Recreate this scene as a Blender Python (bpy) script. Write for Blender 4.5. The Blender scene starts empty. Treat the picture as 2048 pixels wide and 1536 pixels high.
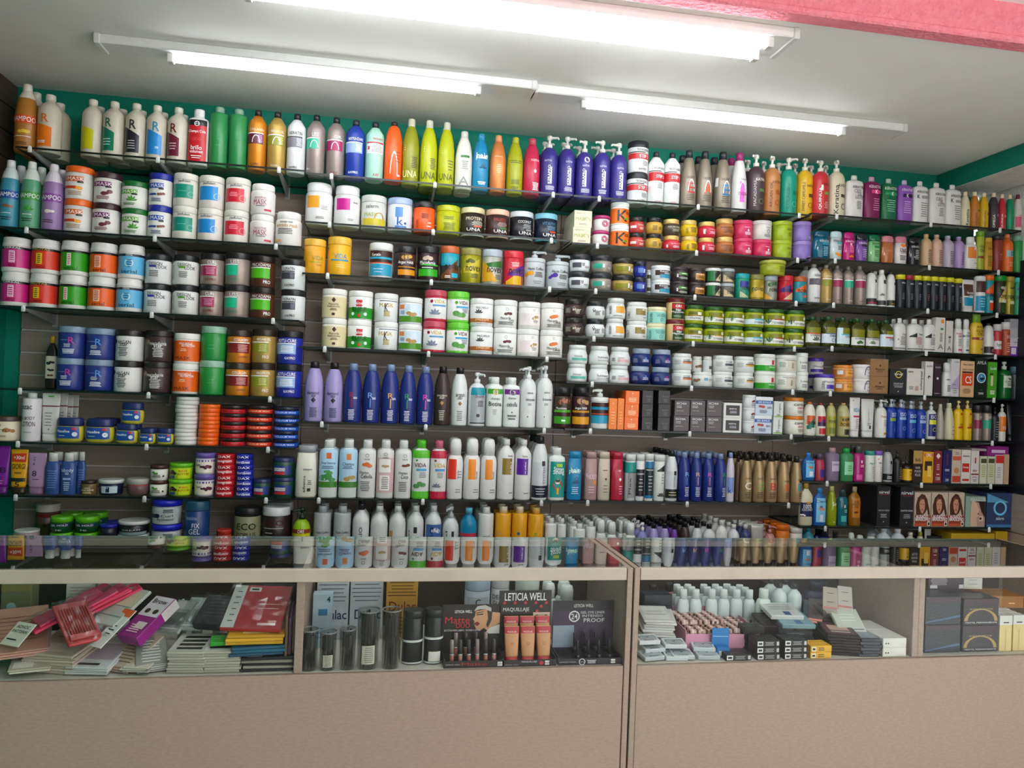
import bpy, bmesh, math, random
from mathutils import Vector, Matrix
random.seed(7)
SC = bpy.context.scene
COL = SC.collection
PI = math.pi

# ------------------------------------------------------------------ camera
CAMZ = 1.55
F_PX = 1500.0
YAW, PITCH, ROLL = 0.17077, 0.00342, 0.03826
_f = Vector((math.sin(YAW)*math.cos(PITCH), math.cos(YAW)*math.cos(PITCH), math.sin(PITCH)))
_r = Vector((math.cos(YAW), -math.sin(YAW), 0)); _u = _r.cross(_f)
RIGHT = math.cos(ROLL)*_r + math.sin(ROLL)*_u
UP = -math.sin(ROLL)*_r + math.cos(ROLL)*_u
FWD = _f
CAM = Vector((0, 0, CAMZ))
cd = bpy.data.cameras.new('camera'); cd.sensor_width = 36; cd.lens = F_PX*36/2048; cd.clip_start = .05
cam = bpy.data.objects.new('camera', cd); COL.objects.link(cam)
M = Matrix((RIGHT, UP, -FWD)).transposed().to_4x4(); M.translation = CAM
cam.matrix_world = M; SC.camera = cam

# ------------------------------------------------------------------ light and exposure
world = bpy.data.worlds.new('world'); SC.world = world; world.use_nodes = True
WB = world.node_tree.nodes['Background']; WB.inputs[0].default_value = (1, .985, .965, 1); WB.inputs[1].default_value = 2.2
TUBE_BACK, TUBE_NEAR, TUBE_ROOM = 15.0, 22.0, 45.0         # emission of the ceiling tubes
SC.view_settings.view_transform = 'Standard'; SC.view_settings.look = 'None'
SC.view_settings.exposure = 0.24; SC.view_settings.gamma = 1.0; SC.view_settings.use_curve_mapping = False
SC.cycles.max_bounces = 8; SC.cycles.transparent_max_bounces = 24
SC.cycles.caustics_reflective = False; SC.cycles.caustics_refractive = False

# ------------------------------------------------------------------ measuring: a line of sight met with a real plane of the shop
def ray(px, py):
    return RIGHT*((px-1024)/F_PX) + UP*(-(py-768)/F_PX) + FWD
def at_y(px, py, Y):
    d = ray(px, py); return CAM + d*(Y/d.y)
def at_z(px, py, Z):
    d = ray(px, py); return CAM + d*((Z-CAMZ)/d.z)
YF = 3.35            # front edge of the glass shelves
YW = 3.67            # back wall
YC0, YC1 = 2.30, 2.77   # display counter, front and back

# ------------------------------------------------------------------ materials
_m = {}
def lin(c): return c/12.92 if c <= .04045 else ((c+.055)/1.055)**2.4
def rgb(h):
    h = h.rstrip('~*-^')
    if len(h) == 3: h = ''.join(a*2 for a in h)
    return tuple(lin(int(h[i:i+2], 16)/255) for i in (0, 2, 4))
def newmat(name):
    m = bpy.data.materials.new(name); m.use_nodes = True
    return m, m.node_tree, m.node_tree.nodes['Principled BSDF']
def mat(h):
    """plastic / print of one colour; suffix ~ clear, * metallic, - matte"""
    if h in _m: return _m[h]
    m, nt, p = newmat('colour_'+h)
    c = rgb(h)
    no = nt.nodes.new('ShaderNodeTexNoise'); no.inputs['Scale'].default_value = 35; no.inputs['Detail'].default_value = 1
    tc = nt.nodes.new('ShaderNodeTexCoord'); nt.links.new(tc.outputs['Object'], no.inputs['Vector'])
    mx = nt.nodes.new('ShaderNodeMix'); mx.data_type = 'RGBA'
    mx.inputs[6].default_value = (*[v*.93 for v in c], 1); mx.inputs[7].default_value = (*[min(1, v*1.05) for v in c], 1)
    nt.links.new(no.outputs['Fac'], mx.inputs[0]); nt.links.new(mx.outputs[2], p.inputs['Base Color'])
    p.inputs['Roughness'].default_value = .34; p.inputs['Specular IOR Level'].default_value = .45
    if h.endswith('~'):
        p.inputs['Transmission Weight'].default_value = .45; p.inputs['Roughness'].default_value = .12; p.inputs['IOR'].default_value = 1.3
    elif h.endswith('*'):
        p.inputs['Metallic'].default_value = .35; p.inputs['Roughness'].default_value = .38
    elif h.endswith('-'):
        p.inputs['Roughness'].default_value = .65; p.inputs['Specular IOR Level'].default_value = .25
    elif h.endswith('^'):
        p.inputs['Roughness'].default_value = .12
    _m[h] = m; return m
def thin_glass(name, tint, refl=1.0, ior=1.5, rough=0.0):
    """one thin pane: tinted see-through plus its mirror reflection by angle"""
    if name in _m: return _m[name]
    m = bpy.data.materials.new(name); m.use_nodes = True; nt = m.node_tree; nt.nodes.clear()
    o = nt.nodes.new('ShaderNodeOutputMaterial'); t = nt.nodes.new('ShaderNodeBsdfTransparent'); g = nt.nodes.new('ShaderNodeBsdfGlossy')
    mx = nt.nodes.new('ShaderNodeMixShader'); fr = nt.nodes.new('ShaderNodeFresnel'); mu = nt.nodes.new('ShaderNodeMath'); mu.operation = 'MULTIPLY'
    ge = nt.nodes.new('ShaderNodeNewGeometry'); mr = nt.nodes.new('ShaderNodeMapRange')      # same reflection from either side of the thin pane
    mr.inputs['To Min'].default_value = ior; mr.inputs['To Max'].default_value = 1/ior
    nt.links.new(ge.outputs['Backfacing'], mr.inputs['Value']); nt.links.new(mr.outputs['Result'], fr.inputs['IOR'])
    mu.inputs[1].default_value = refl; mu.use_clamp = True
    t.inputs[0].default_value = (*tint, 1); g.inputs[0].default_value = (.95, .98, .97, 1); g.inputs['Roughness'].default_value = rough
    nt.links.new(fr.outputs[0], mu.inputs[0]); nt.links.new(mu.outputs[0], mx.inputs[0])
    nt.links.new(t.outputs[0], mx.inputs[1]); nt.links.new(g.outputs[0], mx.inputs[2]); nt.links.new(mx.outputs[0], o.inputs[0])
    _m[name] = m; return m
def surf_mat(name, c0, c1, scale, rough=.6, bump=0, bscale=60, stretch=(1, 1, 1), detail=3, spec=.3):
    if name in _m: return _m[name]
    m, nt, p = newmat(name)
    tc = nt.nodes.new('ShaderNodeTexCoord'); mp = nt.nodes.new('ShaderNodeMapping'); mp.inputs['Scale'].default_value = stretch
    nt.links.new(tc.outputs['Object'], mp.inputs[0])
    no = nt.nodes.new('ShaderNodeTexNoise'); no.inputs['Scale'].default_value = scale; no.inputs['Detail'].default_value = detail
    nt.links.new(mp.outputs[0], no.inputs['Vector'])
    cr = nt.nodes.new('ShaderNodeValToRGB'); cr.color_ramp.elements[0].position = .3; cr.color_ramp.elements[1].position = .7
    cr.color_ramp.elements[0].color = (*rgb(c0), 1); cr.color_ramp.elements[1].color = (*rgb(c1), 1)
    nt.links.new(no.outputs['Fac'], cr.inputs[0]); nt.links.new(cr.outputs[0], p.inputs['Base Color'])
    p.inputs['Roughness'].default_value = rough; p.inputs['Specular IOR Level'].default_value = spec
    if bump:
        n2 = nt.nodes.new('ShaderNodeTexNoise'); n2.inputs['Scale'].default_value = bscale; n2.inputs['Detail'].default_value = 2
        nt.links.new(tc.outputs['Object'], n2.inputs['Vector'])
        b = nt.nodes.new('ShaderNodeBump'); b.inputs['Strength'].default_value = bump; b.inputs['Distance'].default_value = .01
        nt.links.new(n2.outputs['Fac'], b.inputs['Height']); nt.links.new(b.outputs[0], p.inputs['Normal'])
    _m[name] = m; return m
def emit_mat(name, col, s):
    m, nt, p = newmat(name)
    p.inputs['Emission Color'].default_value = (*col, 1); p.inputs['Emission Strength'].default_value = s
    p.inputs['Base Color'].default_value = (.9, .9, .9, 1); _m[name] = m; return m

# ------------------------------------------------------------------ mesh builder
class MB:
    def __init__(s): s.v = []; s.f = []; s.mi = []; s.mats = []; s.sm = []
    def slot(s, m):
        if isinstance(m, str): m = mat(m)
        if m not in s.mats: s.mats.append(m)
        return s.mats.index(m)
    def face(s, pts, m, smooth=False):
        b = len(s.v); s.v += [tuple(p) for p in pts]; s.f.append(tuple(range(b, b+len(pts)))); s.mi.append(s.slot(m)); s.sm.append(smooth)
    def add(s, vs, fs, m, smooth=False):
        b = len(s.v); s.v += [tuple(p) for p in vs]; k = s.slot(m)
        for f in fs: s.f.append(tuple(b+i for i in f)); s.mi.append(k); s.sm.append(smooth)
    def box(s, x0, x1, y0, y1, z0, z1, m, bev=0):
        if bev <= 0:
            vs = [(x, y, z) for z in (z0, z1) for y in (y0, y1) for x in (x0, x1)]
            s.add(vs, [(0, 2, 3, 1), (4, 5, 7, 6), (0, 1, 5, 4), (1, 3, 7, 5), (3, 2, 6, 7), (2, 0, 4, 6)], m)
        else:   # chamfered box
            c = (Vector(((x0+x1)/2, (y0+y1)/2, (z0+z1)/2)), Vector(((x1-x0)/2, (y1-y0)/2, (z1-z0)/2)))
            b = bev; V = []; F = []
            sg = [(sx, sy, sz) for sx in (-1, 1) for sy in (-1, 1) for sz in (-1, 1)]
            idx = {}
            for q in sg:
                for a in range(3):
                    p = [c[0][i]+q[i]*(c[1][i]-(0 if i == a else b)) for i in range(3)]
                    idx[q, a] = len(V); V.append(p)
            for a in range(3):
                o1, o2 = [i for i in range(3) if i != a]
                for sa in (-1, 1):
                    qs = []
                    for s1, s2 in ((-1, -1), (1, -1), (1, 1), (-1, 1)):
                        q = [0, 0, 0]; q[a] = sa; q[o1] = s1; q[o2] = s2; qs.append(idx[tuple(q), a])
                    F.append(qs)
            for a in range(3):      # edge strips along axis a
                o1, o2 = [i for i in range(3) if i != a]
                for s1 in (-1, 1):
                    for s2 in (-1, 1):
                        q0 = [0, 0, 0]; q0[o1] = s1; q0[o2] = s2; q1 = q0[:]; q0[a] = -1; q1[a] = 1
                        q0, q1 = tuple(q0), tuple(q1)
                        F.append([idx[q0, o1], idx[q1, o1], idx[q1, o2], idx[q0, o2]])
            for q in sg: F.append([idx[q, 0], idx[q, 1], idx[q, 2]])
            s.add(V, F, m)
    def rings(s, rings, m, n=20, e=2.0, cx=0, cy=0, smooth=True, capb=True, capt=True):
        """rings: (half width, half depth, z)"""
        b = len(s.v); k = s.slot(m); pw = 2/e
        for (w, d, z) in rings:
            for i in range(n):
                t = 2*PI*i/n; sn, cs = math.sin(t), math.cos(t)
                s.v.append((cx+w*math.copysign(abs(sn)**pw, sn), cy-d*math.copysign(abs(cs)**pw, cs), z))
        for r in range(len(rings)-1):
            for i in range(n):
                j = (i+1) % n
                s.f.append((b+r*n+i, b+r*n+j, b+(r+1)*n+j, b+(r+1)*n+i)); s.mi.append(k); s.sm.append(smooth)
        if capb: s.f.append(tuple(b+i for i in reversed(range(n)))); s.mi.append(k); s.sm.append(False)
        if capt: s.f.append(tuple(b+(len(rings)-1)*n+i for i in range(n))); s.mi.append(k); s.sm.append(False)
    def tube(s, p0, p1, r, m, n=10, r1=None):
        p0, p1 = Vector(p0), Vector(p1); d = (p1-p0).normalized(); a = d.orthogonal().normalized(); c = d.cross(a)
        r1 = r if r1 is None else r1
        vs = [p+(a*math.cos(2*PI*i/n)+c*math.sin(2*PI*i/n))*q for p, q in ((p0, r), (p1, r1)) for i in range(n)]
        fs = [(i, (i+1) % n, n+(i+1) % n, n+i) for i in range(n)]
        s.add(vs, fs, m, True); s.add(vs, [tuple(reversed(range(n))), tuple(range(n, 2*n))], m)
    def mesh(s, name):
        me = bpy.data.meshes.new(name); me.from_pydata(s.v, [], s.f)
        for m in s.mats: me.materials.append(m)
        me.polygons.foreach_set('material_index', s.mi); me.polygons.foreach_set('use_smooth', s.sm); me.update()
        return me
    def build(s, name, parent=None):
        return obj(name, s.mesh(name), parent)
def obj(name, me, parent=None):
    o = bpy.data.objects.new(name, me); COL.objects.link(o)
    if parent: o.parent = parent
    return o
def empty(name, loc, rz=0, rx=0, ry=0):
    o = bpy.data.objects.new(name, None); o.empty_display_size = .02; COL.objects.link(o)
    o.location = loc; o.rotation_euler = (rx, ry, rz); return o
LABELS = {}
def tag(o, label, cat, group=None):
    n = len(label.split())
    if n > 16 or n < 4: print('LABEL WORDS', n, label)
    if label in LABELS: print('DUP LABEL', label)
    LABELS[label] = 1
    o['label'] = label; o['category'] = cat
    if group: o['group'] = group
    return o
def struct(o): o['kind'] = 'structure'; return o

# ------------------------------------------------------------------ lettering: the built-in font turned into flat print
_txt = {}
def prepare_text(strings):
    obs = []
    for t in sorted(set(strings)):
        if t in _txt: continue
        c = bpy.data.curves.new('lettering', 'FONT'); c.body = t; c.size = 1; c.resolution_u = 2; c.offset = 0 if 'M' in t else .008
        o = bpy.data.objects.new('lettering', c); COL.objects.link(o); obs.append((t, o, c))
    dg = bpy.context.evaluated_depsgraph_get(); dg.update()
    for t, o, c in obs:
        me = bpy.data.meshes.new_from_object(o.evaluated_get(dg))
        bm = bmesh.new(); bm.from_mesh(me)
        if bm.verts:
            xa = min(v.co.x for v in bm.verts); xb = max(v.co.x for v in bm.verts); st = max(.12, (xb-xa)/14)
            for i in range(1, int((xb-xa)/st)+1):
                bmesh.ops.bisect_plane(bm, geom=bm.verts[:]+bm.edges[:]+bm.faces[:], plane_co=(xa+i*st, 0, 0), plane_no=(1, 0, 0), dist=1e-5)
        bm.to_mesh(me); bm.free()
        vs = [(v.co.x, v.co.y) for v in me.vertices]; fs = [tuple(p.vertices) for p in me.polygons]
        if vs:
            x0 = min(a for a, b in vs); x1 = max(a for a, b in vs); y0 = min(b for a, b in vs); y1 = max(b for a, b in vs)
        else: x0 = x1 = y0 = y1 = 0
        _txt[t] = (vs, fs, x0, x1, y0, y1)
        bpy.data.meshes.remove(me); bpy.data.objects.remove(o); bpy.data.curves.remove(c)

# ------------------------------------------------------------------ product shapes
# body rings and cap rings as (half width, height[, half depth]) fractions; depth ratio, corner exponent, name, category
K = {
 'kp':  ([(.93,0),(1,.015),(1,.74),(.96,.78),(.44,.895),(.34,.90)], [(.36,.895),(.36,.99),(.31,1)], 1, 2, 'shampoo_bottle', 'bottle'),
 'jr':  ([(.95,0),(1,.02),(1,.70),(.95,.76),(.72,.825),(.45,.865),(.38,.88),(.36,.92)], [(.42,.9),(.42,.99),(.38,1)], 1, 2, 'shampoo_bottle', 'bottle'),
 'cone':([(.92,0),(1,.02),(1,.46),(.97,.58),(.86,.7),(.67,.81),(.48,.875),(.42,.885)], [(.43,.88),(.4,.99),(.36,1)], 1, 2, 'shampoo_bottle', 'bottle'),
 'rr':  ([(.93,0),(1,.02),(1,.5),(.97,.62),(.86,.74),(.64,.85),(.5,.885),(.44,.89)], [(.48,.885),(.46,.985),(.42,1)], 1, 2, 'shampoo_bottle', 'bottle'),
 'sal': ([(.93,0),(1,.025),(1,.38),(.92,.53),(.68,.76),(.52,.85),(.45,.87)], [(.47,.86),(.42,.98),(.38,1)], 1, 2, 'shampoo_bottle', 'bottle'),
 'bul': ([(.93,0),(1,.02),(1,.5),(.96,.68),(.82,.81),(.6,.9),(.36,.935)], [(.35,.93),(.35,.99),(.3,1)], 1, 2, 'shampoo_bottle', 'bottle'),
 'cyl': ([(.97,0),(1,.012),(1,.865),(.95,.885),(.5,.89)], [(.5,.885),(.5,.99),(.45,1)], 1, 2, 'shampoo_bottle', 'bottle'),
 'ds':  ([(.95,0),(1,.02),(1,.77),(.92,.82),(.52,.855),(.45,.865)], [(.52,.86),(.52,.98),(.47,1)], .8, 2.6, 'shampoo_bottle', 'bottle'),
 'ker': ([(.95,0),(1,.02),(.99,.79),(.88,.85),(.42,.885),(.36,.89)], [(.33,.885),(.33,.98),(.29,1)], .58, 3, 'shampoo_bottle', 'bottle'),
 'oval':([(.93,0),(1,.025),(1,.68),(.9,.77),(.6,.83),(.36,.85)], [(.36,.845),(.34,.98),(.3,1)], .62, 2.4, 'oval_bottle', 'bottle'),
 'bain':([(.82,0),(.92,.03),(1,.3),(.98,.55),(.88,.76)], [(.9,.76),(.94,.8),(.92,.92),(.8,.98),(.5,1)], .6, 2.2, 'shampoo_bottle', 'bottle'),
 'flat':([(.92,0),(1,.03),(1,.45),(.86,.86)], [(.87,.86),(.82,.98),(.74,1)], .58, 2.3, 'flip_cap_bottle', 'bottle'),
 'slim':([(.94,0),(1,.015),(1,.85),(.97,.86)], [(1,.86),(1,.985),(.95,1)], .85, 2.2, 'slim_bottle', 'bottle'),
 'can': ([(.95,0),(1,.02),(1,.74),(.9,.78)], [(.93,.78),(.93,.98),(.86,1)], 1, 2, 'spray_can', 'can'),
 'jar': ([(.95,0),(1,.03),(1,.79),(.95,.8)], [(1,.8),(1.01,.82),(1.01,.97),(.97,1)], 1, 2, 'cream_jar', 'jar'),
 'jarn':([(.92,0),(1,.04),(1,.70),(.97,.755),(.88,.79)], [(.9,.79),(.92,.81),(.92,.97),(.88,1)], 1, 2, 'cream_jar', 'jar'),
 'ser': ([(.95,0),(1,.03),(1,.72),(.94,.75)], [(.95,.75),(.98,.77),(.97,.84),(.93,.86),(.93,.97),(.89,1)], 1, 2, 'cream_jar', 'jar'),
 'pot': ([(.72,0),(.88,.05),(1,.28),(1,.52),(.86,.72)], [(.86,.72),(.88,.74),(.88,.97),(.84,1)], 1, 2, 'cream_pot', 'jar'),
 'wst': ([(.9,0),(.97,.03),(1,.2),(.99,.45),(.82,.76)], [(.84,.76),(.84,.97),(.8,1)], 1, 2, 'cream_pot', 'jar'),
 'bowl':([(.78,0),(.92,.08),(1,.35),(1,.66)], [(.97,.66),(1,.68),(1,.97),(.95,1)], 1, 2, 'cream_pot', 'jar'),
 'vas': ([(.72,0),(.93,.1),(1,.35),(.97,.55),(.88,.68)], [(.9,.66),(.95,.72),(.91,.96),(.84,1)], .62, 2.4, 'jelly_jar', 'jar'),
 'tin': ([(.96,0),(1,.06),(1,.5),(.97,.54)], [(1,.5),(1,.9),(.95,1)], 1, 2, 'round_tin', 'tin'),
 'tub': ([(.86,0),(.94,.05),(1,.76)], [(1.03,.76),(1.04,.96),(.98,1)], 1, 2, 'cream_tub', 'jar'),
 'tube':([(.80,.15,.42),(.86,.2,.42),(.95,.6,.3),(1,.9,.08),(1,1,.02)], [(.78,0,.44),(.82,.02,.46),(.82,.15,.46)], 1, 2.3, 'cream_tube', 'tube'),
 'flk': ([(.85,0),(1,.03),(1,.62),(.9,.72),(.62,.8),(.38,.85),(.34,.87)], [(.36,.86),(.38,.98),(.33,1)], .6, 2.6, 'oil_bottle', 'bottle'),
 'wid': ([(.93,0),(1,.03),(1,.66),(.82,.76),(.56,.8)], [(.62,.79),(.62,.98),(.56,1)], .65, 2.4, 'lotion_bottle', 'bottle'),
 'rcap':([(.93,0),(1,.02),(1,.6),(.9,.68),(.72,.72)], [(.7,.71),(.72,.9),(.6,.98),(.35,1)], .8, 2.2, 'lotion_bottle', 'bottle'),
 'pump':([(.95,0),(1,.02),(1,.62),(.94,.69),(.76,.75),(.5,.79),(.3,.805)], None, 1, 2, 'pump_bottle', 'bottle'),
 'spr': ([(.95,0),(1,.02),(1,.64),(.94,.71),(.7,.76),(.4,.79)], None, .85, 2.2, 'spray_bottle', 'bottle'),
 'jarp':([(.95,0),(1,.03),(1,.66),(.97,.68)], None, 1, 2, 'pump_jar', 'jar'),
 'drop':([(.95,0),(1,.03),(1,.55),(.8,.62),(.4,.66)], [(.36,.65),(.34,.78),(.2,.8),(.2,.95),(.12,1)], 1, 2, 'dropper_bottle', 'bottle'),
 'box': (None, None, .62, 9, 'carton_box', 'box'),
}
PUMPZ = {'pump': (.80, .30), 'spr': (.785, .36), 'jarp': (.68, 1.0)}

class Item:
    def __init__(s, kind, W, D, H):
        s.kind, s.W, s.D, s.H = kind, W, D, H
        s.b, s.c, s.dr, s.e, s.name, s.cat = K[kind]
    def half(s, z):
        if s.b is None: return s.W/2, s.D/2
        q = [(r[0], r[1], r[2] if len(r) > 2 else r[0]*s.D/s.W) for r in s.b]
        if s.c: q = sorted(q+[(r[0], r[1], r[2] if len(r) > 2 else r[0]*s.D/s.W) for r in s.c], key=lambda r: r[1])
        t = min(max(z/s.H, 0), 1)
        for a, b in zip(q, q[1:]):
            if a[1] <= t <= b[1]:
                k = 0 if b[1]-a[1] < 1e-6 else (t-a[1])/(b[1]-a[1])
                return (a[0]+(b[0]-a[0])*k)*s.W/2, (a[2]+(b[2]-a[2])*k)*s.W/2
        return q[-1][0]*s.W/2, q[-1][2]*s.W/2
    def pt(s, u, z, off):
        """point of the front surface; u is the arc length from the front centre"""
        w, d = s.half(z)
        if s.b is None: return (u, -d-off, z)
        if s.e > 2.05 or s.kind == 'tube':
            x = max(-.985, min(.985, u/w)); return (x*(w+off), -(d+off)*(1-abs(x)**s.e)**(1/s.e)-off*.3, z)
        t = u/w; return ((w+off)*math.sin(t), -(d+off)*math.cos(t), z)
    def uu(s, u, z):
        """fraction of the visible half width -> arc length"""
        w, d = s.half(z)
        if s.b is None or s.e > 2.05: return u*w
        return math.asin(max(-1, min(1, u)))*w if abs(u) <= 1 else math.copysign(PI/2, u)*w*abs(u)
def zcuts(it, z0, z1):
    zs = [z0, z1]
    if it.b: zs += [r[1]*it.H for r in it.b if z0 < r[1]*it.H < z1]
    return sorted(zs)

def draw(it, spec, lab, pri):
    """print of a label: spec is a list of tokens; patches go to lab, lettering to pri"""
    W, H = it.W, it.H; lay = 0
    for tok in spec.split(';'):
        a = tok.split(','); k = a[0]; c = a[1]
        lay += 1; off = .0004+.00022*lay
        n = [float(x) for x in a[2:4]] if k not in 'tvg' else None
        if k == 'p':
            z0, z1 = n[0]*H, n[1]*H; u0, u1 = (float(a[4]), float(a[5])) if len(a) > 5 else (-.93, .93)
            zs = zcuts(it, z0, z1); N = 1 if it.b is None else 10
            vs = []; fs = []
            for z in zs:
                for i in range(N+1):
                    f = i/N; A, B = it.uu(u0, z), it.uu(u1, z); vs.append(it.pt(A+(B-A)*f, z, off))
            for r in range(len(zs)-1):
                for i in range(N): fs.append((r*(N+1)+i, r*(N+1)+i+1, (r+1)*(N+1)+i+1, (r+1)*(N+1)+i))
            lab.add(vs, fs, c, True)
        elif k == 'w':
            z0, z1 = n[0]*H, n[1]*H; rg = []
            for z in zcuts(it, z0, z1):
                w, d = it.half(z); rg.append((w+off, d+off, z))
            lab.rings(rg, c, 20, it.e, capb=False, capt=False)
        elif k == 's':   # slanted top: s,col,z0,zL,zR,u0,u1
            z0, zl, zr, u0, u1 = [float(x) for x in a[2:7]]; N = 8; vs = []; fs = []
            for i in range(N+1):
                f = i/N; ub = u0+(u1-u0)*f; zt = (zl+(zr-zl)*f)*H
                vs += [it.pt(it.uu(ub, z0*H), z0*H, off), it.pt(it.uu(ub, zt), zt, off)]
            for i in range(N): fs.append((2*i, 2*i+2, 2*i+3, 2*i+1))
            lab.add(vs, fs, c, True)
        elif k == 'g':       # free shape g,col,u:z:u:z...
            q = [float(x) for x in a[2].split(':')]
            lab.face([it.pt(q[i]*it.W/2, q[i+1]*H, off) for i in range(0, len(q), 2)], c)
        elif k in 'oqdkah':
            z, r = n[0]*H, n[1]*W; u = float(a[4]) if len(a) > 4 else 0; U = it.uu(u, z)
            if k == 'o':
                pri.face([it.pt(U+r*math.cos(2*PI*i/16), z+r*math.sin(2*PI*i/16), off) for i in range(16)], c)
            elif k == 'q':
                vs = [it.pt(U+q*math.cos(2*PI*i/18), z+q*math.sin(2*PI*i/18), off) for i in range(18) for q in (r, r*.78)]
                pri.add(vs, [(2*i, (2*i+2) % 36, (2*i+3) % 36, 2*i+1) for i in range(18)], c)
            elif k == 'd':
                pri.face([it.pt(U+x*r, z+y*r, off) for x, y in ((0, -1.2), (1, 0), (0, 1.2), (-1, 0))], c)
            elif k == 'a':   # an arch / swoosh
                h = r; vs = []; fs = []; hw = float(a[5]) if len(a) > 5 else .22
                for i in range(17):
                    t = PI*i/16
                    for q in (1, .8): vs.append(it.pt(U-W*hw*math.cos(t)*q, z+h*math.sin(t)*(1 if q == 1 else .9), off))
                pri.add(vs, [(2*i, 2*i+2, 2*i+3, 2*i+1) for i in range(16)], c)
            elif k == 'h':   # plant sprig: leaves from one point
                for i in range(5):
                    t = PI*(.1+.8*i/4); dx, dz = math.cos(t), math.sin(t)
                    pri.face([it.pt(U, z, off), it.pt(U+r*(dx*.6-dz*.16), z+r*(dz*.6+dx*.16), off), it.pt(U+r*dx, z+r*dz, off), it.pt(U+r*(dx*.6+dz*.16), z+r*(dz*.6-dx*.16), off)], c)
            else:            # fruit shape: two overlapping lobes and a leaf
                rr = random.Random(hash((c, a[2])) & 255)
                for q in range(3):
                    ox, oz = (q-1)*r*.75, rr.uniform(-.35, .35)*r; sz = r*rr.uniform(.5, .8)
                    pri.face([it.pt(U+ox+sz*math.cos(2*PI*i/10)*1.1, z+oz+sz*math.sin(2*PI*i/10)*.8, off+q*.0001) for i in range(10)], c)
        elif k == 'l':       # fine print lines l,col,z0,z1,n,u0,u1
            z0, z1 = n[0]*H, n[1]*H; m = int(a[4]); u0, u1 = (float(a[5]), float(a[6])) if len(a) > 6 else (-.5, .5)
            rr = random.Random(len(tok)*7+int(z0*1e4))
            for i in range(m):
                z = z1-(z1-z0)*(i+.5)/m; t = (z1-z0)/m*.26 if m == 1 else min((z1-z0)/m*.26, .0016); A, B = it.uu(u0, z), it.uu(u1, z); q = rr.uniform(0, .28)*(B-A)/2
                A += q; B -= q; N = 4 if it.b else 1; vs = []
                for j in range(N+1):
                    U = A+(B-A)*j/N; vs += [it.pt(U, z-t, off), it.pt(U, z+t, off)]
                pri.add(vs, [(2*j, 2*j+2, 2*j+3, 2*j+1) for j in range(N)], c)
        elif k == 't':       # t,col,z,w,TEXT[,u]
            z, w = float(a[2])*H, float(a[3])*W; u = float(a[5]) if len(a) > 5 else 0
            vs, fs, x0, x1, y0, y1 = _txt[a[4]]; sc = w/max(x1-x0, .01); U = it.uu(u, z)
            hm = float(a[6])*H if len(a) > 6 else .11*H
            sy = min(sc*1.35, hm/max(y1-y0, .1)) if len(a) <= 6 else hm/max(y1-y0, .1)
            pri.add([it.pt(U+(x-(x0+x1)/2)*sc, z+(y-(y0+y1)/2)*sy, off+.0003) for x, y in vs], fs, c)
        elif k == 'v':       # vertical lettering v,col,z0,z1,u,TEXT
            z0, z1, u = float(a[2])*H, float(a[3])*H, float(a[4])
            vs, fs, x0, x1, y0, y1 = _txt[a[5]]; sc = (z1-z0)/max(x1-x0, .01); zm = (z0+z1)/2; U = it.uu(u, zm)
            hm = (float(a[6]) if len(a) > 6 else .2)*W; sy = hm/max(y1-y0, .1)
            pri.add([it.pt(U-(y-(y0+y1)/2)*sy, z0+(x-x0)*sc, off+.0003) for x, y in vs], fs, c)

def far_pieces(mb):
    """prints that stand far apart on one product become separate parts"""
    n = len(mb.v); par = list(range(n))
    def root(i):
        while par[i] != i: par[i] = par[par[i]]; i = par[i]
        return i
    for f in mb.f:
        for i in f[1:]: par[root(i)] = root(f[0])
    isl = {}
    for i in range(n): isl.setdefault(root(i), []).append(i)
    B = [(k, [min(mb.v[i][a] for i in v) for a in range(3)], [max(mb.v[i][a] for i in v) for a in range(3)]) for k, v in isl.items()]
    lo = [min(b[1][a] for b in B) for a in range(3)]; hi = [max(b[2][a] for b in B) for a in range(3)]
    if max(hi[a]-lo[a] for a in range(3)) < .03 or len(B) < 2: return [mb]
    g = list(range(len(B)))
    def rt(i):
        while g[i] != i: i = g[i]
        return i
    for i in range(len(B)):
        for j in range(i):
            if rt(i) == rt(j): continue
            d = math.sqrt(sum(max(0, B[i][1][a]-B[j][2][a], B[j][1][a]-B[i][2][a])**2 for a in range(3)))
            sz = max(max(b[2][a]-b[1][a] for a in range(3)) for b in (B[i], B[j]))
            if d <= max(.0195, .48*sz): g[rt(i)] = rt(j)
    cl = {B[i][0]: rt(i) for i in range(len(B))}
    if len(set(cl.values())) == 1: return [mb]
    out = {}
    for f, mi, sm in zip(mb.f, mb.mi, mb.sm):
        m = out.setdefault(cl[root(f[0])], MB()); m.face([mb.v[i] for i in f], mb.mats[mi], sm)
    return list(out.values())
_cache = {}
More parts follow.
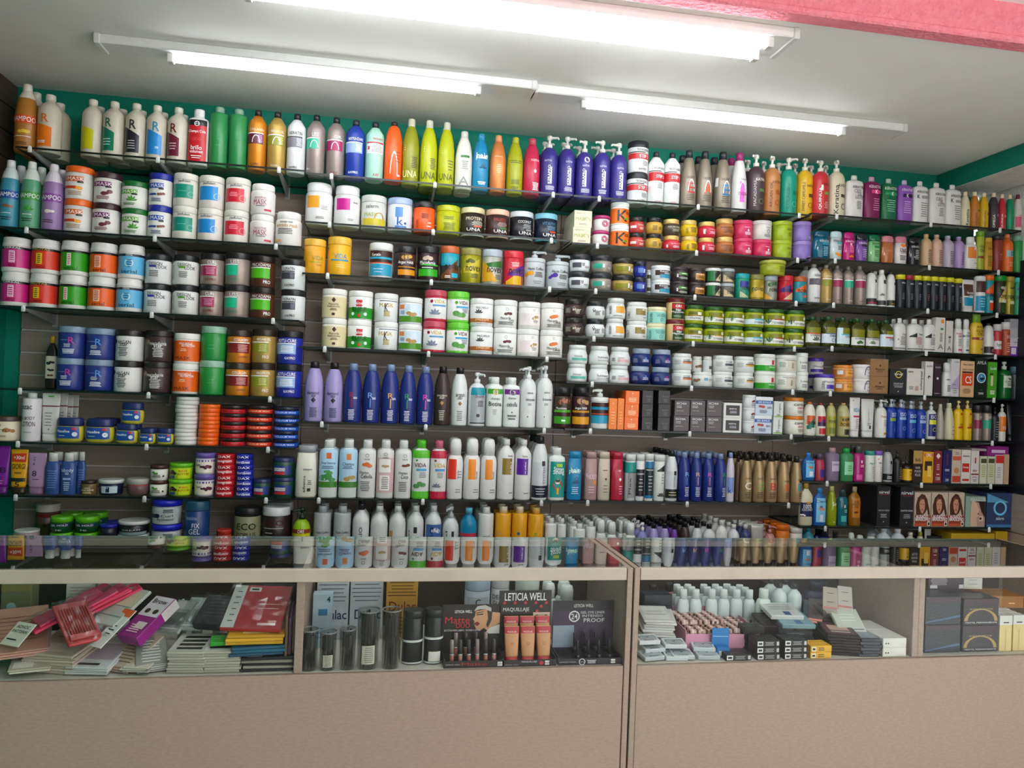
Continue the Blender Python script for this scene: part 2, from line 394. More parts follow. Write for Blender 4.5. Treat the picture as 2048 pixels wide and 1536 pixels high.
def pump_head(mb, it, c, kind, ang):
    z0, r0 = PUMPZ[kind]; H, R = it.H, it.W/2; q = c
    if kind == 'jarp':
        mb.rings([(R*1.0, R, z0*H), (R*1.01, R*1.01, (z0+.02)*H), (R*1.01, R*1.01, (z0+.09)*H), (R*.95, R*.95, (z0+.11)*H), (R*.3, R*.3, (z0+.12)*H)], q, 18)
        z0 += .11; r0 = .3
    rr = min(R*.3, .013)
    mb.rings([(rr*1.15, rr*1.15, z0*H), (rr*1.15, rr*1.15, z0*H+.018), (rr*.5, rr*.5, z0*H+.02), (rr*.5, rr*.5, .93*H), (rr*1.0, rr*1.0, .935*H), (rr*1.05, rr*1.05, .985*H), (rr*.8, rr*.8, H)], q, 12)
    ca, sa = math.cos(ang), math.sin(ang); L = R*(1.05 if kind != 'spr' else .45)
    a = Vector((rr*.4*ca, rr*.4*sa, .965*H)); b = Vector((L*ca, L*sa, .955*H))
    mb.tube(a, b, rr*.62, q, 8, rr*.38)
    if kind != 'spr': mb.tube(b, b+Vector((0, 0, -.008)), rr*.36, q, 8, rr*.3)

def product(kind, W, D, H, body, cap, spec, ang=0.0):
    """meshes of one product: list of (part name, mesh, child list)"""
    key = (kind, round(W, 4), round(D, 4), round(H, 4), body, cap, spec, ang)
    if key in _cache: return _cache[key]
    it = Item(kind, W, D, H); out = []
    if it.b is None:
        m = MB(); m.box(-W/2, W/2, -D/2, D/2, 0, H, body, min(.0016, W*.02)); out.append(('carton', m.mesh('carton'), []))
        if cap not in ('0', body):
            m = MB(); m.box(-W/2-.0008, W/2+.0008, -D/2-.0008, D/2+.0008, H*.74, H+.001, cap, .001); out.append(('box_lid', m.mesh('box_lid'), []))
        else:
            m = MB(); m.box(-W/2+.002, W/2-.002, -D*.02, D*.02, H-.0005, H+.0006, body); out.append(('closing_flap', m.mesh('closing_flap'), []))
    else:
        tr = [(r[0]*W/2, (r[2]*W/2 if len(r) > 2 else r[0]*D/2), r[1]*H) for r in it.b]
        m = MB(); m.rings(tr, body, 22, it.e); out.append(('tube_body' if kind == 'tube' else 'body', m.mesh('body'), []))
        m = MB()
        if it.c:
            tr = [(r[0]*W/2, (r[2]*W/2 if len(r) > 2 else r[0]*D/2), r[1]*H) for r in it.c]
            m.rings(tr, cap, 18, it.e if kind in ('bain', 'flat', 'slim', 'vas', 'rcap', 'tube') else 2.0)
            if kind in ('jar', 'jarn', 'ser', 'pot', 'wst', 'bowl', 'tub'):
                nm = 'lid'
            else: nm = 'cap'
        else:
            pump_head(m, it, cap, kind, ang); nm = 'spray_head' if kind == 'spr' else 'pump'
        out.append((nm, m.mesh(nm), []))
    if spec:
        lab, pri = MB(), MB(); draw(it, spec, lab, pri)
        pm = [('lettering', q.mesh('lettering')) for q in far_pieces(pri)] if pri.f else []
        if lab.f:
            for i, q in enumerate(far_pieces(lab)): out.append(('label', q.mesh('label'), pm if i == 0 else []))
        else: out += [(a, b, []) for a, b in pm]
    _cache[key] = out; return out
def put(parts, root):
    for nm, me, ch in parts:
        o = obj(nm, me, root)
        for n2, m2 in ch: obj(n2, m2, o)

# ------------------------------------------------------------------ rows of products
ORD = ['first', 'second', 'third', 'fourth', 'fifth', 'sixth', 'seventh', 'eighth', 'ninth', 'tenth', 'eleventh', 'twelfth']
ROWS = []        # (shelf id, text)
def S(sid, txt): ROWS.append((sid, txt))
def texts_in(txt):
    out = []
    for ln in txt.strip().splitlines():
        for t in ln.split('|')[1].split(';'):
            a = t.split(',')
            if a[0] == 't': out.append(a[4])
            elif a[0] == 'v': out.append(a[5])
    return out
# ------------------------------------------------------------------ measured shell of the shop
ZCEIL = at_y(31, 173, YW).z
XL = at_y(33, 175, YW).x - .004
XR = at_y(2052, 461, YF).x
YFAS = at_z(1700, 43, ZCEIL).y            # edge of the low ceiling, pink fascia
ZHI = at_y(1975, 9, YFAS).z
XB = [at_y(-12, 454, YF).x, at_y(611, 342, YF).x, at_y(1146, 395, YF).x, at_y(1622, 427, YF).x, at_y(2044, 461, YF).x]
ZTOP = at_y(1000, 1136, YC0).z            # counter top
ZFL = at_y(600, 1347, YC0).z              # floor of the glass case
SH = {}                                    # shelf id -> (z of the top face, bay, phrase)
def shelf(sid, px, py): SH[sid] = at_y(px, py, YF).z+.004
for sid, px, py in (('A1', 300, 316), ('A2', 300, 474), ('A3', 300, 627), ('A4', 300, 788), ('A5', 300, 891.5), ('A6', 300, 995.5), ('A7', 300, 1104),
                    ('B1', 850, 366), ('B2', 860, 461.5), ('B3', 860, 562), ('B4', 880, 706.5), ('B5', 850, 852), ('B6', 850, 1001), ('B7', 850, 1139),
                    ('C1', 1390, 411.5), ('C2', 1380, 503), ('C3', 1380, 592), ('C4', 1380, 685), ('C5', 1380, 774), ('C6', 1380, 865.5), ('C7', 1380, 1006), ('C8', 1380, 1139),
                    ('D1', 1820, 443.5), ('D2', 1830, 531), ('D3', 1830, 618.5), ('D4', 1830, 703.5), ('D5', 1830, 792), ('D6', 1820, 879.5), ('D7', 1810, 967.5), ('D8', 1815, 1056), ('D9', 1815, 1139)):
    shelf(sid, px, py)
BAY = {'A': 'left bay', 'B': 'second bay', 'C': 'third bay', 'D': 'right bay'}
NSH = ['top', 'second', 'third', 'fourth', 'fifth', 'sixth', 'seventh', 'eighth', 'ninth']
PHR = {s: BAY[s[0]]+' '+NSH[int(s[1])-1]+' shelf' for s in SH}
SH['K1'] = SH['K2'] = ZFL; PHR['K1'] = 'inside left counter'; PHR['K2'] = 'inside right counter'

plaster = surf_mat('ceiling_plaster', 'ebe9e5', 'f0eeea', 6, .8, .05, 40)
teal = surf_mat('teal_paint', '0d826b', '108a73', 5, .55, .05, 50)
rough_white = surf_mat('rough_white_plaster', 'd8d4d2', 'e6e2e0', 30, .8, .8, 70)
pink = surf_mat('pink_rough_plaster', 'e87c8a', 'f08c98', 30, .7, .9, 60)
slatm = surf_mat('slat_laminate', '938278', 'a19085', 6, .5, 0, 1, (.6, 1, 9))
brownp = surf_mat('brown_panel', '4a3d33', '5a4a3e', 5, .6, 0, 1, (1, .5, 8))
tilef = surf_mat('floor_tile', 'c9c4bb', 'd6d1c8', 4, .4)
lam = surf_mat('beige_laminate', '998678', 'a59284', 60, .5, .04, 300, (1, 1, 3), 4)
railm = surf_mat('counter_rail', 'b3a89a', 'bdb2a4', 12, .4)
darkb = surf_mat('dark_board', '2b221d', '35291f', 8, .6)
shelf_glass = thin_glass('shelf_glass', (.88, .93, .905), .6)
case_glass = thin_glass('case_glass', (.94, .965, .955), .42)
top_glass = thin_glass('counter_top_glass', (.86, .90, .885), 1.6)
edge_glass = mat('0a1614')

def slab(name, x0, x1, y0, y1, z0, z1, m, parent=None, bev=0):
    b = MB(); b.box(x0, x1, y0, y1, z0, z1, m, bev); return b.build(name, parent)
XE = 3.2; XW = XL-.02
struct(slab('floor', -3.2, XE, -2.2, YW+.1, -.05, 0, tilef))
ceil = struct(slab('ceiling', -3.2, XE, YFAS, YW+.1, ZCEIL, ZCEIL+.06, plaster))
t1 = struct(slab('trim_1', -3.2, XE, YFAS-.03, YFAS, ZCEIL-.006, ZHI+.05, pink))
struct(slab('trim_2', -3.2, XE, YFAS-.035, YFAS+.03, ZCEIL-.014, ZCEIL+.012, pink, None, .006))
hi = struct(slab('ceiling', -3.2, XE, -2.2, YFAS-.03, ZHI, ZHI+.06, plaster))
wb = struct(slab('wall_back', XL-.3, XE, YW, YW+.1, 0, ZCEIL, teal))
wl = struct(slab('wall_left', XL-.1, XL, -2.2, YW, 0, ZHI, teal))
struct(slab('wall_front', XL, .8, -2.3, -2.2, 0, ZHI, surf_mat('grey_paint', '857f75', '8f897f', 5, .7)))
wr = struct(slab('wall_right', XR, XR+.1, 1.2, YW, 0, ZCEIL, rough_white))
# slat panels on the back wall: single boards with recessed joints and pale aluminium strips
ztop = SH['A1']-.03; PIT = .1
XP0 = at_y(40, 640, YW-.03).x; XP1 = XR-.002
panels = [(XP0, XB[1]-.01), (XB[1]-.01+.002, at_y(1105, 900, YW-.02).x), (at_y(1105, 900, YW-.02).x+.002, at_y(1545, 900, YW-.02).x), (at_y(1545, 900, YW-.02).x+.002, XP1)]
alu = mat('cfc6c2')
for a, b in panels:
    n = int(ztop/PIT); sl = MB(); sl.box(0, b-a, -.018, -.002, .004, PIT-.005, slatm, .0015); sme = sl.mesh('slat')
    gr = MB(); gr.box(0, b-a, -.010, -.002, -.0045, .0035, alu); gme = gr.mesh('groove_strip')
    for i in range(n):
        o = obj('slat', sme, wb); o.location = (a, YW, ztop-(i+1)*PIT)
        o = obj('groove_strip', gme, wb); o.location = (a, YW, ztop-(i+1)*PIT)
# brown boards on the upper left wall, right beam, dark boards on the right wall
zb = at_y(5, 452, YF).z
for i in range(6):
    h = (ZCEIL-zb)/6
    slab('plank', XL, XL+.012, -2.1, YW-.002, zb+i*h+.003, zb+(i+1)*h-.003, brownp, wl, .002)
beamx = at_y(1874, 350, YW).x
zbl = at_y(1921, 377, 3.55).z
b = MB(); b.box(beamx, XR, 1.25, YW-.001, zbl, ZCEIL-.001, teal); b.box(beamx+.002, XR, 1.25, YW-.001, zbl-.004, zbl+.001, rough_white)
bo = struct(b.build('trim_3'))
for i in range(9):
    slab('panel_board', XR-.012, XR, 1.3, YW-.025, .5+i*.2+.002, .5+(i+1)*.2-.002, mat('1b1c24') if i > 2 else slatm, wr, .002)

# ------------------------------------------------------------------ ceiling lamps
def lamp(name, pa, pb, drop, yw, tubes, strength, label, tube_x=None):
    """housing between two measured ends on the ceiling, tubes (x0, x1, dy)"""
    A, B = at_z(*pa, ZCEIL-drop*.5), at_z(*pb, ZCEIL-drop*.5); yc = (A.y+B.y)/2
    r = empty(name, ((A.x+B.x)/2, yc, ZCEIL)); L = B.x-A.x
    h = MB(); h.box(-L/2, L/2, -yw/2, yw/2, -drop, -.0006, 'e6e6e4', .004); h.build('housing', r)
    for sx in (-1, 1):
        e = MB(); e.box(sx*L/2-.012, sx*L/2+.012, -yw/2-.004, yw/2+.004, -drop-.004, -.0004, 'dcdcda', .004); e.build('end_cap', r)
    em = emit_mat('lit_tube', (.93, .97, 1), strength)
    for x0, x1, dy in tubes:
        t = MB(); t.tube((x0-r.location.x, dy, -drop-.016), (x1-r.location.x, dy, -drop-.016), .014, em, 14); to = t.build('tube', r)
        for q in (x0, x1):
            c = MB(); c.box(q-r.location.x-.012, q-r.location.x+.012, dy-.016, dy+.016, -drop-.034, -drop+.001, 'd8d8d6', .003); c.build('tube_holder', to)
    tag(r, label, 'lamp', 'fluorescent ceiling lamps'); return r
Z1 = ZCEIL-.03
def lx(px, py): return at_z(px, py, ZCEIL-.06).x
lamp('ceiling_lamp', (200, 82), (1063, 181), .035, .10, [(lx(330, 104), lx(958, 180), -.005)], TUBE_BACK, 'white fluorescent ceiling lamp above the left bay, single tube')
lamp('ceiling_lamp', (1068, 182), (1793, 263), .035, .10, [(lx(1174, 204), lx(1697, 260), -.005)], TUBE_BACK, 'white fluorescent ceiling lamp above the third bay, single tube')
e2 = at_z(1583, 85, ZCEIL-.05)
lamp('ceiling_lamp', (430, -42), (1583, 74), .035, .16, [(lx(430, -42)+.08, lx(1570, 80)-.03, -.05), (lx(430, -42)+.08, lx(1570, 80)-.03, .05)], TUBE_NEAR, 'bright twin tube fluorescent lamp near the pink beam')

for yy, wh in ((.35, 'first'), (-1.1, 'second')):
    r = empty('ceiling_lamp', (.9, yy, ZHI)); em = emit_mat('room_tube', (.93, .97, 1), TUBE_ROOM)
    h = MB(); h.box(-.62, .62, -.08, .08, -.05, -.004, 'e6e6e4', .004); h.build('housing', r)
    for dy in (-.045, .045):
        t = MB(); t.tube((-.58, dy, -.066), (.58, dy, -.066), .014, em, 14); t.build('tube', r)
    tag(r, wh+' fluorescent lamp on the high ceiling behind the pink beam', 'lamp', 'fluorescent ceiling lamps')
# ------------------------------------------------------------------ glass shelves with brackets
BR = {'A': (60, 316, 558), 'B': (663, 870, 1106), 'C': (1198, 1396, 1598), 'D': (1673, 1861, 1999)}
BRY = {'A': (300, 322, 340), 'B': (350, 370, 392), 'C': (400, 415, 428), 'D': (434, 451, 462)}
pm = MB(); pm.box(-.011, .011, -.0, .006, -.055, .012, 'b9bcbc*', .001); PLATE = pm.mesh('wall_plate')
am = MB()
am.add([(-.005, -.30, -.006), (.005, -.30, -.006), (.005, -.30, .0), (-.005, -.30, .0), (-.005, 0, -.045), (.005, 0, -.045), (.005, 0, 0), (-.005, 0, 0)],
       [(0, 1, 2, 3), (4, 7, 6, 5), (0, 4, 5, 1), (1, 5, 6, 2), (2, 6, 7, 3), (3, 7, 4, 0)], 'a8acac*'); ARM = am.mesh('arm')
cm = MB()
cm.rings([(.008, .003, -.018), (.008, .003, .001), (.0068, .003, .006), (.0035, .003, .0085)], 'e2e4e4', 12, 3); CLIP = cm.mesh('front_clip')
for bay, i0 in (('A', 0), ('B', 1), ('C', 2), ('D', 3)):
    for sid in sorted(k for k in SH if k[0] == bay):
        z = SH[sid]; x0, x1 = XB[i0]+.003, XB[i0+1]-.003
        if sid == 'A1': x0 = at_y(31, 292, YF).x
        r = empty('glass_shelf', ((x0+x1)/2, YF, z-.008)); w = (x1-x0)/2
        g = MB(); g.face([(-w, 0, .008), (w, 0, .008), (w, .30, .008), (-w, .30, .008)], shelf_glass); g.face([(-w, 0, 0), (-w, .30, 0), (w, .30, 0), (w, 0, 0)], thin_glass('shelf_under', (.90, .95, .925), .3))
        g.build('pane', r)
        g = MB(); g.box(-w, w, -.0004, .0004, 0, .008, edge_glass); g.box(-w-.0004, -w+.0004, 0, .3, 0, .008, edge_glass); g.box(w-.0004, w+.0004, 0, .3, 0, .008, edge_glass); g.box(-w, w, .2995, .3005, 0, .008, edge_glass)
        g.build('polished_edge', r)
        tag(r, 'long glass shelf, the %s' % PHR[sid], 'shelf', 'glass wall shelves')
        for k in range(3):
            xx = at_y(BR[bay][k], BRY[bay][k], YF).x
            b = empty('shelf_bracket', (xx, YF+.30, z-.0085)); p = obj('wall_plate', PLATE, b); p.location = (0, .0, 0)
            obj('arm', ARM, b); c = obj('front_clip', CLIP, b); c.location = (0, -.303, 0.004)
            tag(b, '%s metal bracket holding %s' % (('leftmost', 'middle', 'rightmost')[k], PHR[sid]), 'bracket', 'shelf brackets')

# ------------------------------------------------------------------ display counters
XG = at_y(1262, 1290, YC0).x        # gap between the two counters
def counter(x0, x1, divs, label, solid_right):
    r = empty('display_counter', ((x0+x1)/2, YC0, 0)); cx = (x0+x1)/2
    def P(name, a, b, y0, y1, z0, z1, m, bev=.0015, par=None):
        q = MB(); q.box(a-cx, b-cx, y0-YC0, y1-YC0, z0, z1, m, bev); return q.build(name, par or r)
    zr = at_y(1000, 1162, YC0).z
    P('front_panel', x0+.02, x1-.02, YC0, YC0+.018, .06, ZFL-.004, lam)
    P('plinth', x0+.02, x1-.02, YC0+.03, YC0+.05, 0, .058, darkb)
    P('side_panel', x0, x0+.018, YC0-.003, YC1, 0, ZTOP-.001, lam); P('side_panel', x1-.018, x1, YC0-.003, YC1, 0, ZTOP-.001, lam)
    P('case_floor', x0+.02, x1-.02, YC0+.02, YC1-.02, ZFL-.022, ZFL-.004, surf_mat('case_floor', 'b5b0a5', 'c2bdb2', 10, .5))
    P('back_board', x0+.02, x1-.02, YC1-.018, YC1-.002, .06, ZTOP-.02, darkb)
    P('top_rail', x0+.02, x1-.02, YC0-.002, YC0+.02, zr, ZTOP-.0015, railm, .002); P('top_rail', x0+.02, x1-.02, YC1-.022, YC1, ZTOP-.03, ZTOP-.0085, railm, .002)
    g = MB(); g.face([(x0+.02-cx, .004, ZTOP), (x1-.02-cx, .004, ZTOP), (x1-.02-cx, YC1-YC0, ZTOP), (x0+.02-cx, YC1-YC0, ZTOP)], top_glass); tg = g.build('glass_top', r)
    g = MB(); g.box(x0+.02-cx, x1-.02-cx, YC1-YC0-.001, YC1-YC0+.0005, ZTOP-.008, ZTOP, mat('9fb5ac')); g.build('glass_edge', tg)
    g = MB(); g.face([(x0+.02-cx, .009, ZFL-.004), (x1-.02-cx, .009, ZFL-.004), (x1-.02-cx, .009, zr), (x0+.02-cx, .009, zr)], case_glass); g.build('front_glass', r)
    for d, m in divs:
        P('divider', d-.009, d+.009, YC0+.024, YC1-.024, ZFL-.004, ZTOP-.032, m)
        P('divider_post', d-.012, d+.012, YC0+.011, YC0+.023, ZFL-.004, zr+.01, m)
    return tag(r, label, 'counter', 'glass fronted display counters')
counter(-2.6, XG-.003, [(at_y(598, 1250, YC0).x, lam)], 'long beige display counter with glass front, left of the gap', True)
xd = at_y(1841, 1240, YC0).x
counter(XG+.003, 2.6, [(xd-.008, lam), (xd+.012, lam)], 'beige display counter with glass front, right of the gap', False)
# ------------------------------------------------------------------ products: left right top (measured) shape body cap [stack] [rows behind] [set back]| print | description
S('A1', '''
31 76 165 cone b0752f ddd8cc 1 1|w,ddd8cc,.78,.885;p,d9531e,.40,.52;t,fff,.46,1.25,SHAMPOO;k,ecc440,.28,.2,.2;l,fff,.2,.215,1,-.8,.8;l,5a4020,.08,.13,2|amber shampoo bottle with orange label
76 124 186 jr cfc6b4 d8d3c8 1 2|s,f07d16,.1,.5,.42,-.95,.55;t,e06a20,.57,.3,R,0,.14;l,fff,.15,.2,2,-.7,.2|pearl bottle with slanted orange label
164 206 196 jr cdc5b5 d8d3c8 1 1|s,c9c414,.12,.52,.45,-.98,.35|pearl bottle with slanted yellow label
206 250 200 jr cdc5b5 d8d3c8 1 1|s,0d7a5c,.12,.56,.43,-.98,.35;t,14604c,.6,.3,R,-.2,.15;l,cfe,.2,.34,3,-.7,.1|pearl bottle with slanted green label
251 293 204 jr cdc5b5 d8d3c8 1 1|s,20222c,.12,.56,.42,-.8,.6;t,222,.6,.32,R,0,.16;l,ccc,.17,.34,4,-.5,.3|pearl bottle with slanted black label
293 334 208 jr cdc5b5 d8d3c8 1 1|s,2088d0,.12,.56,.45,-.8,.65;t,28a,.6,.32,R,.1,.16;l,def,.22,.26,2,0,.4|pearl bottle with slanted blue label
335 377 212 jr cdc5b5 d8d3c8 1 1|s,6e1c34,.12,.55,.43,-.95,.35;t,612,.6,.32,R,-.2,.16;l,ecc,.22,.36,3,-.6,.1|pearl bottle with slanted maroon label
377 418 217 ds e2e0dc e6e6e6|p,c11a26,.04,.70,-.9,.9;p,191919,.69,.79,-.9,.9;q,fff,.72,.13;t,fff,.73,.2,D.S;t,fff,.58,.8,Champú Cola;q,e66,.45,.07,-.3;q,e66,.45,.07,0;q,e66,.45,.07,.3;t,fff,.3,.5,brillo;t,fff,.23,.6,volumen;l,fff,.1,.17,2|red and black cola shampoo bottle
419 457 212 cyl 2a8447 7fa08c|l,3fa45f,.3,.5,2,-.2,.3|left plain green bottle
458 495 216 cyl 2a8447 7fa08c|l,1f6a38,.45,.47,1,0,.5|right plain green bottle
496 534 217 kp d4821f* 26201c|p,5e1a33,.42,.585,-.98,.75;p,fff,.585,.6,-.98,.75;t,f4e6d0,.65,.75,COLLAGEN,.1;l,d9c,.44,.57,6,.2,.7;a,fff,.44,.42,.05;t,3a1c10,.09,.45,KAYPRO,0|orange collagen bottle with maroon panel
535 573 221 kp b8974f* 26201c|p,8c8f22,.42,.585,-.98,.75;p,fff,.585,.6,-.98,.75;t,f4ecd8,.65,.75,ARGAN OIL,.1;l,dd9,.44,.57,6,.2,.7;a,fff,.44,.42,.05;t,e8dcc0,.09,.45,KAYPRO,0|gold argan bottle with olive panel
574 612 225 kp d9d9dc 1c1c20|p,7d7a88,.42,.585,-.98,.75;p,222,.585,.6,-.98,.75;t,1c1c1c,.65,.7,KERATIN,.1;l,ccd,.44,.57,6,.2,.7;t,222,.09,.45,KAYPRO,-.1|white keratin bottle with grey panel
613 651 227 kp 9a8b88* 1c1c20|p,2fae8d,.42,.585,-.98,.3;p,fff,.585,.6,-.98,.3;t,f0eeee,.65,.35,LISS,-.1;a,fff,.44,.4,-.2;t,eee,.09,.2,PRO,-.7|taupe bottle with mint green panel
653 690 232 kp 9a8b88* 1c1c20|p,a3195a,.42,.585,-.98,.75;p,fff,.585,.6,-.98,.75;t,f0eeee,.65,.4,CURL,.3;a,fff,.44,.42,0;t,822,.05,.35,KAY,0|taupe bottle with magenta panel
691 730 237 kp 1d3a9c 20222c|p,90a9df,.42,.585,-.98,.7;p,fff,.585,.6,-.98,.7;t,fff,.65,.8,BOTU-CURE,0;l,fff,.44,.57,6,0,.6;t,fff,.09,.5,KAYPRO,-.2|royal blue bottle with pale blue panel
731 768 241 kp a7d5c4 20222c|p,e8e8e4,.44,.6,-.8,.9;t,c62028,.68,.55,FREQUENT,.4;p,c62028,.61,.63,-.8,.9;p,c62028,.5,.56,-.7,-.5;l,999,.46,.58,5,-.3,.8;t,c62028,.08,.3,KAY,.3|mint bottle with red print
769 805 241 bul ee5a1b 28221e|a,fff,.12,1.3,0;l,932,.3,.5,4,.1,.7;l,fff,.08,.12,2,.3,.7|orange bullet shaped bottle
''')
S('B1', '''
804 839 235 cone 8d8f20 d6d4c0|t,e8e89a,.16,.9,UNA;l,333,.25,.42,7,.1,.8;l,ffe,.5,.6,3,-.7,-.6|dark olive tapered bottle
840 875 238 cone b4bb14 dcdccc 1 1|t,444a10,.16,.9,UNA;l,444,.25,.42,7,.1,.8;l,ffe,.5,.6,3,-.6,-.5|left lime tapered bottle
876 909 242 cone b4bb14 dcdccc 1 1|t,444a10,.16,.9,UNA;l,444,.25,.42,4,.1,.8;l,ffe,.5,.6,3,-.6,-.5|middle lime tapered bottle
910 945 260 cone e4e2da dcdcd6 1 1|p,3c7a3a,.53,.57,-.4,.6;l,777,.33,.48,5,-.3,.5;t,888,.14,.6,A,0,.14;l,999,.1,.12,1|white tapered bottle with green strip
945 978 265 cone 1584b4 2a90bc|t,fff,.6,.75,hair;t,fff,.56,.8,power;h,0d5878,.38,.25,.1;q,0d5878,.44,.1,.2;l,fff,.1,.16,3|turquoise tapered bottle with white print
979 1012 268 cone de8548* e09a68|l,fbe0c8,.32,.48,5,-.2,.4;l,fbe0c8,.6,.62,1|copper orange tapered bottle
1013 1046 272 cone a7ab16 b5b830|l,4a5010,.52,.58,2,-.7,.8;l,4a5010,.16,.24,4,-.5,.6;l,4a5010,.07,.12,2|right lime tapered bottle
1046 1080 274 cone c3244a cc4a66|l,fbc,.58,.62,2,-.4,.8;d,fff,.41,.1,.2;l,fff,.08,.22,6,-.1,.7|crimson tapered bottle with white diamond
1080 1115 268 pump 352b80 dedbd4 1 1|t,d8d4f0,.57,.4,KATIVA,-.3;v,fff,.2,.5,-.15,KERAPRO,.14;p,e8e6f4,.2,.47,.0,.16;l,ccd,.1,.17,4,-.5,.5|purple pump bottle with vertical lettering
1116 1150 270 pump 352b80 dedbd4 1 1|t,d8d4f0,.57,.4,KATIVA,0;v,fff,.2,.5,-.05,KERAPRO,.14;p,e8e6f4,.2,.47,.1,.26;l,ccd,.1,.17,4,-.5,.5|purple pump bottle with vertical lettering
''')
S('C1', '''
1151 1185 278 pump 352b80 dedbd4 1 1|o,eee,.65,.16,.1;t,d8d4f0,.55,.4,KATIVA,0;v,fff,.2,.5,-.25,KERAPRO,.14;p,e8e6f4,.2,.47,-.1,.06;l,ccd,.1,.17,4,-.5,.5|purple pump bottle with vertical lettering
1187 1220 278 pump 352b80 dedbd4 1 1|t,d8d4f0,.55,.4,KATIVA,0;v,fff,.2,.5,0,KERAPRO,.14;p,e8e6f4,.2,.47,.15,.31;l,ccd,.1,.17,4,-.5,.5|purple pump bottle with vertical lettering
1220 1253 283 pump 352b80 dedbd4 1 1|t,d8d4f0,.55,.4,KATIVA,0;v,fff,.2,.5,0,KERAPRO,.14;p,e8e6f4,.2,.47,.15,.31;l,ccd,.1,.17,4,-.5,.5|purple pump bottle with vertical lettering
1254 1294 282 jar dfe1e0 1d2026 2|p,c4252a,.42,.6,-.98,.98;p,222,.62,.65,-.98,.5;t,1c1c1c,.71,.65,TECHI-SLEEK,.3;t,fff,.51,.5,STEP 3,.4;l,888,.2,.36,4,.2,.8;t,222,.1,.4,KAYPRO,.3|white jar with red band, black lid
1295 1327 301 kp e2e4e3 23252b|p,c4252a,.44,.6,-.98,.98;p,222,.61,.625,-.98,.3;t,1c1c1c,.67,.75,TECHI-SLEEK,.1;t,fff,.52,.55,STEP 2,.2;l,999,.3,.41,5,-.2,.5;t,a22,.06,.4,KAYPRO,0|left white bottle with red band
1327 1359 303 kp e2e4e3 23252b|p,c4252a,.44,.6,-.98,.98;p,222,.61,.625,-.98,.3;t,1c1c1c,.67,.75,TECHI-SLEEK,.1;t,fff,.52,.55,STEP 1,.2;l,999,.3,.41,5,-.2,.5;t,a22,.06,.4,KAYPRO,0|right white bottle with red band
1361 1392 298 sal 8f8474* 23252b 1 1|t,c0252a,.34,.45,E,.1,.18;a,fff,.28,.75,.1;l,443,.12,.24,4;t,322,.52,.5,SALERM|taupe tapered bottle with red letter
1393 1424 300 sal 8f8474* 23252b 1 1|t,e5581e,.34,.45,A,.1,.18;a,fff,.28,.75,.1;l,443,.12,.24,4;t,322,.52,.5,SALERM|taupe tapered bottle with orange letter
1428 1461 301 sal 8f8474* 23252b 1 1|p,ddd,.4,.55,-.98,-.8;t,1978b8,.34,.45,E,.1,.18;a,fff,.28,.75,.1;l,443,.12,.24,4;t,322,.52,.5,SALERM|taupe tapered bottle with blue letter
1462 1493 303 sal d6d2d2 a0246a 1 1|p,e468c8,.16,.5,-.35,.25;a,fff,.3,.75,0;t,b02a8a,.3,.7,repair,.2;t,554,.54,.4,SALERM,.2|white tapered bottle with magenta cap
1495 1527 306 pump 45343a e6e2da 1 1|v,cbb,.12,.55,-.45,MACADAMIA,.16;t,e8e0d8,.56,.6,KATIVA,.2;p,4e7a48,.36,.41,.05,.75;q,6a8a60,.2,.16,.3|dark brown pump bottle
1527 1559 309 pump b57641 e6e2da 1 1|v,6a3a18,.12,.55,-.45,ARGAN OIL,.16;t,5a2c12,.54,.55,KATIVA,.2;p,9a5428,.34,.41,.05,.75;q,a03a1e,.2,.16,.3|caramel pump bottle
1560 1592 312 pump 0b8f78 e6e2da 1 1|v,0a6a58,.12,.6,-.45,COLAGENO,.16;p,0a6a58,.36,.42,.1,.8;q,5ac0ac,.2,.16,.3|emerald green pump bottle
1593 1624 314 pump dcae22 e6e2da 1 1|v,2a2010,.1,.58,-.45,SWEET CAMOMILE,.16;t,2a2010,.52,.5,KATIVA,.4;p,6a4a28,.33,.39,.15,.85;q,704a20,.2,.16,.4|mustard yellow pump bottle
''')
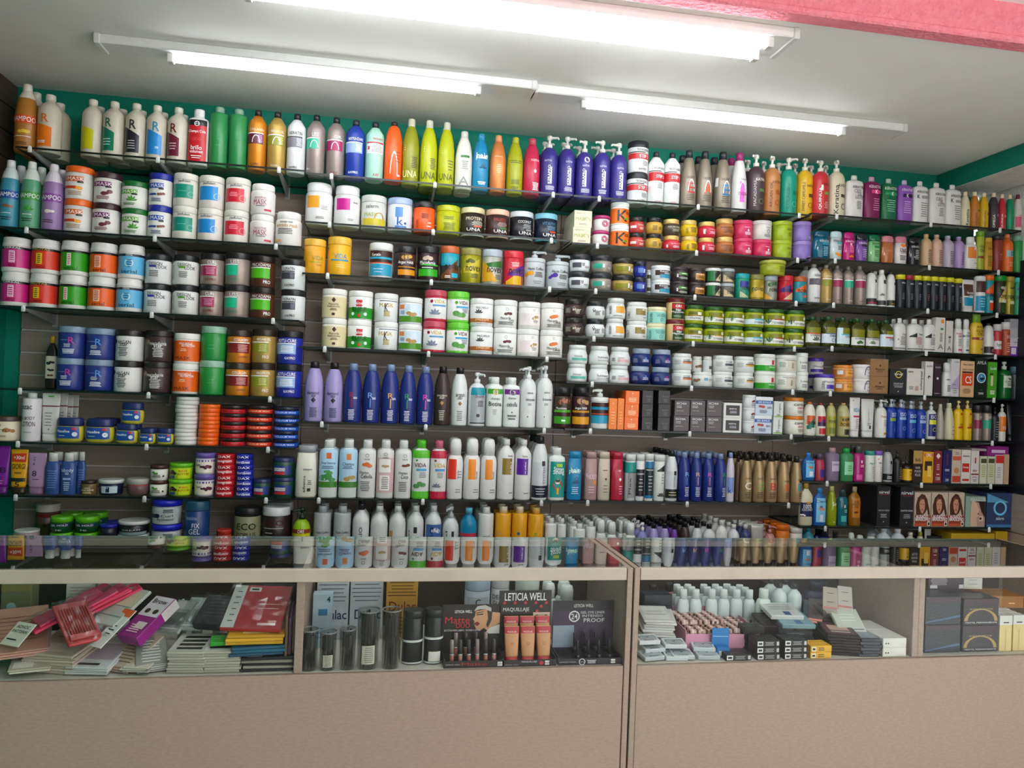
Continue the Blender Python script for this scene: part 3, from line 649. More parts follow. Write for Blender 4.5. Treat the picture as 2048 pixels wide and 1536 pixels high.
S('D1', '''
1625 1655 318 pump c82f36 e6e2da 1 1|v,fff,.1,.5,-.45,QUINUA,.18;p,f4e0dc,.44,.54,-.4,-.15;t,5a1418,.55,.5,KATIVA,.3;p,7aa050,.37,.42,0,.8;l,fcc,.12,.25,4,0,.7|bright red pump bottle
1656 1687 318 pump d9ceb2 e6e2da 1 1|v,2a2220,.05,.55,-.5,Keratina,.26;t,2a2220,.54,.6,KATIVA,.3;p,4a2c24,.34,.39,0,.8;q,2a2220,.18,.18,.4|cream pump bottle with brown lettering
1689 1724 349 ker e0dad8 d8d4d0|t,3a3a40,.72,.7,KÉRASTASE,.25;t,8a7a80,.62,.4,CRIS,.1;t,8a7a80,.55,.3,TAL,.35;t,8a7a80,.48,.45,LISTE,.3;l,777,.2,.4,6,0,.6|first white flat bottle with grey lettering
1725 1758 352 ker 7a1450 c0a0b4|t,f0d8e4,.76,.8,KÉRASTASE,.2;p,e83a8a,.6,.68,-.3,.9;t,fff,.64,.15,K,.3;l,e0a0c0,.2,.5,6,-.1,.7|plum magenta flat bottle
1760 1791 356 ker 0e6b42 b0c8b8|t,e4f0e4,.76,.85,KÉRASTASE,.1;p,2a9a60,.6,.66,-.7,.9;t,fff,.63,.15,K,.2;l,a0d0b0,.2,.5,6,-.5,.6|dark green flat bottle
1792 1822 359 ker 8b52b0 c8b0d4|t,f4e8fa,.76,.75,KÉRASTASE,.1;p,3a1c50,.58,.66,-.5,.8;t,eee,.62,.15,K,.1;l,d8c0e8,.2,.5,6,-.4,.6|violet flat bottle
1823 1853 361 ker e2dedc d8d4d0|t,333,.74,.75,KÉRASTASE,.1;t,222,.62,.15,K,-.5;p,9a9aa0,.58,.65,-.1,.8;l,666,.15,.5,7,-.2,.7|second white flat bottle with grey strip
1855 1887 364 ker e0dad8 d8d4d0|t,3a3a40,.72,.7,KÉRASTASE,.25;t,8a7a80,.6,.4,CRIS,0;t,8a7a80,.54,.3,TAL,.2;t,8a7a80,.47,.45,LISTE,.3;l,777,.2,.4,6,0,.6|third white flat bottle with stepped lettering
1887 1919 368 ker e2dedc d8d4d0|t,333,.72,.75,KÉRASTASE,.2;t,222,.6,.15,K,-.4;p,9a9aa0,.56,.62,0,.8;l,666,.15,.5,7,-.1,.7|fourth white flat bottle with grey strip
1920 1938 382 cone e0d3b4 ecd6b0|v,222,.06,.5,-.1,Keratina,.3|small cream tapered bottle
1939 1957 382 cone c27828 ecd6b0|p,3a6a3a,.45,.5,0,.8;v,8a4a18,.06,.4,-.3,ARGAN,.25;l,8a4a18,.12,.3,3,0,.7|small caramel tapered bottle
1958 1975 384 cone dcae1c ecd6b0|v,3a2a10,.06,.5,-.4,SWEET CAMOMILE,.2;p,6a4a28,.38,.45,.1,.8|small yellow tapered bottle
1977 1995 384 cone 45383e ecd6b0|v,eee,.06,.4,-.4,OMEGA,.22;p,a060a0,.35,.42,.1,.8|small charcoal tapered bottle
1996 2010 387 cone c22a3c ecd6b0|v,fdd,.06,.45,-.4,QUINUA,.22;p,e0a070,.36,.42,.1,.8|small red tapered bottle
2011 2026 388 cone 0a8a62 ecd6b0|l,0a6448,.15,.4,4,.2,.8|small emerald tapered bottle
2027 2042 388 cone dcd2c8 6a1a40|p,d8607c,.12,.4,-.9,.6;l,844,.42,.44,1|small white bottle with burgundy cap
''')
S('A2', '''
0 41 318 cone 3a8fa6 d8e0e0 1 1|w,cfdcdc,.72,.885;p,1d4f9e,.42,.54;t,fff,.48,1.2,SHAMPOO;k,8a5a40,.3,.16,.2;l,fff,.2,.215,1;l,123,.1,.16,2|blue liquid shampoo bottle
42 83 321 cone 5aa07c dce4de 1 1|w,d4e0d8,.72,.885;p,3f9a3c,.42,.54;t,fff,.48,1.2,SHAMPOO;h,3aa02c,.27,.3,.1;l,fff,.2,.215,1;l,132,.1,.16,2|green liquid shampoo bottle
85 128 326 cone 9a7aae e0dce4 1 1|w,dcd4e2,.72,.885;p,8a3aa0,.42,.54;t,fff,.48,1.2,SHAMPOO;k,e8e0dc,.29,.16,.2;l,423,.1,.16,2|lilac liquid shampoo bottle
131 187 333 jar e2e0dc e8671e 2|p,d8601c,.52,.68,-.85,.5;t,fff,.6,.6,MASK,-.05;p,222,.48,.54,.1,.5;k,f0a030,.33,.12,.1;p,d0401c,.3,.38,-.8,0;l,a86,.1,.24,3,-.6,.4|white mask jar with orange lid
188 243 345 jar e2e0dc 3a2228 2|p,7a1c68,.52,.68,-.85,.5;t,fff,.6,.6,MASK,-.05;p,222,.48,.54,.1,.5;k,6a2c38,.33,.14,.2;l,845,.1,.22,3,-.6,.4|white mask jar with dark maroon lid
244 297 363 jar dedfd8 156a2c 2|p,5ea81e,.52,.68,-.85,.5;t,fff,.6,.6,MASK,-.05;p,222,.48,.54,.1,.5;h,3c9a20,.26,.24,.1;l,473,.1,.2,3,-.6,.4|white mask jar with green lid
298 345 347 jar e2e0dc 1e2c94 2|p,2454b4,.52,.68,-.85,.5;t,fff,.6,.6,MASK,-.05;p,222,.48,.54,.1,.5;k,7a3c24,.33,.13,.3;p,1d3f94,.3,.36,-.8,-.1;l,457,.1,.22,3,-.6,.4|white mask jar with navy lid
346 396 347 jar d8d4ca d8d4ca 2|p,0f8a74,.24,.66,-.85,.75;t,334,.74,.5,JeanRobert,.1;l,8cc,.44,.46,1,-.5,.4;q,5ab0a0,.36,.12,.6|pearl jar with emerald label
397 448 352 jar d9d2ca d8d4ca 2|p,1f86cc,.24,.66,-.85,.6;t,345,.74,.5,JeanRobert,-.1;q,9ac0e0,.36,.14,.55|pearl jar with sky blue label
449 499 356 jar d9d2ca d8d4ca 2|p,cc2036,.24,.66,-.85,.65;t,345,.74,.5,JeanRobert,0;l,f9a,.4,.55,3,-.5,.2;q,e08080,.36,.14,.55|pearl jar with red label
500 550 368 jarn e0dcda e6e2e0 2|t,a02a50,.52,.5,SMOOTHIE,-.05;t,a02a50,.38,.55,MASK,-.05,.18;l,555,.24,.28,1,-.4,.4;p,c02848,.1,.16,.3,.8|white smoothie mask jar
551 604 424 jarn e2dfda e6e2e0|t,222,.7,.5,avocado mask;t,c8881e,.6,.9,avocado mask;l,444,.34,.52,4,-.7,.5;p,d8a030,.12,.18,-.9,-.4|white avocado mask jar
''')
S('A3', '''
5 62 475 ser e4e2de e0dedc 2|w,c8247c,.12,.65;w,1c1a1c,.65,.72;p,f4e8ee,.26,.6,-.2,.2;p,c8247c,.28,.58,-.15,.15;l,f4e8ee,.28,.58,5,-.15,.15;t,802,.2,.3,serial;t,eee,.685,.6,CEREAL,0,.045|white jar with magenta band
63 119 479 ser e4e2de e0dedc 2|w,d8341e,.12,.65;w,1c1a1c,.65,.72;p,e8c428,.26,.58,-.35,.1;l,3a3010,.28,.56,5,-.25,0;t,7a1410,.19,.3,serial;t,c8b428,.685,.6,FRUTAS,0,.045|white jar with red band
120 176 482 ser e4e2de e0dedc 2|w,2c9a14,.12,.65;w,1c1a1c,.65,.72;p,f0e4dc,.26,.62,-.3,.0;l,c0242c,.28,.6,6,-.26,-.04;t,124a0c,.19,.45,serial|white jar with green band
178 234 486 ser e4e2de e0dedc 2|w,ea5c12,.12,.65;w,1c1a1c,.65,.72;p,f4c4a8,.26,.6,-.35,.1;l,b02a10,.28,.58,6,-.3,.05;t,7a2a08,.19,.45,serial|white jar with orange band
235 288 490 ser e4e2de e0dedc 2|w,5cb0dc,.12,.65;w,1c2030,.65,.72;q,cfe8f4,.45,.16;l,1c4a70,.3,.58,4,-.15,.2;t,14345a,.2,.6,serial;t,eee,.685,.25,CREMA|white jar with light blue band
289 344 508 jarn dfdfe0 1e2024 2|t,333a48,.66,.5,DESIGN,-.05;t,333a48,.55,.4,LOOK,.4;p,2c2c9a,.54,.6,-.5,.0;v,223,.15,.65,-.85,DESIGN LOOK,.12;l,666,.22,.44,4,-.5,.2|white jar with navy strip
345 399 510 jarn dfdfdc 1e2024 2|t,333a38,.66,.5,DESIGN,0;t,333a38,.55,.4,LOOK,.45;p,5c9a1c,.54,.6,-.4,.1;v,343,.15,.65,-.8,DESIGN LOOK,.12;l,666,.22,.44,4,-.4,.3|white jar with lime strip
400 448 507 jar 96867f* 1c1a1c 2|p,981a4c,.28,.6,-.98,.45;p,eee,.6,.63,-.98,.4;t,eee,.7,.4,CURL,.1;l,d8a,.32,.56,5,-.5,.4;t,7a1c24,.16,.45,KAYPRO,0|taupe jar with crimson panel
449 500 505 jar 96867f* 1c1a1c 2|p,2fae8d,.28,.6,-.98,.25;p,eee,.6,.63,-.98,.25;t,eee,.7,.35,LISS,0;l,1c8,.32,.56,5,-.6,.2;t,2c8a78,.16,.45,KAYPRO,-.1|taupe jar with mint panel
501 550 512 jar 5a3222* 1c1614 2|p,4cae14,.28,.6,-.98,.7;p,eee,.6,.63,-.98,.7;t,eee,.7,.85,MACADAMIA,0;t,eee,.16,.3,PRO,.5|brown jar with lime panel
562 611 519 jar d0d4d4 1c1c1e 2|p,44424e,.34,.56,-.9,.2;t,222,.68,.5,KERATIN,-.3;p,333,.58,.61,-.9,.2;l,889,.36,.54,6,-.2,.15;t,222,.14,.4,KAYPRO,-.2|silver white keratin jar
''')
S('A4', '''
92 116 672 flk 1f1c18 d0a018 1 0 .07|p,d8d4c0,.2,.62;k,222,.5,.24;k,222,.36,.2;k,6a3a20,.26,.16|floral bottle with yellow neck
115 171 653 jar 22327c 7a90a8 2|t,c03a9a,.56,.22,R,.15,.2;l,aac,.56,.58,1,-.7,-.05;l,ccd,.34,.46,3,-.4,.1;l,eef,.14,.3,4,-.5,.4|navy jar with pink letter
172 230 657 jar 22327c 7a90a8 2|t,5a9ae0,.56,.22,R,.25,.2;l,aac,.56,.58,1,-.6,.05;l,ccd,.34,.46,3,-.3,.2;l,eef,.14,.3,4,-.4,.5|navy jar with sky blue letter
231 288 660 jar dad9d6 231c1c 2|t,222,.6,.5,ARGAN,-.1;t,222,.52,.3,star,-.1;d,222,.62,.09,-.75;l,555,.14,.44,6,-.5,.2|white jar with black star
289 345 661 jar 3a2c2a 231c1c 2|t,ddd,.58,.6,macadamia,.1;t,eee,.5,.3,star,.1;d,8a6a4a,.62,.09,-.6;l,ccc,.14,.44,6,-.3,.5|dark brown jar with white print
347 400 667 jar e6e3de e6e3de 2|w,e05e12,.08,.76;t,fff,.66,.5,MASCARILLA,.1;t,fff,.59,.5,NUTRICION,.3;t,5a1c08,.18,.6,MASK,-.1;l,fca,.4,.5,2,-.3,.2|orange nutrition mask jar
401 452 653 jar 22863a 8ab49c 2|l,4aa862,.3,.5,2,-.2,.4|glittery green jar with pale lid
453 502 660 jar c87a1e* 2c201a 2|p,7a1c1c,.3,.6,-.98,.9;p,eee,.6,.63,-.98,.9;t,fff,.7,.6,COLLAGEN,.3;l,d99,.34,.56,5,0,.8;t,4a1a10,.18,.35,KAYPRO,.5|orange collagen jar with maroon panel
503 552 659 jar ac8c48* 2c201a 2|p,8c8f1c,.3,.6,-.98,.5;p,eee,.6,.63,-.98,.5;t,fff,.7,.6,ARGAN OIL,.1;l,cc8,.34,.56,5,-.3,.4;t,eee,.18,.25,PRO,.3|gold argan jar with olive panel
553 605 662 jar 1c2a94 14161e 2|p,8cb0e4,.3,.6,-.98,.6;p,eee,.6,.63,-.98,.6;t,fff,.7,.75,BOTU-CURE,-.1;l,fff,.34,.56,5,-.6,.5;t,fff,.18,.4,KAYPRO,.2|royal blue jar with pale panel
''')
S('A5', '''
-14 43 833 jar e0d6bc 4a3a30|k,c87a3a,.62,.15,-.3;t,5a3a20,.42,.7,BUTTER,.1;k,a86a34,.4,.14,.6;l,864,.16,.24,2|cream butter jar with brown lid
45 82 786 cyl dcd8dc c8ccc8|t,2a1c28,.7,.6,ozac,-.2;t,3a2030,.48,.75,& BODY,0;t,3a2030,.36,.75,LOTION,0,.1;l,766,.18,.2,1|white body lotion bottle
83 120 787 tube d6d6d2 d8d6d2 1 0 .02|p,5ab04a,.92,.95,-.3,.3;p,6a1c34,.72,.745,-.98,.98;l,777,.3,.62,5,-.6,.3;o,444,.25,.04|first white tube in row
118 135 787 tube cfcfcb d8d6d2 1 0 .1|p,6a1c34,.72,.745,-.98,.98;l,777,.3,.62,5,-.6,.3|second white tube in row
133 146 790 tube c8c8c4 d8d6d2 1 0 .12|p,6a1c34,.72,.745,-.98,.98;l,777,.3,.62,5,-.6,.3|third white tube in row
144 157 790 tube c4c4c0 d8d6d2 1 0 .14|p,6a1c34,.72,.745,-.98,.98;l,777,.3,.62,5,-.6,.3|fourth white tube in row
113 169 836 vas c0b83c 1c2860|p,1e4a98,.16,.64,-.85,.8;t,fff,.46,.45,Vaseline,-.3;p,d02030,.52,.6,.3,.65;o,dfe8f4,.34,.09,.5;l,cde,.26,.3,1,-.7,-.1|large yellow jelly jar
171 230 838 vas c0b83c 1c2860 1 1|p,1e4a98,.16,.64,-.85,.8;t,fff,.46,.45,Vaseline,-.3;p,d02030,.52,.6,.3,.65;o,dfe8f4,.34,.09,.5;l,cde,.26,.3,1,-.7,-.1|large yellow jelly jar
231 277 848 vas c0b83c 1c2860 1 1|p,1e4a98,.16,.64,-.85,.8;t,fff,.46,.45,Vaseline,-.3;p,d02030,.52,.6,.3,.65;o,dfe8f4,.34,.09,.5|medium yellow jelly jar
243 289 806 ^vas c0b83c 1c2860|p,1e4a98,.16,.64,-.85,.8;t,fff,.46,.45,Vaseline,-.3;p,d02030,.52,.6,.3,.65;o,dfe8f4,.34,.09,.5|yellow jelly jar resting on another
279 312 857 vas c0b83c 1c2860 1 1|p,1e4a98,.16,.64,-.85,.8;t,fff,.46,.45,Vaseline,-.3;p,d02030,.52,.6,.3,.65;o,dfe8f4,.34,.09,.5|small yellow jelly jar
314 348 857 vas c0b83c 1c2860|p,1e4a98,.16,.64,-.85,.8;t,fff,.46,.45,Vaseline,-.3;p,d02030,.52,.6,.3,.65;o,dfe8f4,.34,.09,.5|small yellow jelly jar
350 396 794 tin d8d8d4 dcdcd8 6||flat white tin
397 440 809 tin ec5a10 f06818 5||flat orange tin
441 492 811 tin c8242c 2a1c1c 5|t,5a0c10,.3,.9,MATTE WAX,0,.22|flat red wax tin
493 545 811 tin d8341c 2a1c1c 5|t,fca,.3,.9,COLOUR WAX,0,.22|flat orange red wax tin
546 598 814 tin 1c54c0 1a2038 5|t,def,.3,.9,COLOUR WAX,0,.22|flat blue wax tin
''')
S('A6', '''
-14 20 893 tube 7a1e96 5a1470|t,3a0c48,.5,.4,8,.3,.12;l,c8a,.2,.3,2|purple hair tube
21 56 900 tube dca018 2a2014|s,c83a14,.72,.9,.92,-.9,.8;t,fff,.82,.6,+30ml;t,3a2408,.62,.75,GIORGI,0,.12;l,642,.45,.5,1;p,222,.28,.36,-.9,.9;t,3a2408,.22,.25,5|yellow styling tube with red flash
56 93 907 tube b490b4 8a6a8c|t,3a2c3c,.5,.25,8,-.2,.14;v,534,.7,.9,-.3,8.21,.1;l,645,.34,.38,1|mauve hair tube
91 121 906 wid 34508c d8d8d4 1 1|l,6a86c0,.15,.6,8,-.6,.7|first blue lotion bottle, white cap
122 153 906 wid 34508c d8d8d4 1 1|t,cde,.58,.8,labody;l,dde,.48,.54,2,-.3,.3;p,9ab0dc,.36,.41,-.5,.5;l,cde,.1,.32,5,-.4,.4|second blue lotion bottle, white cap
154 172 904 wid 34508c d8d8d4 1 0 .03|l,6a86c0,.15,.6,8,-.6,.7|third blue lotion bottle, white cap
162 195 962 jarn 6a5a34 2a2018|t,e8d8a8,.5,.4,100%;t,f4ecd0,.36,.85,ARGAN REPAIR;l,dc9,.12,.26,2|brown repair jar
198 247 960 tub 141c38 d8dad8|p,c0d4dc,.15,.6,-.6,.7;p,1c2c50,.2,.56,-.2,.1;t,dde,.5,.4,Lusti,-.4|navy jar with white lid
254 300 958 bowl 8a6a6a~ a8a8a0|w,c03a3a,.6,.64|clear rosy jar with silver lid
301 337 931 tub dcdcd0 4a2c24 2|k,5a9a3a,.5,.12,-.2;l,333,.2,.4,3,-.6,.5;o,333,.3,.06,.7|small white jar with brown lid
339 386 927 tub 9cc820 68b81c 2|p,c8d818,.1,.68,0,.9;k,4a2c1c,.45,.16,-.55;p,3a4a8c,.08,.26,-.8,-.3;t,c02828,.55,.35,KIDS,.4;t,a0401c,.36,.5,BUTTER,.45|bright green kids jar
389 429 906 tub c0bcc8 6a5aa8 2|p,e8e0d0,.1,.68,-.9,.9;w,5a48a8,.6,.68;k,5a2038,.34,.15,.5;k,3a1c2c,.34,.14,.1;t,334,.45,.35,Twist,-.5|small purple and white jar
432 470 908 tin c41c28 c41c28 4|t,fff,.75,.7,DAX,0,.22;t,fff,.28,.85,wavegroom,0,.26|red pomade tin
471 507 909 tin 1c2ca0 1c2ca0 4|t,fff,.75,.7,DAX,0,.22;t,fff,.28,.85,short&neat,0,.26|blue pomade tin
506 541 959 jar 14402c 26305c|p,20387c,.15,.62,-.8,.8;p,e4e4e4,.34,.5,-.8,.2;t,222,.42,.5,POMADE,-.3;p,c0242c,.16,.3,-.8,.2|green pomade jar
545 589 916 jar 14402c 26305c 2|p,20387c,.15,.62,-.8,.8;p,e4e4e4,.34,.5,-.7,.3;t,222,.42,.5,POMADE,-.2;p,c0242c,.16,.3,-.7,.3|green stacked pomade jar
''')
S('A7', '''
72 119 1009 jar 5a4034 c0b8ac 1 0 .14|p,3c4a1c,.1,.5;w,702020,.66,.76;o,222,.45,.08,.2|brown gel jar standing at back
30 79 1062 jar a08a8c d8d8d4 2||pale jar with white lid
102 147 1034 bowl 0e4c26 5cb414 2 1|p,1c3050,.42,.6,-.9,.9;t,eee,.5,.8,GEL HOLD,0;t,fff,.22,.25,ic|green gel jar, lime lid
150 198 1034 bowl 0e4c26 5cb414 2 1|p,1c3050,.42,.6,-.9,.9;t,eee,.5,.8,GEL HOLD,0;t,fff,.22,.25,ic|green gel jar, lime lid
199 234 1050 tub 1c2030 1c28a0 2 1||dark jar with blue lid
236 297 1043 tub 14141a d4d6d4 2|t,ddd,.4,.6,DREAM,0;p,8aa0a0,.05,.26|black jar with wide white lid
304 364 1001 tub a8b0b0 1c28b8 2|p,b8c0c0,.05,.6;t,222,.38,.4,Curl,.3;t,222,.24,.6,Activator,.2;k,1c2448,.38,.16,-.6;l,223,.5,.66,3,.0,.7|grey curl activator jar with blue lid
369 419 1003 jar 16386c 24506c|t,9ac,.66,.5,motina,-.3;t,dde,.5,.3,FIX,.1;t,dde,.38,.45,GEL,0;l,dde,.18,.28,3,-.3,.4|tall blue fixing gel jar
432 462 1060 tin b02c24 b83028 2|t,fdd,.3,.7,DAX|low red pomade tin
468 522 1016 jar 7a7c5c 141414|w,8a8c68,.1,.6;t,1c1c14,.56,.75,ECO,0,.16;t,222,.36,.75,ISOPLUS;o,222,.3,.07,-.7;q,222,.22,.1,.4|tall olive styling gel jar
524 580 1015 jar 241416 d4d6d8 1 1|t,5a1c24,.64,.8,ECO,0,.12;p,aaa,.5,.52,-.7,.7;l,bbb,.2,.44,3,-.6,0|tall dark styling gel jar, white lid
''')
S('B2', '''
611 666 366 jarn e6e4e4 e8e6e6|p,eaa02e,.4,.68,-.8,.1;l,999,.36,.46,3,.2,.7;l,777,.14,.2,2,-.2,.5|white jar with orange square
668 721 372 jarn e6e4e4 e8e6e6|p,c41e8c,.4,.68,-.8,.2;t,222,.6,.2,fanola,.6;l,888,.14,.2,2,0,.5|white jar with magenta square
722 773 391 jar c8cac4 d0d2ce|p,c8b430,.1,.3,-.9,.9;t,666,.66,.5,salerm,-.2;t,a8b01c,.42,.55,MASK,-.3;a,c07a2c,.3,.25,.4|grey mask jar with yellow base
775 825 396 jar dce0e8 a8b8dc|p,5a8cd0,.4,.7,-.4,.2;t,1c5cb0,.28,.25,k,0,.24;o,1c4c90,.22,.05,.4;p,4a7cc0,.08,.14,-.4,.5|white jar with blue letter k
827 870 403 jar ec5820 201c1c|l,402,.44,.6,4,-.3,.5;l,fff,.14,.36,2,.3,.7;v,521,.14,.4,-.6,SALERM,.12|orange jar with black lid
872 920 411 jar b5bc14 b9c01c|l,667008,.5,.62,3,-.4,.5;l,667008,.14,.4,6,-.4,.6|lime green jar
921 969 415 jar 2a221c d4ccA0|w,d0d0c0,.0,.05;t,e8d8c0,.6,.7,PROTEIN,.1;l,bba,.36,.52,4,-.1,.8;p,d8604c,.3,.36,.1,.7;t,eee,.22,.6,UNA,.1|black jar with cream lid
971 1018 419 jar 3a2220 e0b8a0|w,e0b8a0,.0,.05;t,b03a34,.62,.5,FRUITS,.1;l,a88,.38,.54,4,-.1,.7;p,3a7a3c,.3,.36,.1,.7;t,eee,.22,.6,UNA,.2|dark brown jar with peach lid
1019 1066 423 jar 16161c ccd4d8|w,d8dcdc,.0,.05;t,ddd,.62,.6,COCONUT,.1;l,aaa,.38,.54,4,-.1,.7;p,9a9a9c,.3,.36,.2,.7;t,eee,.22,.6,UNA,.2|black jar with white lid
1068 1114 427 jar 141c30 78b8d0|w,58a8c4,.0,.05;t,48a,.62,.6,VITAMIN,.1;l,68a,.38,.54,4,-.1,.7;p,d8502c,.3,.36,.2,.7;t,eee,.22,.6,UNA,.2|navy jar with light blue lid
''')
S('B3', '''
607 652 478 jar dc9c1c e0b040|t,8a8a1c,.46,.55,VIDA,.3,.12;p,9aa01c,.33,.36,-.4,.7;l,a8701c,.24,.3,2,.1,.7|left yellow jar with olive lettering
655 703 474 jar e6ac1e e8b440|t,3a94b8,.5,.55,VIDA,.2,.12;p,3a94b8,.38,.42,-.6,.8;l,fd8,.2,.3,2,-.3,.6;o,7a8a3c,.7,.05,-.9|right yellow jar with blue lettering
738 786 486 jar d8dad8 e2e4e2|p,3c2018,.42,.78,-.93,.93;t,fff,.66,.4,Keratin,-.4;p,2c9cc0,.54,.6,-.9,.9;p,c0482c,.42,.45,-.9,.9;p,2a94b8,.08,.4,-.9,.9;l,cde,.14,.3,2,-.6,.2|white keratin jar with teal panel
788 832 492 jar 2c161c 1c1a1e|p,4a2c1c,.5,.76,-.6,.9;k,c89a50,.66,.18,.2;t,fff,.5,.75,Argan HAIR,.1;p,d88c14,.14,.3,-.6,.9;p,c8801c,.36,.39,-.6,.9|dark jar with amber panel
834 878 492 jar 2c161c 1c1a1e|k,c8b0a0,.66,.16,0;t,fff,.52,.75,Macadamia,0;p,2ca01c,.14,.34,-.8,.9;p,3cb02c,.44,.48,-.6,.9;l,dfd,.36,.4,1,-.5,.5|dark jar with bright green panel
880 918 492 jar 2a2a24 b85a28|p,1694a8,.46,.8,-.95,.95;s,6a3a1c,.1,.2,.7,-.95,.95;t,1a1414,.42,.8,novex,.2,.14;p,18a8c0,.14,.26,.1,.8;l,eee,.12,.2,2,-.6,0|brown and teal diagonal jar
920 962 496 jar 9a9416* 8c8844|s,c0b030,.3,.4,.75,-.95,.95;t,1c1c14,.42,.8,novex,.2,.14;k,5a5a14,.62,.16,-.2;l,443,.16,.28,3,-.1,.6|olive gold jar
963 1004 499 jar a8a8a0* a8b4c0|s,2c6a2c,.5,.6,.7,-.7,.95;s,d09a20,.1,.7,.1,-.95,.5;t,1c1c1c,.42,.8,novex,.2,.14;l,555,.16,.3,3,.2,.8|silver jar with gold ribbon
1006 1046 502 jar c01c34 d02438|s,d8a818,.05,.1,.5,-.95,.95;s,5a1c8c,.3,.36,.62,-.6,.95;t,1c1014,.42,.8,novex,.3,.14;l,fcc,.55,.68,4,-.3,.5|red and gold jar with purple ribbon
1047 1090 500 jarp b8bec2 c0c6ca|t,222,.5,.8,Haute Coiffure,.1;k,e09a20,.36,.16,-.6;l,222,.28,.42,4,-.1,.7;l,777,.1,.2,2,-.2,.6|grey pump jar with orange drop
1092 1137 508 jarp b8bec2 c0c6ca|t,222,.5,.8,Haute Coiffure,.1;k,4a2c94,.36,.16,-.6;l,222,.28,.42,4,-.1,.7;l,777,.1,.2,2,-.2,.6|grey pump jar with purple drop
''')
S('C2', '''
1147 1183 421 box d8d4b8 0 2 0 0 0.2|t,9aa080,.85,.5,salerm,-.3;t,98a840,.5,.65,MASK,-.2,.2;a,c09a50,.4,.2,.4;l,a98,.14,.24,2|small cream mask carton
1186 1218 431 tub dedad8 a82c68 2|o,c84a78,.45,.14,.2;q,a02850,.45,.2,.2;v,777,.1,.6,.7,CREMA,.12|white jar with rose lid
1221 1257 405 jar e0dedc e2e0de 2|w,e8701c,.06,.72;t,1c1410,.4,.6,K,0,.5;k,6a9020,.28,.1,.4;l,622,.46,.6,3,.3,.8|orange jar with black letter K
1258 1288 434 pot b83c38 1c1c1c 2|p,ddd,.28,.44,-.95,-.4;t,fdd,.5,.4,Cotton,.2;l,ecc,.2,.36,3,0,.6|small brick red pot, black lid
1290 1323 435 pot c8a040 1c1c1c 2|l,6a4a14,.2,.5,5,-.5,.1;l,7a5a1c,.24,.44,4,.2,.7|small gold pot, black lid
1325 1359 471 pot c42438 d8b46c* 1|t,fbc,.46,.5,QUINUA,.1;l,fcd,.2,.36,3,-.2,.7;p,ddd,.2,.4,-.8,-.65|lower red pot, gold lid
1325 1359 438 ^pot 443830 d8b46c* 1|t,ccb,.5,.75,MACADAMIA,.1;l,aa9,.24,.4,3,-.2,.7|dark brown pot, gold lid
1361 1394 440 pot dcb414 d8b46c* 2|l,5a4410,.22,.56,6,-.2,.7;v,443,.14,.5,-.5,CAMOMILE,.14|small yellow pot, gold lid
1395 1429 443 pot c4203a d8b46c* 2|t,fbc,.5,.5,QUINUA,.3;l,fcd,.22,.4,3,-.1,.7;p,ddd,.2,.5,-.7,-.5|small crimson pot, gold lid
1430 1466 437 pot b06a3c d8b46c* 2|t,5a2c14,.5,.7,ARGAN,0;l,6a3418,.2,.4,4,-.4,.8|small caramel pot, gold lid
1467 1503 440 jar c82a58 d03a66 2|l,fbd,.56,.62,1,-.2,.4;d,fff,.42,.06,.2;l,fde,.16,.34,4,-.2,.5|bright pink jar
1504 1541 479 jar c82a58 d03a66 1|l,fbd,.56,.62,1,-.2,.4;d,fff,.42,.06,.2;l,fde,.16,.34,4,-.2,.5|lower pink jar under white one
1504 1541 441 ^jar d2ccc8 d8d2ce 1|l,666,.6,.64,1,0,.6;q,333,.42,.1,.3;l,777,.12,.28,3,-.2,.6|white jar on pink jar
1545 1582 442 jar 9ab020 a4b82c 2|l,56641a,.5,.62,3,0,.6;p,7a8c1c,.2,.4,.2,.6|lime green jar
1585 1620 443 jar 8a72bc 9880c6 2|l,dce,.14,.24,3,.3,.7|lilac jar
''')
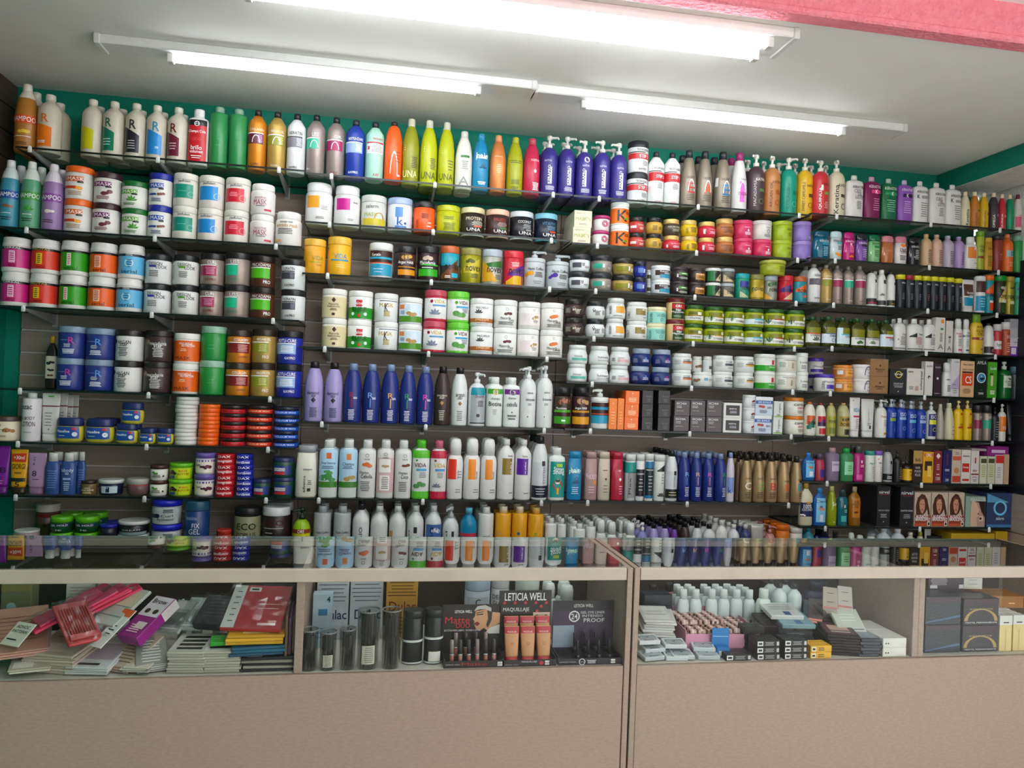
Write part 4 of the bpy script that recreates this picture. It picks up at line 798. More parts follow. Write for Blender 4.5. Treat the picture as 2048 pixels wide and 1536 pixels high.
S('C3', '''
1138 1178 508 bowl dee2e4 23252b 2|p,55505c,.22,.5,-.85,-.05;l,333,.3,.5,3,.0,.3;t,222,.26,.25,KAY,.6|white faceted pot with grey label
1180 1222 510 bowl 9c948a* 23252b 2|p,2fa08a,.24,.5,-.85,-.1;p,eee,.28,.48,-.1,.1;t,ddd,.26,.2,PRO,.6|taupe pot with teal label
1224 1266 516 bowl b69c5c* 23221e 2|p,80801c,.2,.5,-.85,.2;p,eee,.24,.5,.2,.35;l,eec,.2,.4,3,.4,.8|gold pot with olive label
1267 1292 522 bowl 1c2c8c 14182c 2|p,5c80c8,.24,.54,-.6,.2;p,ccd,.26,.5,.25,.5|royal blue pot
1293 1304 540 jar d8dcdc e0e2e2 2 0 .06|p,442,.3,.6|narrow white jar behind
1303 1339 531 jar dcdee0 e6e8e8 2|p,3a2420,.3,.66,-.8,.95;t,eee,.58,.5,Keratin,.1;p,2c90b0,.12,.36,-.4,.95;l,cde,.38,.5,3,.0,.8|white keratin jar
1341 1374 534 jar 2a1c22 332832 2|p,4c8038,.42,.62,-.4,.9;l,dfd,.48,.58,1,-.2,.6;p,d8d0d0,.26,.5,-.6,-.45;l,aba,.14,.3,3,-.4,.8|dark jar with green label
1375 1408 536 jar 2a1c1c 332828 2|p,b87c24,.16,.62,-.4,.9;t,fff,.54,.6,Argan,.2;l,321,.24,.44,3,-.2,.8|dark jar with amber label
1410 1439 536 jar 24241c d8dad8 2|p,1c6a34,.1,.78,-.95,-.2;s,c0b48c,.1,.2,.7,-.1,.7;t,222,.34,.3,n,.6,.2|green and black jar, white lid
1440 1467 537 jar 5a5850 a8aeb4 2|s,c8b48c,.1,.6,.1,-.8,.6;t,111,.36,.75,novex,.3,.22|dark jar with grey lid
1469 1497 547 jar 10846c 14949c|s,2c2c8c,.45,.7,.7,-.6,.6;s,b8b890,.06,.3,.06,-.6,.7;t,1a1c1c,.42,.7,novex,.3,.14|teal jar with purple diamond
1498 1526 549 jar a08c20* 7c7830|s,c8a838,.1,.2,.7,-.95,.95;t,222,.42,.85,novex,0,.14|olive gold jar with brown lid
1527 1553 551 jar 8c9084* a0a8b0|k,2c5a2c,.64,.24,0;s,d0a040,.06,.3,.06,-.95,.0;t,1c1c1c,.42,.8,novex,.3,.14|silver jar with green crest
1521 1568 520 ^tub 9aa428 b4b850|l,5a6418,.2,.6,4,0,.7|lime tub resting on two jars
1555 1584 551 jar b81c30 c02434|s,c8b080,.08,.1,.4,-.6,.6;s,4a1c70,.36,.5,.66,-.9,.3;t,1c1014,.42,.7,novex,.3,.14|red jar with silver hourglass
1586 1611 553 jar 1c8494 a85424|s,c85a1c,.4,.5,.8,-.95,.95;p,e0582c,.2,.28,0,.9;t,1a1c24,.44,.85,novex,.1,.14|orange and teal jar
''')
S('D2', '''
1625 1657 461 bain 0c5a74^ 0c4c64^|t,cfe4ec,.64,.7,KÉRASTASE,.3;p,2a86a0,.5,.6,-.1,.8;l,9cd,.1,.44,6,0,.7|teal blue glossy bottle
1659 1683 462 bain c0ccd0^ b8d0d4^|t,234,.66,.8,KÉRASTASE,.2;p,5cb0c4,.54,.62,-.1,.9;k,e8941c,.18,.18,.2;l,345,.34,.5,3,0,.8|pale grey glossy bottle
1685 1708 464 bain b82070^ b01c70^|t,fce,.68,.8,KÉRASTASE,.1;t,fff,.56,.2,K,.2;l,f8c,.28,.5,4,-.2,.7;k,f0801c,.14,.16,.3|magenta glossy bottle
1710 1733 467 bain 7a4a9c^ 24202c^|t,e8d8f4,.66,.8,KÉRASTASE,.2;p,2c1c38,.54,.62,-.2,.8;l,c8b0dc,.14,.46,5,0,.8|purple glossy bottle, black cap
1735 1759 469 bain 7cb878^ 0c6440^|t,163,.68,.7,KÉRASTASE,.2;p,2c8a4c,.52,.6,-.2,.8;l,363,.2,.44,4,-.2,.7|light green glossy bottle
1761 1786 471 bain b0683c^ c87c88^|l,d0885c,.4,.5,2|amber glossy bottle, pink cap
1788 1812 472 bain d8d0d0^ c8788c^|k,e8802c,.66,.16,.2;t,655,.5,.5,CRIS,.1;t,655,.43,.5,LISTE,.3;l,444,.14,.32,4,-.4,.6|white glossy bottle, pink cap
1815 1838 474 bain 22242a^ 1c1c20^|t,ccc,.66,.8,KÉRASTASE,.2;l,bbb,.2,.56,6,-.1,.7;p,888,.26,.32,-.3,.4|black glossy bottle
1841 1861 467 jr c8a67c c09c70|l,433,.1,.52,8,-.2,.7|beige narrow necked bottle
1862 1882 468 jr d0a894 c8a090|l,433,.1,.52,8,-.2,.7|peach narrow necked bottle
1883 1905 470 jr b4a8bc b0a4b8|l,334,.1,.52,8,-.1,.7|grey lilac narrow necked bottle
1906 1926 472 jr a88cc0 a488bc|l,324,.1,.52,8,-.1,.7|lavender narrow necked bottle
1927 1952 473 wid e0dcda dcdcdc|p,e08034,.34,.68,-.7,.6;t,fff,.64,.2,R,.4;l,888,.18,.22,1,.2,.7|white bottle with orange square
1952 1966 462 slim a0ac34 6a9a2c|t,1c2c10,.6,.8,OLIVE,.2;t,1c2c10,.5,.6,OIL,.1;p,7a2c1c,.3,.36,-.8,.9|lime olive oil bottle
1967 1984 475 flat c0942c c89c34|t,6a4a14,.66,.5,Qpro,.1;l,5a4010,.12,.46,7,-.5,.6|mustard yellow flip cap bottle
1985 2002 470 slim 8c342c 2a2428|l,c08070,.3,.5,3,0,.8|brick red slim bottle
2003 2023 467 jr e0641c e08058|p,8ab0b4,.4,.56,-.6,.98;t,246,.48,.3,D,.4;l,fc9,.14,.28,3,-.2,.6|orange bottle with grey label
2026 2044 471 slim 2c8a44 7aa88c|l,4aa45c,.3,.5,2|plain green slim bottle
''')
S('D3', '''
1614 1639 527 kp dcdcdc a8a8a8~ 1 1|p,55505a,.46,.62,-.9,.9;t,222,.7,.7,KERATIN,.3;l,99a,.48,.6,5,-.2,.8;t,222,.12,.5,KAYPRO,.2|white bottle with grey band, clear cap
1640 1662 529 kp b8985c* b0a890~ 1 1|p,8c8c28,.44,.62,-.9,.9;t,eed,.7,.7,ARGAN OIL,.1;p,fff,.62,.64,-.9,.9;t,eed,.1,.4,KAYPRO,0|gold bottle with olive band, clear cap
1663 1683 530 kp 9a8a84* a09890~ 1 1|p,981c50,.44,.62,-.9,.9;p,fff,.62,.64,-.9,.9;t,eee,.7,.4,CURL,.3;t,522,.1,.4,KAYPRO,0|taupe bottle with crimson band, clear cap
1685 1705 532 kp 9a8a84* a09890~ 1 1|p,2ca888,.44,.62,-.9,.9;p,fff,.62,.64,-.9,.9;t,eee,.7,.35,LISS,.3;t,eee,.1,.4,KAYPRO,0|taupe bottle with mint band, clear cap
1707 1729 531 kp 9a8a84* a09890~ 1 1|p,981c50,.44,.62,-.9,.9;p,fff,.62,.64,-.9,.9;t,eee,.7,.4,CURL,.4;t,522,.1,.4,KAYPRO,0|taupe bottle with crimson band, clear cap
1731 1752 540 bul dcdcd8 2a2a2c 1 1|p,2c2426,.06,.22,-.95,.95;p,a02040,.08,.12,-.8,.9;p,333,.66,.74,.2,.6;v,888,.3,.62,.3,System,.12|white bullet bottle with dark base label
1753 1771 539 rr dcdcd8 e0e0dc 1 1|p,333,.62,.72,0,.6;p,3a3a3a,.05,.17,-.95,.95;h,666,.3,.3,-.2|white tapered bottle with dark base label
1772 1789 543 bul dcdcd8 2a2a2c|p,333,.62,.7,.2,.7;p,2c2820,.05,.2,-.95,.95;l,a90,.08,.12,1;v,888,.3,.6,.3,System,.12|second white bullet bottle, dark cap
1791 1808 549 slim 22262e d0c820|t,ddd,.76,.5,nirvel,.3;l,889,.26,.46,4,0,.7|slim black bottle, yellow cap
1809 1825 550 slim 22262e 9c2434|t,ddd,.74,.5,nirvel,.3;l,889,.26,.46,4,0,.7|slim black bottle, red cap
1826 1841 551 slim 22262e d0c820|t,ddd,.76,.5,nirvel,.3;l,889,.26,.46,4,0,.7|slim black bottle, yellow cap
1842 1858 552 slim 22262e d0c820|t,ddd,.76,.5,nirvel,.3;l,a66,.26,.46,4,0,.7|slim black bottle, yellow cap
1859 1874 553 slim 22262e d0c820|t,ddd,.76,.5,nirvel,.3;l,a66,.26,.46,4,0,.7|slim black bottle, yellow cap
1875 1890 554 slim 22262e d0c820|t,ddd,.76,.5,nirvel,.3;l,a66,.26,.46,4,0,.7|slim black bottle, yellow cap
1891 1906 555 slim 22262e d0c820|t,ddd,.76,.5,nirvel,.3;l,889,.26,.46,4,0,.7|slim black bottle, yellow cap
1907 1922 557 slim 22262e d0c820|t,ddd,.76,.5,nirvel,.3;l,889,.26,.46,4,0,.7|slim black bottle, yellow cap
1923 1947 558 tube dcdad8 dcdad8|p,5a3a2c,.5,.86,-.8,.8;t,fff,.6,.5,Keratin,.2;p,1c88b0,.2,.46,-.8,.8;l,cef,.44,.54,3,.0,.7|white keratin tube with teal panel
1949 1968 552 slim dcdad8 dcdcdc|p,4a2c24,.56,.86,-.95,.95;t,fff,.5,.6,Keratin,.1;p,1c88b0,.06,.46,-.95,.95;l,cef,.14,.42,4,-.4,.7|white keratin bottle with teal panel
1969 1985 550 slim 1c8c98 e06a1c|s,d8581c,.5,.6,.86,-.95,.95;t,1a1c24,.48,.9,novex,.1,.1;p,dcdcdc,.08,.34,-.4,.6;p,d8481c,.08,.28,-.4,.6|orange and teal slim bottle
1987 2009 551 slim 2a2c14 1c8c34|s,d0b868,.3,.4,.86,-.6,.9;k,b8b8a0,.68,.22,.2;t,111,.46,.9,novex,.1,.1;p,dcdccc,.3,.38,-.2,.8;p,2c4c1c,.04,.28,-.2,.8|black and gold slim bottle, green cap
2010 2026 553 slim a89a34* a88c34|k,443,.7,.22,.1;t,1c1c10,.46,.9,novex,.1,.1;p,d8d4b0,.28,.36,-.4,.7;p,5c5c1c,.04,.27,-.4,.7|olive gold slim bottle
2027 2042 555 slim 1c8c64 3cb4a4|k,3c2c7c,.68,.26,.1;t,222,.46,.9,novex,.1,.1;p,ddd,.28,.34,0,.9;p,3a1c6c,.04,.27,0,.9|teal and purple slim bottle
''')
S('B4', '''
644 694 578 jar e0dccc e4e2dc 2|w,d8ccA0,.04,.72;d,3a2418,.62,.09;t,3a2418,.48,.4,Mascarilla;t,3a2418,.4,.5,Reestructurante;l,432,.26,.34,2,-.3,.3;p,3a2c20,.1,.18,-.12,.12|cream jar with brown diamond
696 745 582 jar dee0dc e6e6e2 2|w,1f8f22,.04,.42;p,c4242c,.46,.68,-.25,.25;t,fff,.57,.3,aloe;t,0c4a10,.38,.6,PURE;t,0c4a10,.31,.55,ORGANIC;p,d03c28,.1,.2,-.12,.12;o,dfe,.2,.07,-.5;o,dfe,.2,.07,.5|white and green jar with red stamp
748 796 587 jar dcdedf e6e6e4 2|p,334,.72,.74,-.6,.9;t,c8a420,.58,.6,MASK,-.05,.14;t,2a3044,.5,.14,K,-.05,.3;l,b89a20,.18,.38,6,-.3,.3|white jar with yellow lettering
797 844 595 jar d6dadc e2e2e0 2|p,cfe0ec,.3,.74,-.95,.95;p,e07a24,.56,.72,-.9,-.5;p,4c8a24,.08,.3,-.95,.95;k,b08a4c,.4,.17,.15;l,68a,.36,.5,3,-.8,-.4|white jar with garlic picture
847 892 580 jar e2e2e0 bc4a5c 2|w,b81c3c,.0,.08;w,b81c3c,.74,.8;o,a01c34,.63,.07,-.5;t,c8a81c,.63,.5,VIDA,.2,.12;p,5c9cd0,.48,.53,-.4,.8;h,77809a,.2,.3,-.2|white jar with crimson lid
893 938 583 jar e2e4e0 68c43c 2|w,68c43c,.0,.08;w,68c43c,.74,.8;o,4c9c2c,.63,.07,-.3;t,5a1c34,.63,.45,VIDA,.35,.12;p,3ca0d0,.46,.52,-.3,.8;k,5a9a4c,.28,.2,0;l,889,.3,.44,3,.2,.8|white jar with light green lid
939 986 597 jar e0e2e2 e4e4e4 2|t,333,.66,.55,MASCARILLA,.0;h,333,.46,.2,-.3;w,a85c24,.14,.28;t,fda,.23,.6,JUNGLE LOVE;l,555,.08,.1,1|white jar with brown band
987 1034 600 jar e0e2de e4e4e2 2|q,777,.66,.06;k,5a2420,.5,.13,.1;t,222,.34,.45,Mascarilla,-.1;t,222,.28,.25,Coco,.4;l,555,.1,.22,3,-.7,.6|white jar with coconut picture
1035 1079 604 jar dedcda e4e4e2 2|q,777,.7,.05,.2;l,b06a70,.12,.58,1,-.9,.9;p,e8dcdc,.14,.58,-.9,.9;p,f0ece8,.2,.56,.0,.7;k,b09a60,.42,.12,.35;l,777,.22,.34,3,.1,.6|white jar with pink stripes
1080 1126 606 jar e0deda e4e4e2 2|q,777,.7,.05;k,d8702c,.5,.13,.0;t,222,.34,.45,Mascarilla,-.1;t,222,.28,.35,Cebolla,.3;l,555,.1,.22,3,-.6,.7|white jar with onion picture
''')
S('C4', '''
1128 1168 598 pot 3a2a2a 1e1c1c 2|d,8a6a3a,.5,.08,-.2;t,ddc,.42,.45,star,.1;l,bba,.2,.36,3,-.1,.4;l,998,.24,.5,5,-.9,-.5|dark brown rounded pot
1170 1209 602 pot dce0e0 22262a 2|d,333,.5,.08,-.3;t,222,.42,.4,star,.0;l,555,.2,.36,3,-.2,.3;l,777,.24,.5,5,.5,.9|white rounded pot, black lid
1211 1250 596 wst dfe2e2 e2e4e4 2|p,dca040,.26,.6,-.2,.8;v,333,.2,.6,-.7,NOURISH,.14;l,555,.1,.14,1|white flared pot with amber label
1252 1293 604 jarn dfe1e0 e2e4e4 2|p,8a783c,.3,.64,-.4,.6;t,eee,.58,.2,R,.4;v,444,.1,.5,-.9,CURLY,.14;l,777,.14,.2,1,.3,.7|white jar with olive square
1294 1331 614 jar c8d0b0 dcd8b0 2|w,8accc0,.04,.7;t,3a7a78,.56,.6,MASCARILLA,.2;t,3a7a78,.46,.55,ALGAS,.2;q,2a5a58,.24,.08,.2;v,366,.1,.6,-.8,EQUIPE,.16|aqua jar with cream lid
1332 1367 596 jar d8b880 6a1820 2|p,1c3c1c,.04,.76,-.6,.9;p,b8242c,.5,.72,-.6,.9;t,fff,.62,.35,ORS,.1;t,fff,.45,.3,Hair,.1;t,fff,.34,.75,Mayonnaise,.1;l,8a8,.1,.2,2|red and green mayonnaise jar
1368 1405 610 jarn 9aa818 2c5a24 2|p,7a7c14,.42,.66,-.8,.9;p,dfe2dc,.18,.42,-.98,.8;t,222,.29,.6,O'HERBAL,-.1,.12;p,e8e8d8,.46,.62,.1,.5;p,a03828,.4,.42,-.8,.5;l,4a4a10,.5,.6,2,-.7,0|olive herbal jar with red stripe
1406 1445 613 jarn 9aa818 2c5a24 2|p,7a7c14,.42,.66,-.8,.9;p,dfe2dc,.14,.42,-.98,.9;h,2c5a24,.2,.3,-.6;t,222,.25,.55,O'HERBAL,.3,.12;p,e8e8d8,.46,.62,.5,.8;p,d88c2c,.38,.42,-.2,.8|olive herbal jar with orange stripe
1446 1485 615 jarn 9aa818 2c5a24 2|p,7a7c14,.42,.66,-.8,.9;p,dfe2dc,.14,.42,-.98,.9;h,3c6a34,.24,.3,-.6;t,222,.25,.55,O'HERBAL,.3,.12;p,e8e8d8,.46,.62,.4,.7|olive herbal jar with dark leaf
1486 1525 617 jarn 9aa818 2c5a24 2|p,7a7c14,.42,.66,-.8,.9;p,d0e0e8,.14,.42,-.98,.9;p,4cb0c8,.36,.44,-.3,.8;t,222,.25,.55,O'HERBAL,.2,.12;p,e8e8d8,.46,.62,.4,.7|olive herbal jar with sky blue stripe
1526 1566 618 jarn 9aa818 2c5a24 2|p,7a7c14,.42,.66,-.8,.9;p,dfe2dc,.14,.42,-.98,.9;p,b8442c,.4,.46,-.3,.8;h,2c5a34,.2,.28,-.75;t,222,.25,.55,O'HERBAL,.2,.12;p,e8e8d8,.48,.64,.4,.7|olive herbal jar with brick stripe
1567 1606 620 jarn 9aa818 2c5a24 2|p,7a7c14,.42,.66,-.8,.9;p,dfe2dc,.14,.4,-.98,.9;h,2c4a24,.22,.26,-.7;t,222,.25,.6,O'HERBAL,.2,.12;p,e8e8d8,.46,.62,.4,.7|olive herbal jar at the right end
''')
S('D4', '''
1610 1640 632 flk 4a4c14^ 1c4c24 1 1|p,7c7c18,.4,.62,-.95,.95;p,dcdedc,.12,.4,-.98,.98;p,c04c1c,.4,.44,-.9,.6;t,222,.36,.7,O'HERBAL,.1,.07;h,2c4a24,.18,.3,.2|green oil bottle with orange stripe
1642 1670 632 flk 3c4014^ 1c4c24 1 1|p,7c7c18,.42,.64,-.5,.95;p,cfd8e4,.12,.42,-.98,.98;p,3c60a8,.41,.44,-.5,.95;t,222,.36,.5,O'HERBAL,.4,.07;q,555,.22,.14,.5|green oil bottle with blue stripe
1672 1698 634 flk 3c4014^ 1c4c24 1 1|p,7c7c18,.42,.64,-.3,.95;p,c8dce4,.12,.64,-.98,-.3;p,d0e0e8,.12,.42,-.3,.95;p,4cb0c8,.4,.44,-.5,.95;t,222,.36,.4,O'HE,.5,.07|green oil bottle with turquoise stripe
1700 1728 636 flk 3c4014^ 1c4c24 1 1|p,7c7c18,.36,.62,-.9,.95;p,dcdedc,.1,.36,-.95,.95;t,222,.32,.7,O'HERBAL,.1,.07;k,3c6a2c,.2,.16,.1|green oil bottle with parsley leaf
1730 1757 637 flk 3c4014^ 1c4c24 1 1|p,7c7c18,.38,.6,-.9,.95;p,dcdedc,.1,.36,-.98,.95;t,222,.33,.8,O'HERBAL,0,.08;h,3c6a2c,.16,.26,-.2|green oil bottle with sprig
1758 1785 639 flk 3c4014^ 1c4c24 1 1|p,7c7c18,.42,.62,-.3,.95;p,d0dce8,.1,.5,-.98,.95;p,c0402c,.38,.42,-.4,.95;t,222,.34,.4,O'HE,.5,.07|green oil bottle with red stripe
1786 1810 636 oval dad8d6 dcdcda 1 1|t,333,.5,.4,Cream,.5;l,655,.16,.44,6,-.2,.8;p,222,.06,.08,-.9,.9;p,955,.32,.36,-.6,-.4|first white oval bottle
1811 1843 637 oval dad8d6 dcdcda 1 1|s,222,.42,.46,.56,-.8,.0;t,333,.52,.3,Cream,.5;l,a66,.2,.44,6,-.2,.7;p,222,.06,.08,-.9,.9;q,333,.14,.05,.3|second white oval bottle
1844 1870 638 oval dad8d6 dcdcda 1 1|s,222,.42,.46,.56,-.8,.0;t,333,.52,.3,Cream,.5;l,777,.2,.44,6,-.2,.7;p,222,.06,.08,-.9,.9;q,333,.14,.05,.3|third white oval bottle
1871 1890 635 box d6d2cc 0|p,d8882c,.84,.94,.1,.7;p,4a8048,.64,.7,0,.6;l,666,.3,.56,7,-.1,.5;t,777,.16,.6,A,.1,.14|tall white carton with orange mark
1892 1906 642 box d2cec8 0|p,4a5048,.46,.52,-.3,.4;l,777,.3,.44,5,-.3,.4;t,666,.14,.6,A,0,.14|narrow white carton
1907 1923 637 rcap dcdada dcdcdc|t,b02c60,.56,.75,frequent;t,b02c60,.49,.4,use;l,888,.2,.42,5,-.4,.4;p,b82c60,.08,.12,-.3,.6|white bottle with pink lettering
1924 1938 638 rcap dcdedc dcdcdc|t,333,.6,.4,Vita,.2;t,1c6a6c,.52,.9,active,-.1,.09;l,888,.2,.42,5,-.4,.4;p,1c4a50,.08,.12,-.4,.5|white bottle with teal lettering
1939 1964 628 wid dcb434 6a9a2c|t,3a2410,.68,.5,BOOST,.2;t,2c2410,.58,.65,OLIVE,.2,.07;t,2c2410,.5,.5,OIL,.2,.07;p,8c2c14,.36,.42,-.9,.95;t,fff,.39,.25,ORS,.2;l,863,.1,.16,1,.2,.7|yellow olive oil lotion bottle
1966 1985 646 bul dad8d8 28262a|p,2c2426,.06,.26,-.95,.95;p,333,.6,.68,.4,.8;l,c9a,.1,.2,2,0,.8|white bullet bottle, black cap
1986 2001 648 can b83038 c8c0c4|p,e0d8d8,.2,.46,-.95,.95;t,222,.34,.8,forte,.1,.12|red spray can
2002 2018 644 can a8482c dcd8d8|t,f0dcd0,.56,.6,10 R,.3,.1;l,ecb,.1,.4,5,-.2,.8|rust spray can
2021 2045 694 box 7c2ca8 0 1|p,d8d4dc,.2,.9,-.9,-.1;v,c8a,.1,.9,.5,plex,.3|purple upright box
2021 2045 676 ^box c8c0d0 0 1|l,889,.4,.6,1|flat lilac white box
2021 2045 657 ^box b0b0b4 0 1||flat light grey box
2021 2045 638 ^box 9c9ca4 0 1||flat dark grey box
''')
S('B5', '''
609 647 723 rr a094c8 261c20|t,2c2438,.48,.65,diamond,-.1;t,2c2438,.43,.25,star;d,2c2038,.36,.13;l,335,.07,.24,8,-.4,.4|lilac tapered bottle with dark star
649 686 725 rr a094c8 261c20|t,2c2438,.48,.65,diamond,-.1;t,2c2438,.43,.25,star;d,2c2038,.36,.13;l,335,.07,.24,8,-.4,.4|lilac tapered bottle with dark star
687 724 727 rr 202f78 7c90b4|t,a02040,.47,.25,R,0,.09;p,a02040,.26,.42,-.06,.06;l,dde,.05,.23,7,-.35,.35;l,dde,.4,.44,2,.15,.6|navy bottle with red letter
725 761 728 rr 202f78 7c90b4|t,7aa8e4,.47,.3,R,0,.09;p,5c94e0,.26,.42,-.06,.06;l,dde,.05,.23,7,-.35,.35;l,dde,.4,.44,2,.15,.6|navy bottle with light blue letter
762 798 729 rr 202f78 7c90b4|t,d8a050,.47,.3,R,0,.09;p,d8a050,.26,.42,-.06,.06;l,dde,.05,.23,7,-.35,.35;l,dde,.4,.44,2,.15,.6|navy bottle with gold letter
799 832 731 rr 202f78 7c90b4|t,3c9c5c,.47,.3,R,0,.09;p,3c9c5c,.26,.42,-.06,.06;l,dde,.05,.23,7,-.35,.35;l,dde,.4,.44,2,.15,.6|navy bottle with green letter
833 867 733 rr 202f78 7c90b4|t,d83cb0,.47,.3,R,0,.09;p,d83cb0,.26,.42,-.06,.06;l,dde,.05,.23,7,-.35,.35;l,dde,.4,.44,2,.15,.6|navy bottle with pink letter
868 901 733 rr 3a2c28 1e1a1a|t,ccb,.51,.65,macadamia;t,ccb,.47,.3,star;d,a8844c,.38,.12;l,ccb,.08,.26,6,-.35,.35|dark brown tapered bottle
902 935 735 rr dce0e0 1e1c1e|t,333,.51,.55,argan;t,333,.47,.3,star;d,8a6a40,.38,.12;l,666,.08,.26,6,-.35,.35|white tapered bottle, black cap
936 971 745 pump dadedf dfe2e4|p,a4a8ac,.06,.72,-.8,.9;p,1c8c9c,.58,.72,-.8,.9;t,222,.55,.6,CHAMPU,.2;l,333,.36,.48,5,-.1,.6;o,222,.2,.1;p,222,.05,.07,-.8,.9|silver labelled pump bottle, teal top
972 1005 754 ds dde2e0 e2e6e4 1 1|p,3ca034,.66,.76,-.9,.9;o,d89c2c,.7,.17;t,fff,.7,.25,D.S;t,666,.56,.5,champu;t,2c2c2c,.46,.75,Biotina,0,.09;l,aaa,.24,.36,4,-.3,.2|white biotin shampoo bottle, green header
1006 1039 755 ds dde2e0 e2e6e4 1 1|p,6a2480,.66,.76,-.9,.9;o,c8c8c8,.7,.17;t,333,.7,.25,C,0;t,444,.58,.45,champu;t,222,.46,.6,cebolla,0,.09;o,222,.3,.04;p,333,.16,.18,-.4,.4;l,666,.2,.26,1|white onion shampoo bottle, purple header
1040 1072 733 pump dcdfdf dfe2e4 1 1|t,333,.57,.35,salerm,0;t,445,.46,.6,intensis,.1;l,777,.36,.4,2,-.3,.2;p,222,.17,.19,-.3,-.2;v,999,.14,.6,.8,VOLUMEN,.1|first white pump bottle
1073 1105 731 pump dcdfdf dfe2e4 1 1|t,333,.57,.35,salerm,0;t,445,.46,.6,intensis,.1;l,777,.36,.4,2,-.3,.2;p,222,.17,.19,-.3,-.2;v,999,.14,.6,.8,VOLUMEN,.1|second white pump bottle
''')
S('C5', '''
1135 1175 690 wst dfe3e3 e4e8e8 2|p,5cb4a4,.16,.3,-.75,.75;t,777,.4,.4,intensis,-.2;o,eee,.36,.05,.3|white pot with sea green strip
1177 1217 692 wst dfe3e3 e4e8e8 2|t,555,.38,.6,Sublimante,.2;p,b8bcbc,.16,.26,-.4,.6;l,555,.1,.3,3,.6,.9|white pot with grey strip
1219 1259 694 wst dfe3e3 e4e8e8 2|p,d8a8b0,.18,.32,-.4,.8;t,777,.4,.3,nutri,-.1;l,888,.2,.4,4,-.9,-.6|white pot with pink strip
1261 1300 697 pot 1c2c68 94a4b8 2|t,5c90d8,.42,.14,R,.3,.16;l,ccd,.24,.4,3,-.1,.6;l,88a,.2,.44,5,-.9,-.5|navy pot with blue letter
1302 1341 699 pot 1c2c68 94a4b8 2|t,c83ca0,.42,.14,R,.4,.16;l,ccd,.24,.4,3,0,.7;l,88a,.2,.44,5,-.8,-.4|navy pot with pink letter
1343 1382 707 jarn dce0de e2e6e4 2|t,444,.6,.35,H.ZONE,.2;p,333,.48,.53,-.2,.8;p,d8764c,.38,.48,-.2,.8;l,bbb,.3,.6,5,-.9,-.4|white treatment jar, orange strip
1384 1423 744 jarn d8dcd8 e2e6e4 1|k,8a6a4c,.4,.13,-.8;p,5c98b8,.42,.6,-.2,.2;t,333,.48,.3,DC,.6|white jar with hair picture
1384 1403 713 ^jarn ccccc4 d0d4d0 1|k,7a5a3c,.35,.3,.2|small pale jar with hair picture
1405 1423 713 ^^jarn ccd0d0 d4d8d4 1|p,555,.2,.4,0,.9|small pale jar with grey mark
1425 1465 711 jarn dce0de e2e6e4 2|t,444,.6,.35,H.ZONE,.2;p,4a4454,.36,.5,-.2,.8;l,bbb,.3,.6,5,-.9,-.4;l,666,.2,.26,1,0,.8|white treatment jar, slate strip
1467 1506 713 jarn dce0de e2e6e4 2|t,444,.6,.35,H.ZONE,.3;p,333,.48,.53,-.2,.8;p,d8a444,.38,.48,-.2,.8;l,bbb,.3,.6,5,-.9,-.4|white treatment jar, yellow strip
1508 1547 708 jar dce0d8 e2e6e0 2|w,2f9a24,.04,.36;p,c4343c,.4,.66,.2,.5;t,dfd,.26,.4,ORGANIC,.3|white and green jar
1549 1589 710 jar dcdcd6 e2e4e0 2|p,333,.7,.72,-.6,.9;p,cfc8b8,.1,.68,-.3,.8;l,332,.24,.56,4,.1,.3;l,9a9,.3,.6,4,-.9,-.4|white jar with ruled line
1591 1614 706 jar d4d8d4 d8dcd8 2|t,555,.5,.7,Londa,.1;l,777,.14,.36,4,-.5,.5|pale grey jar
''')
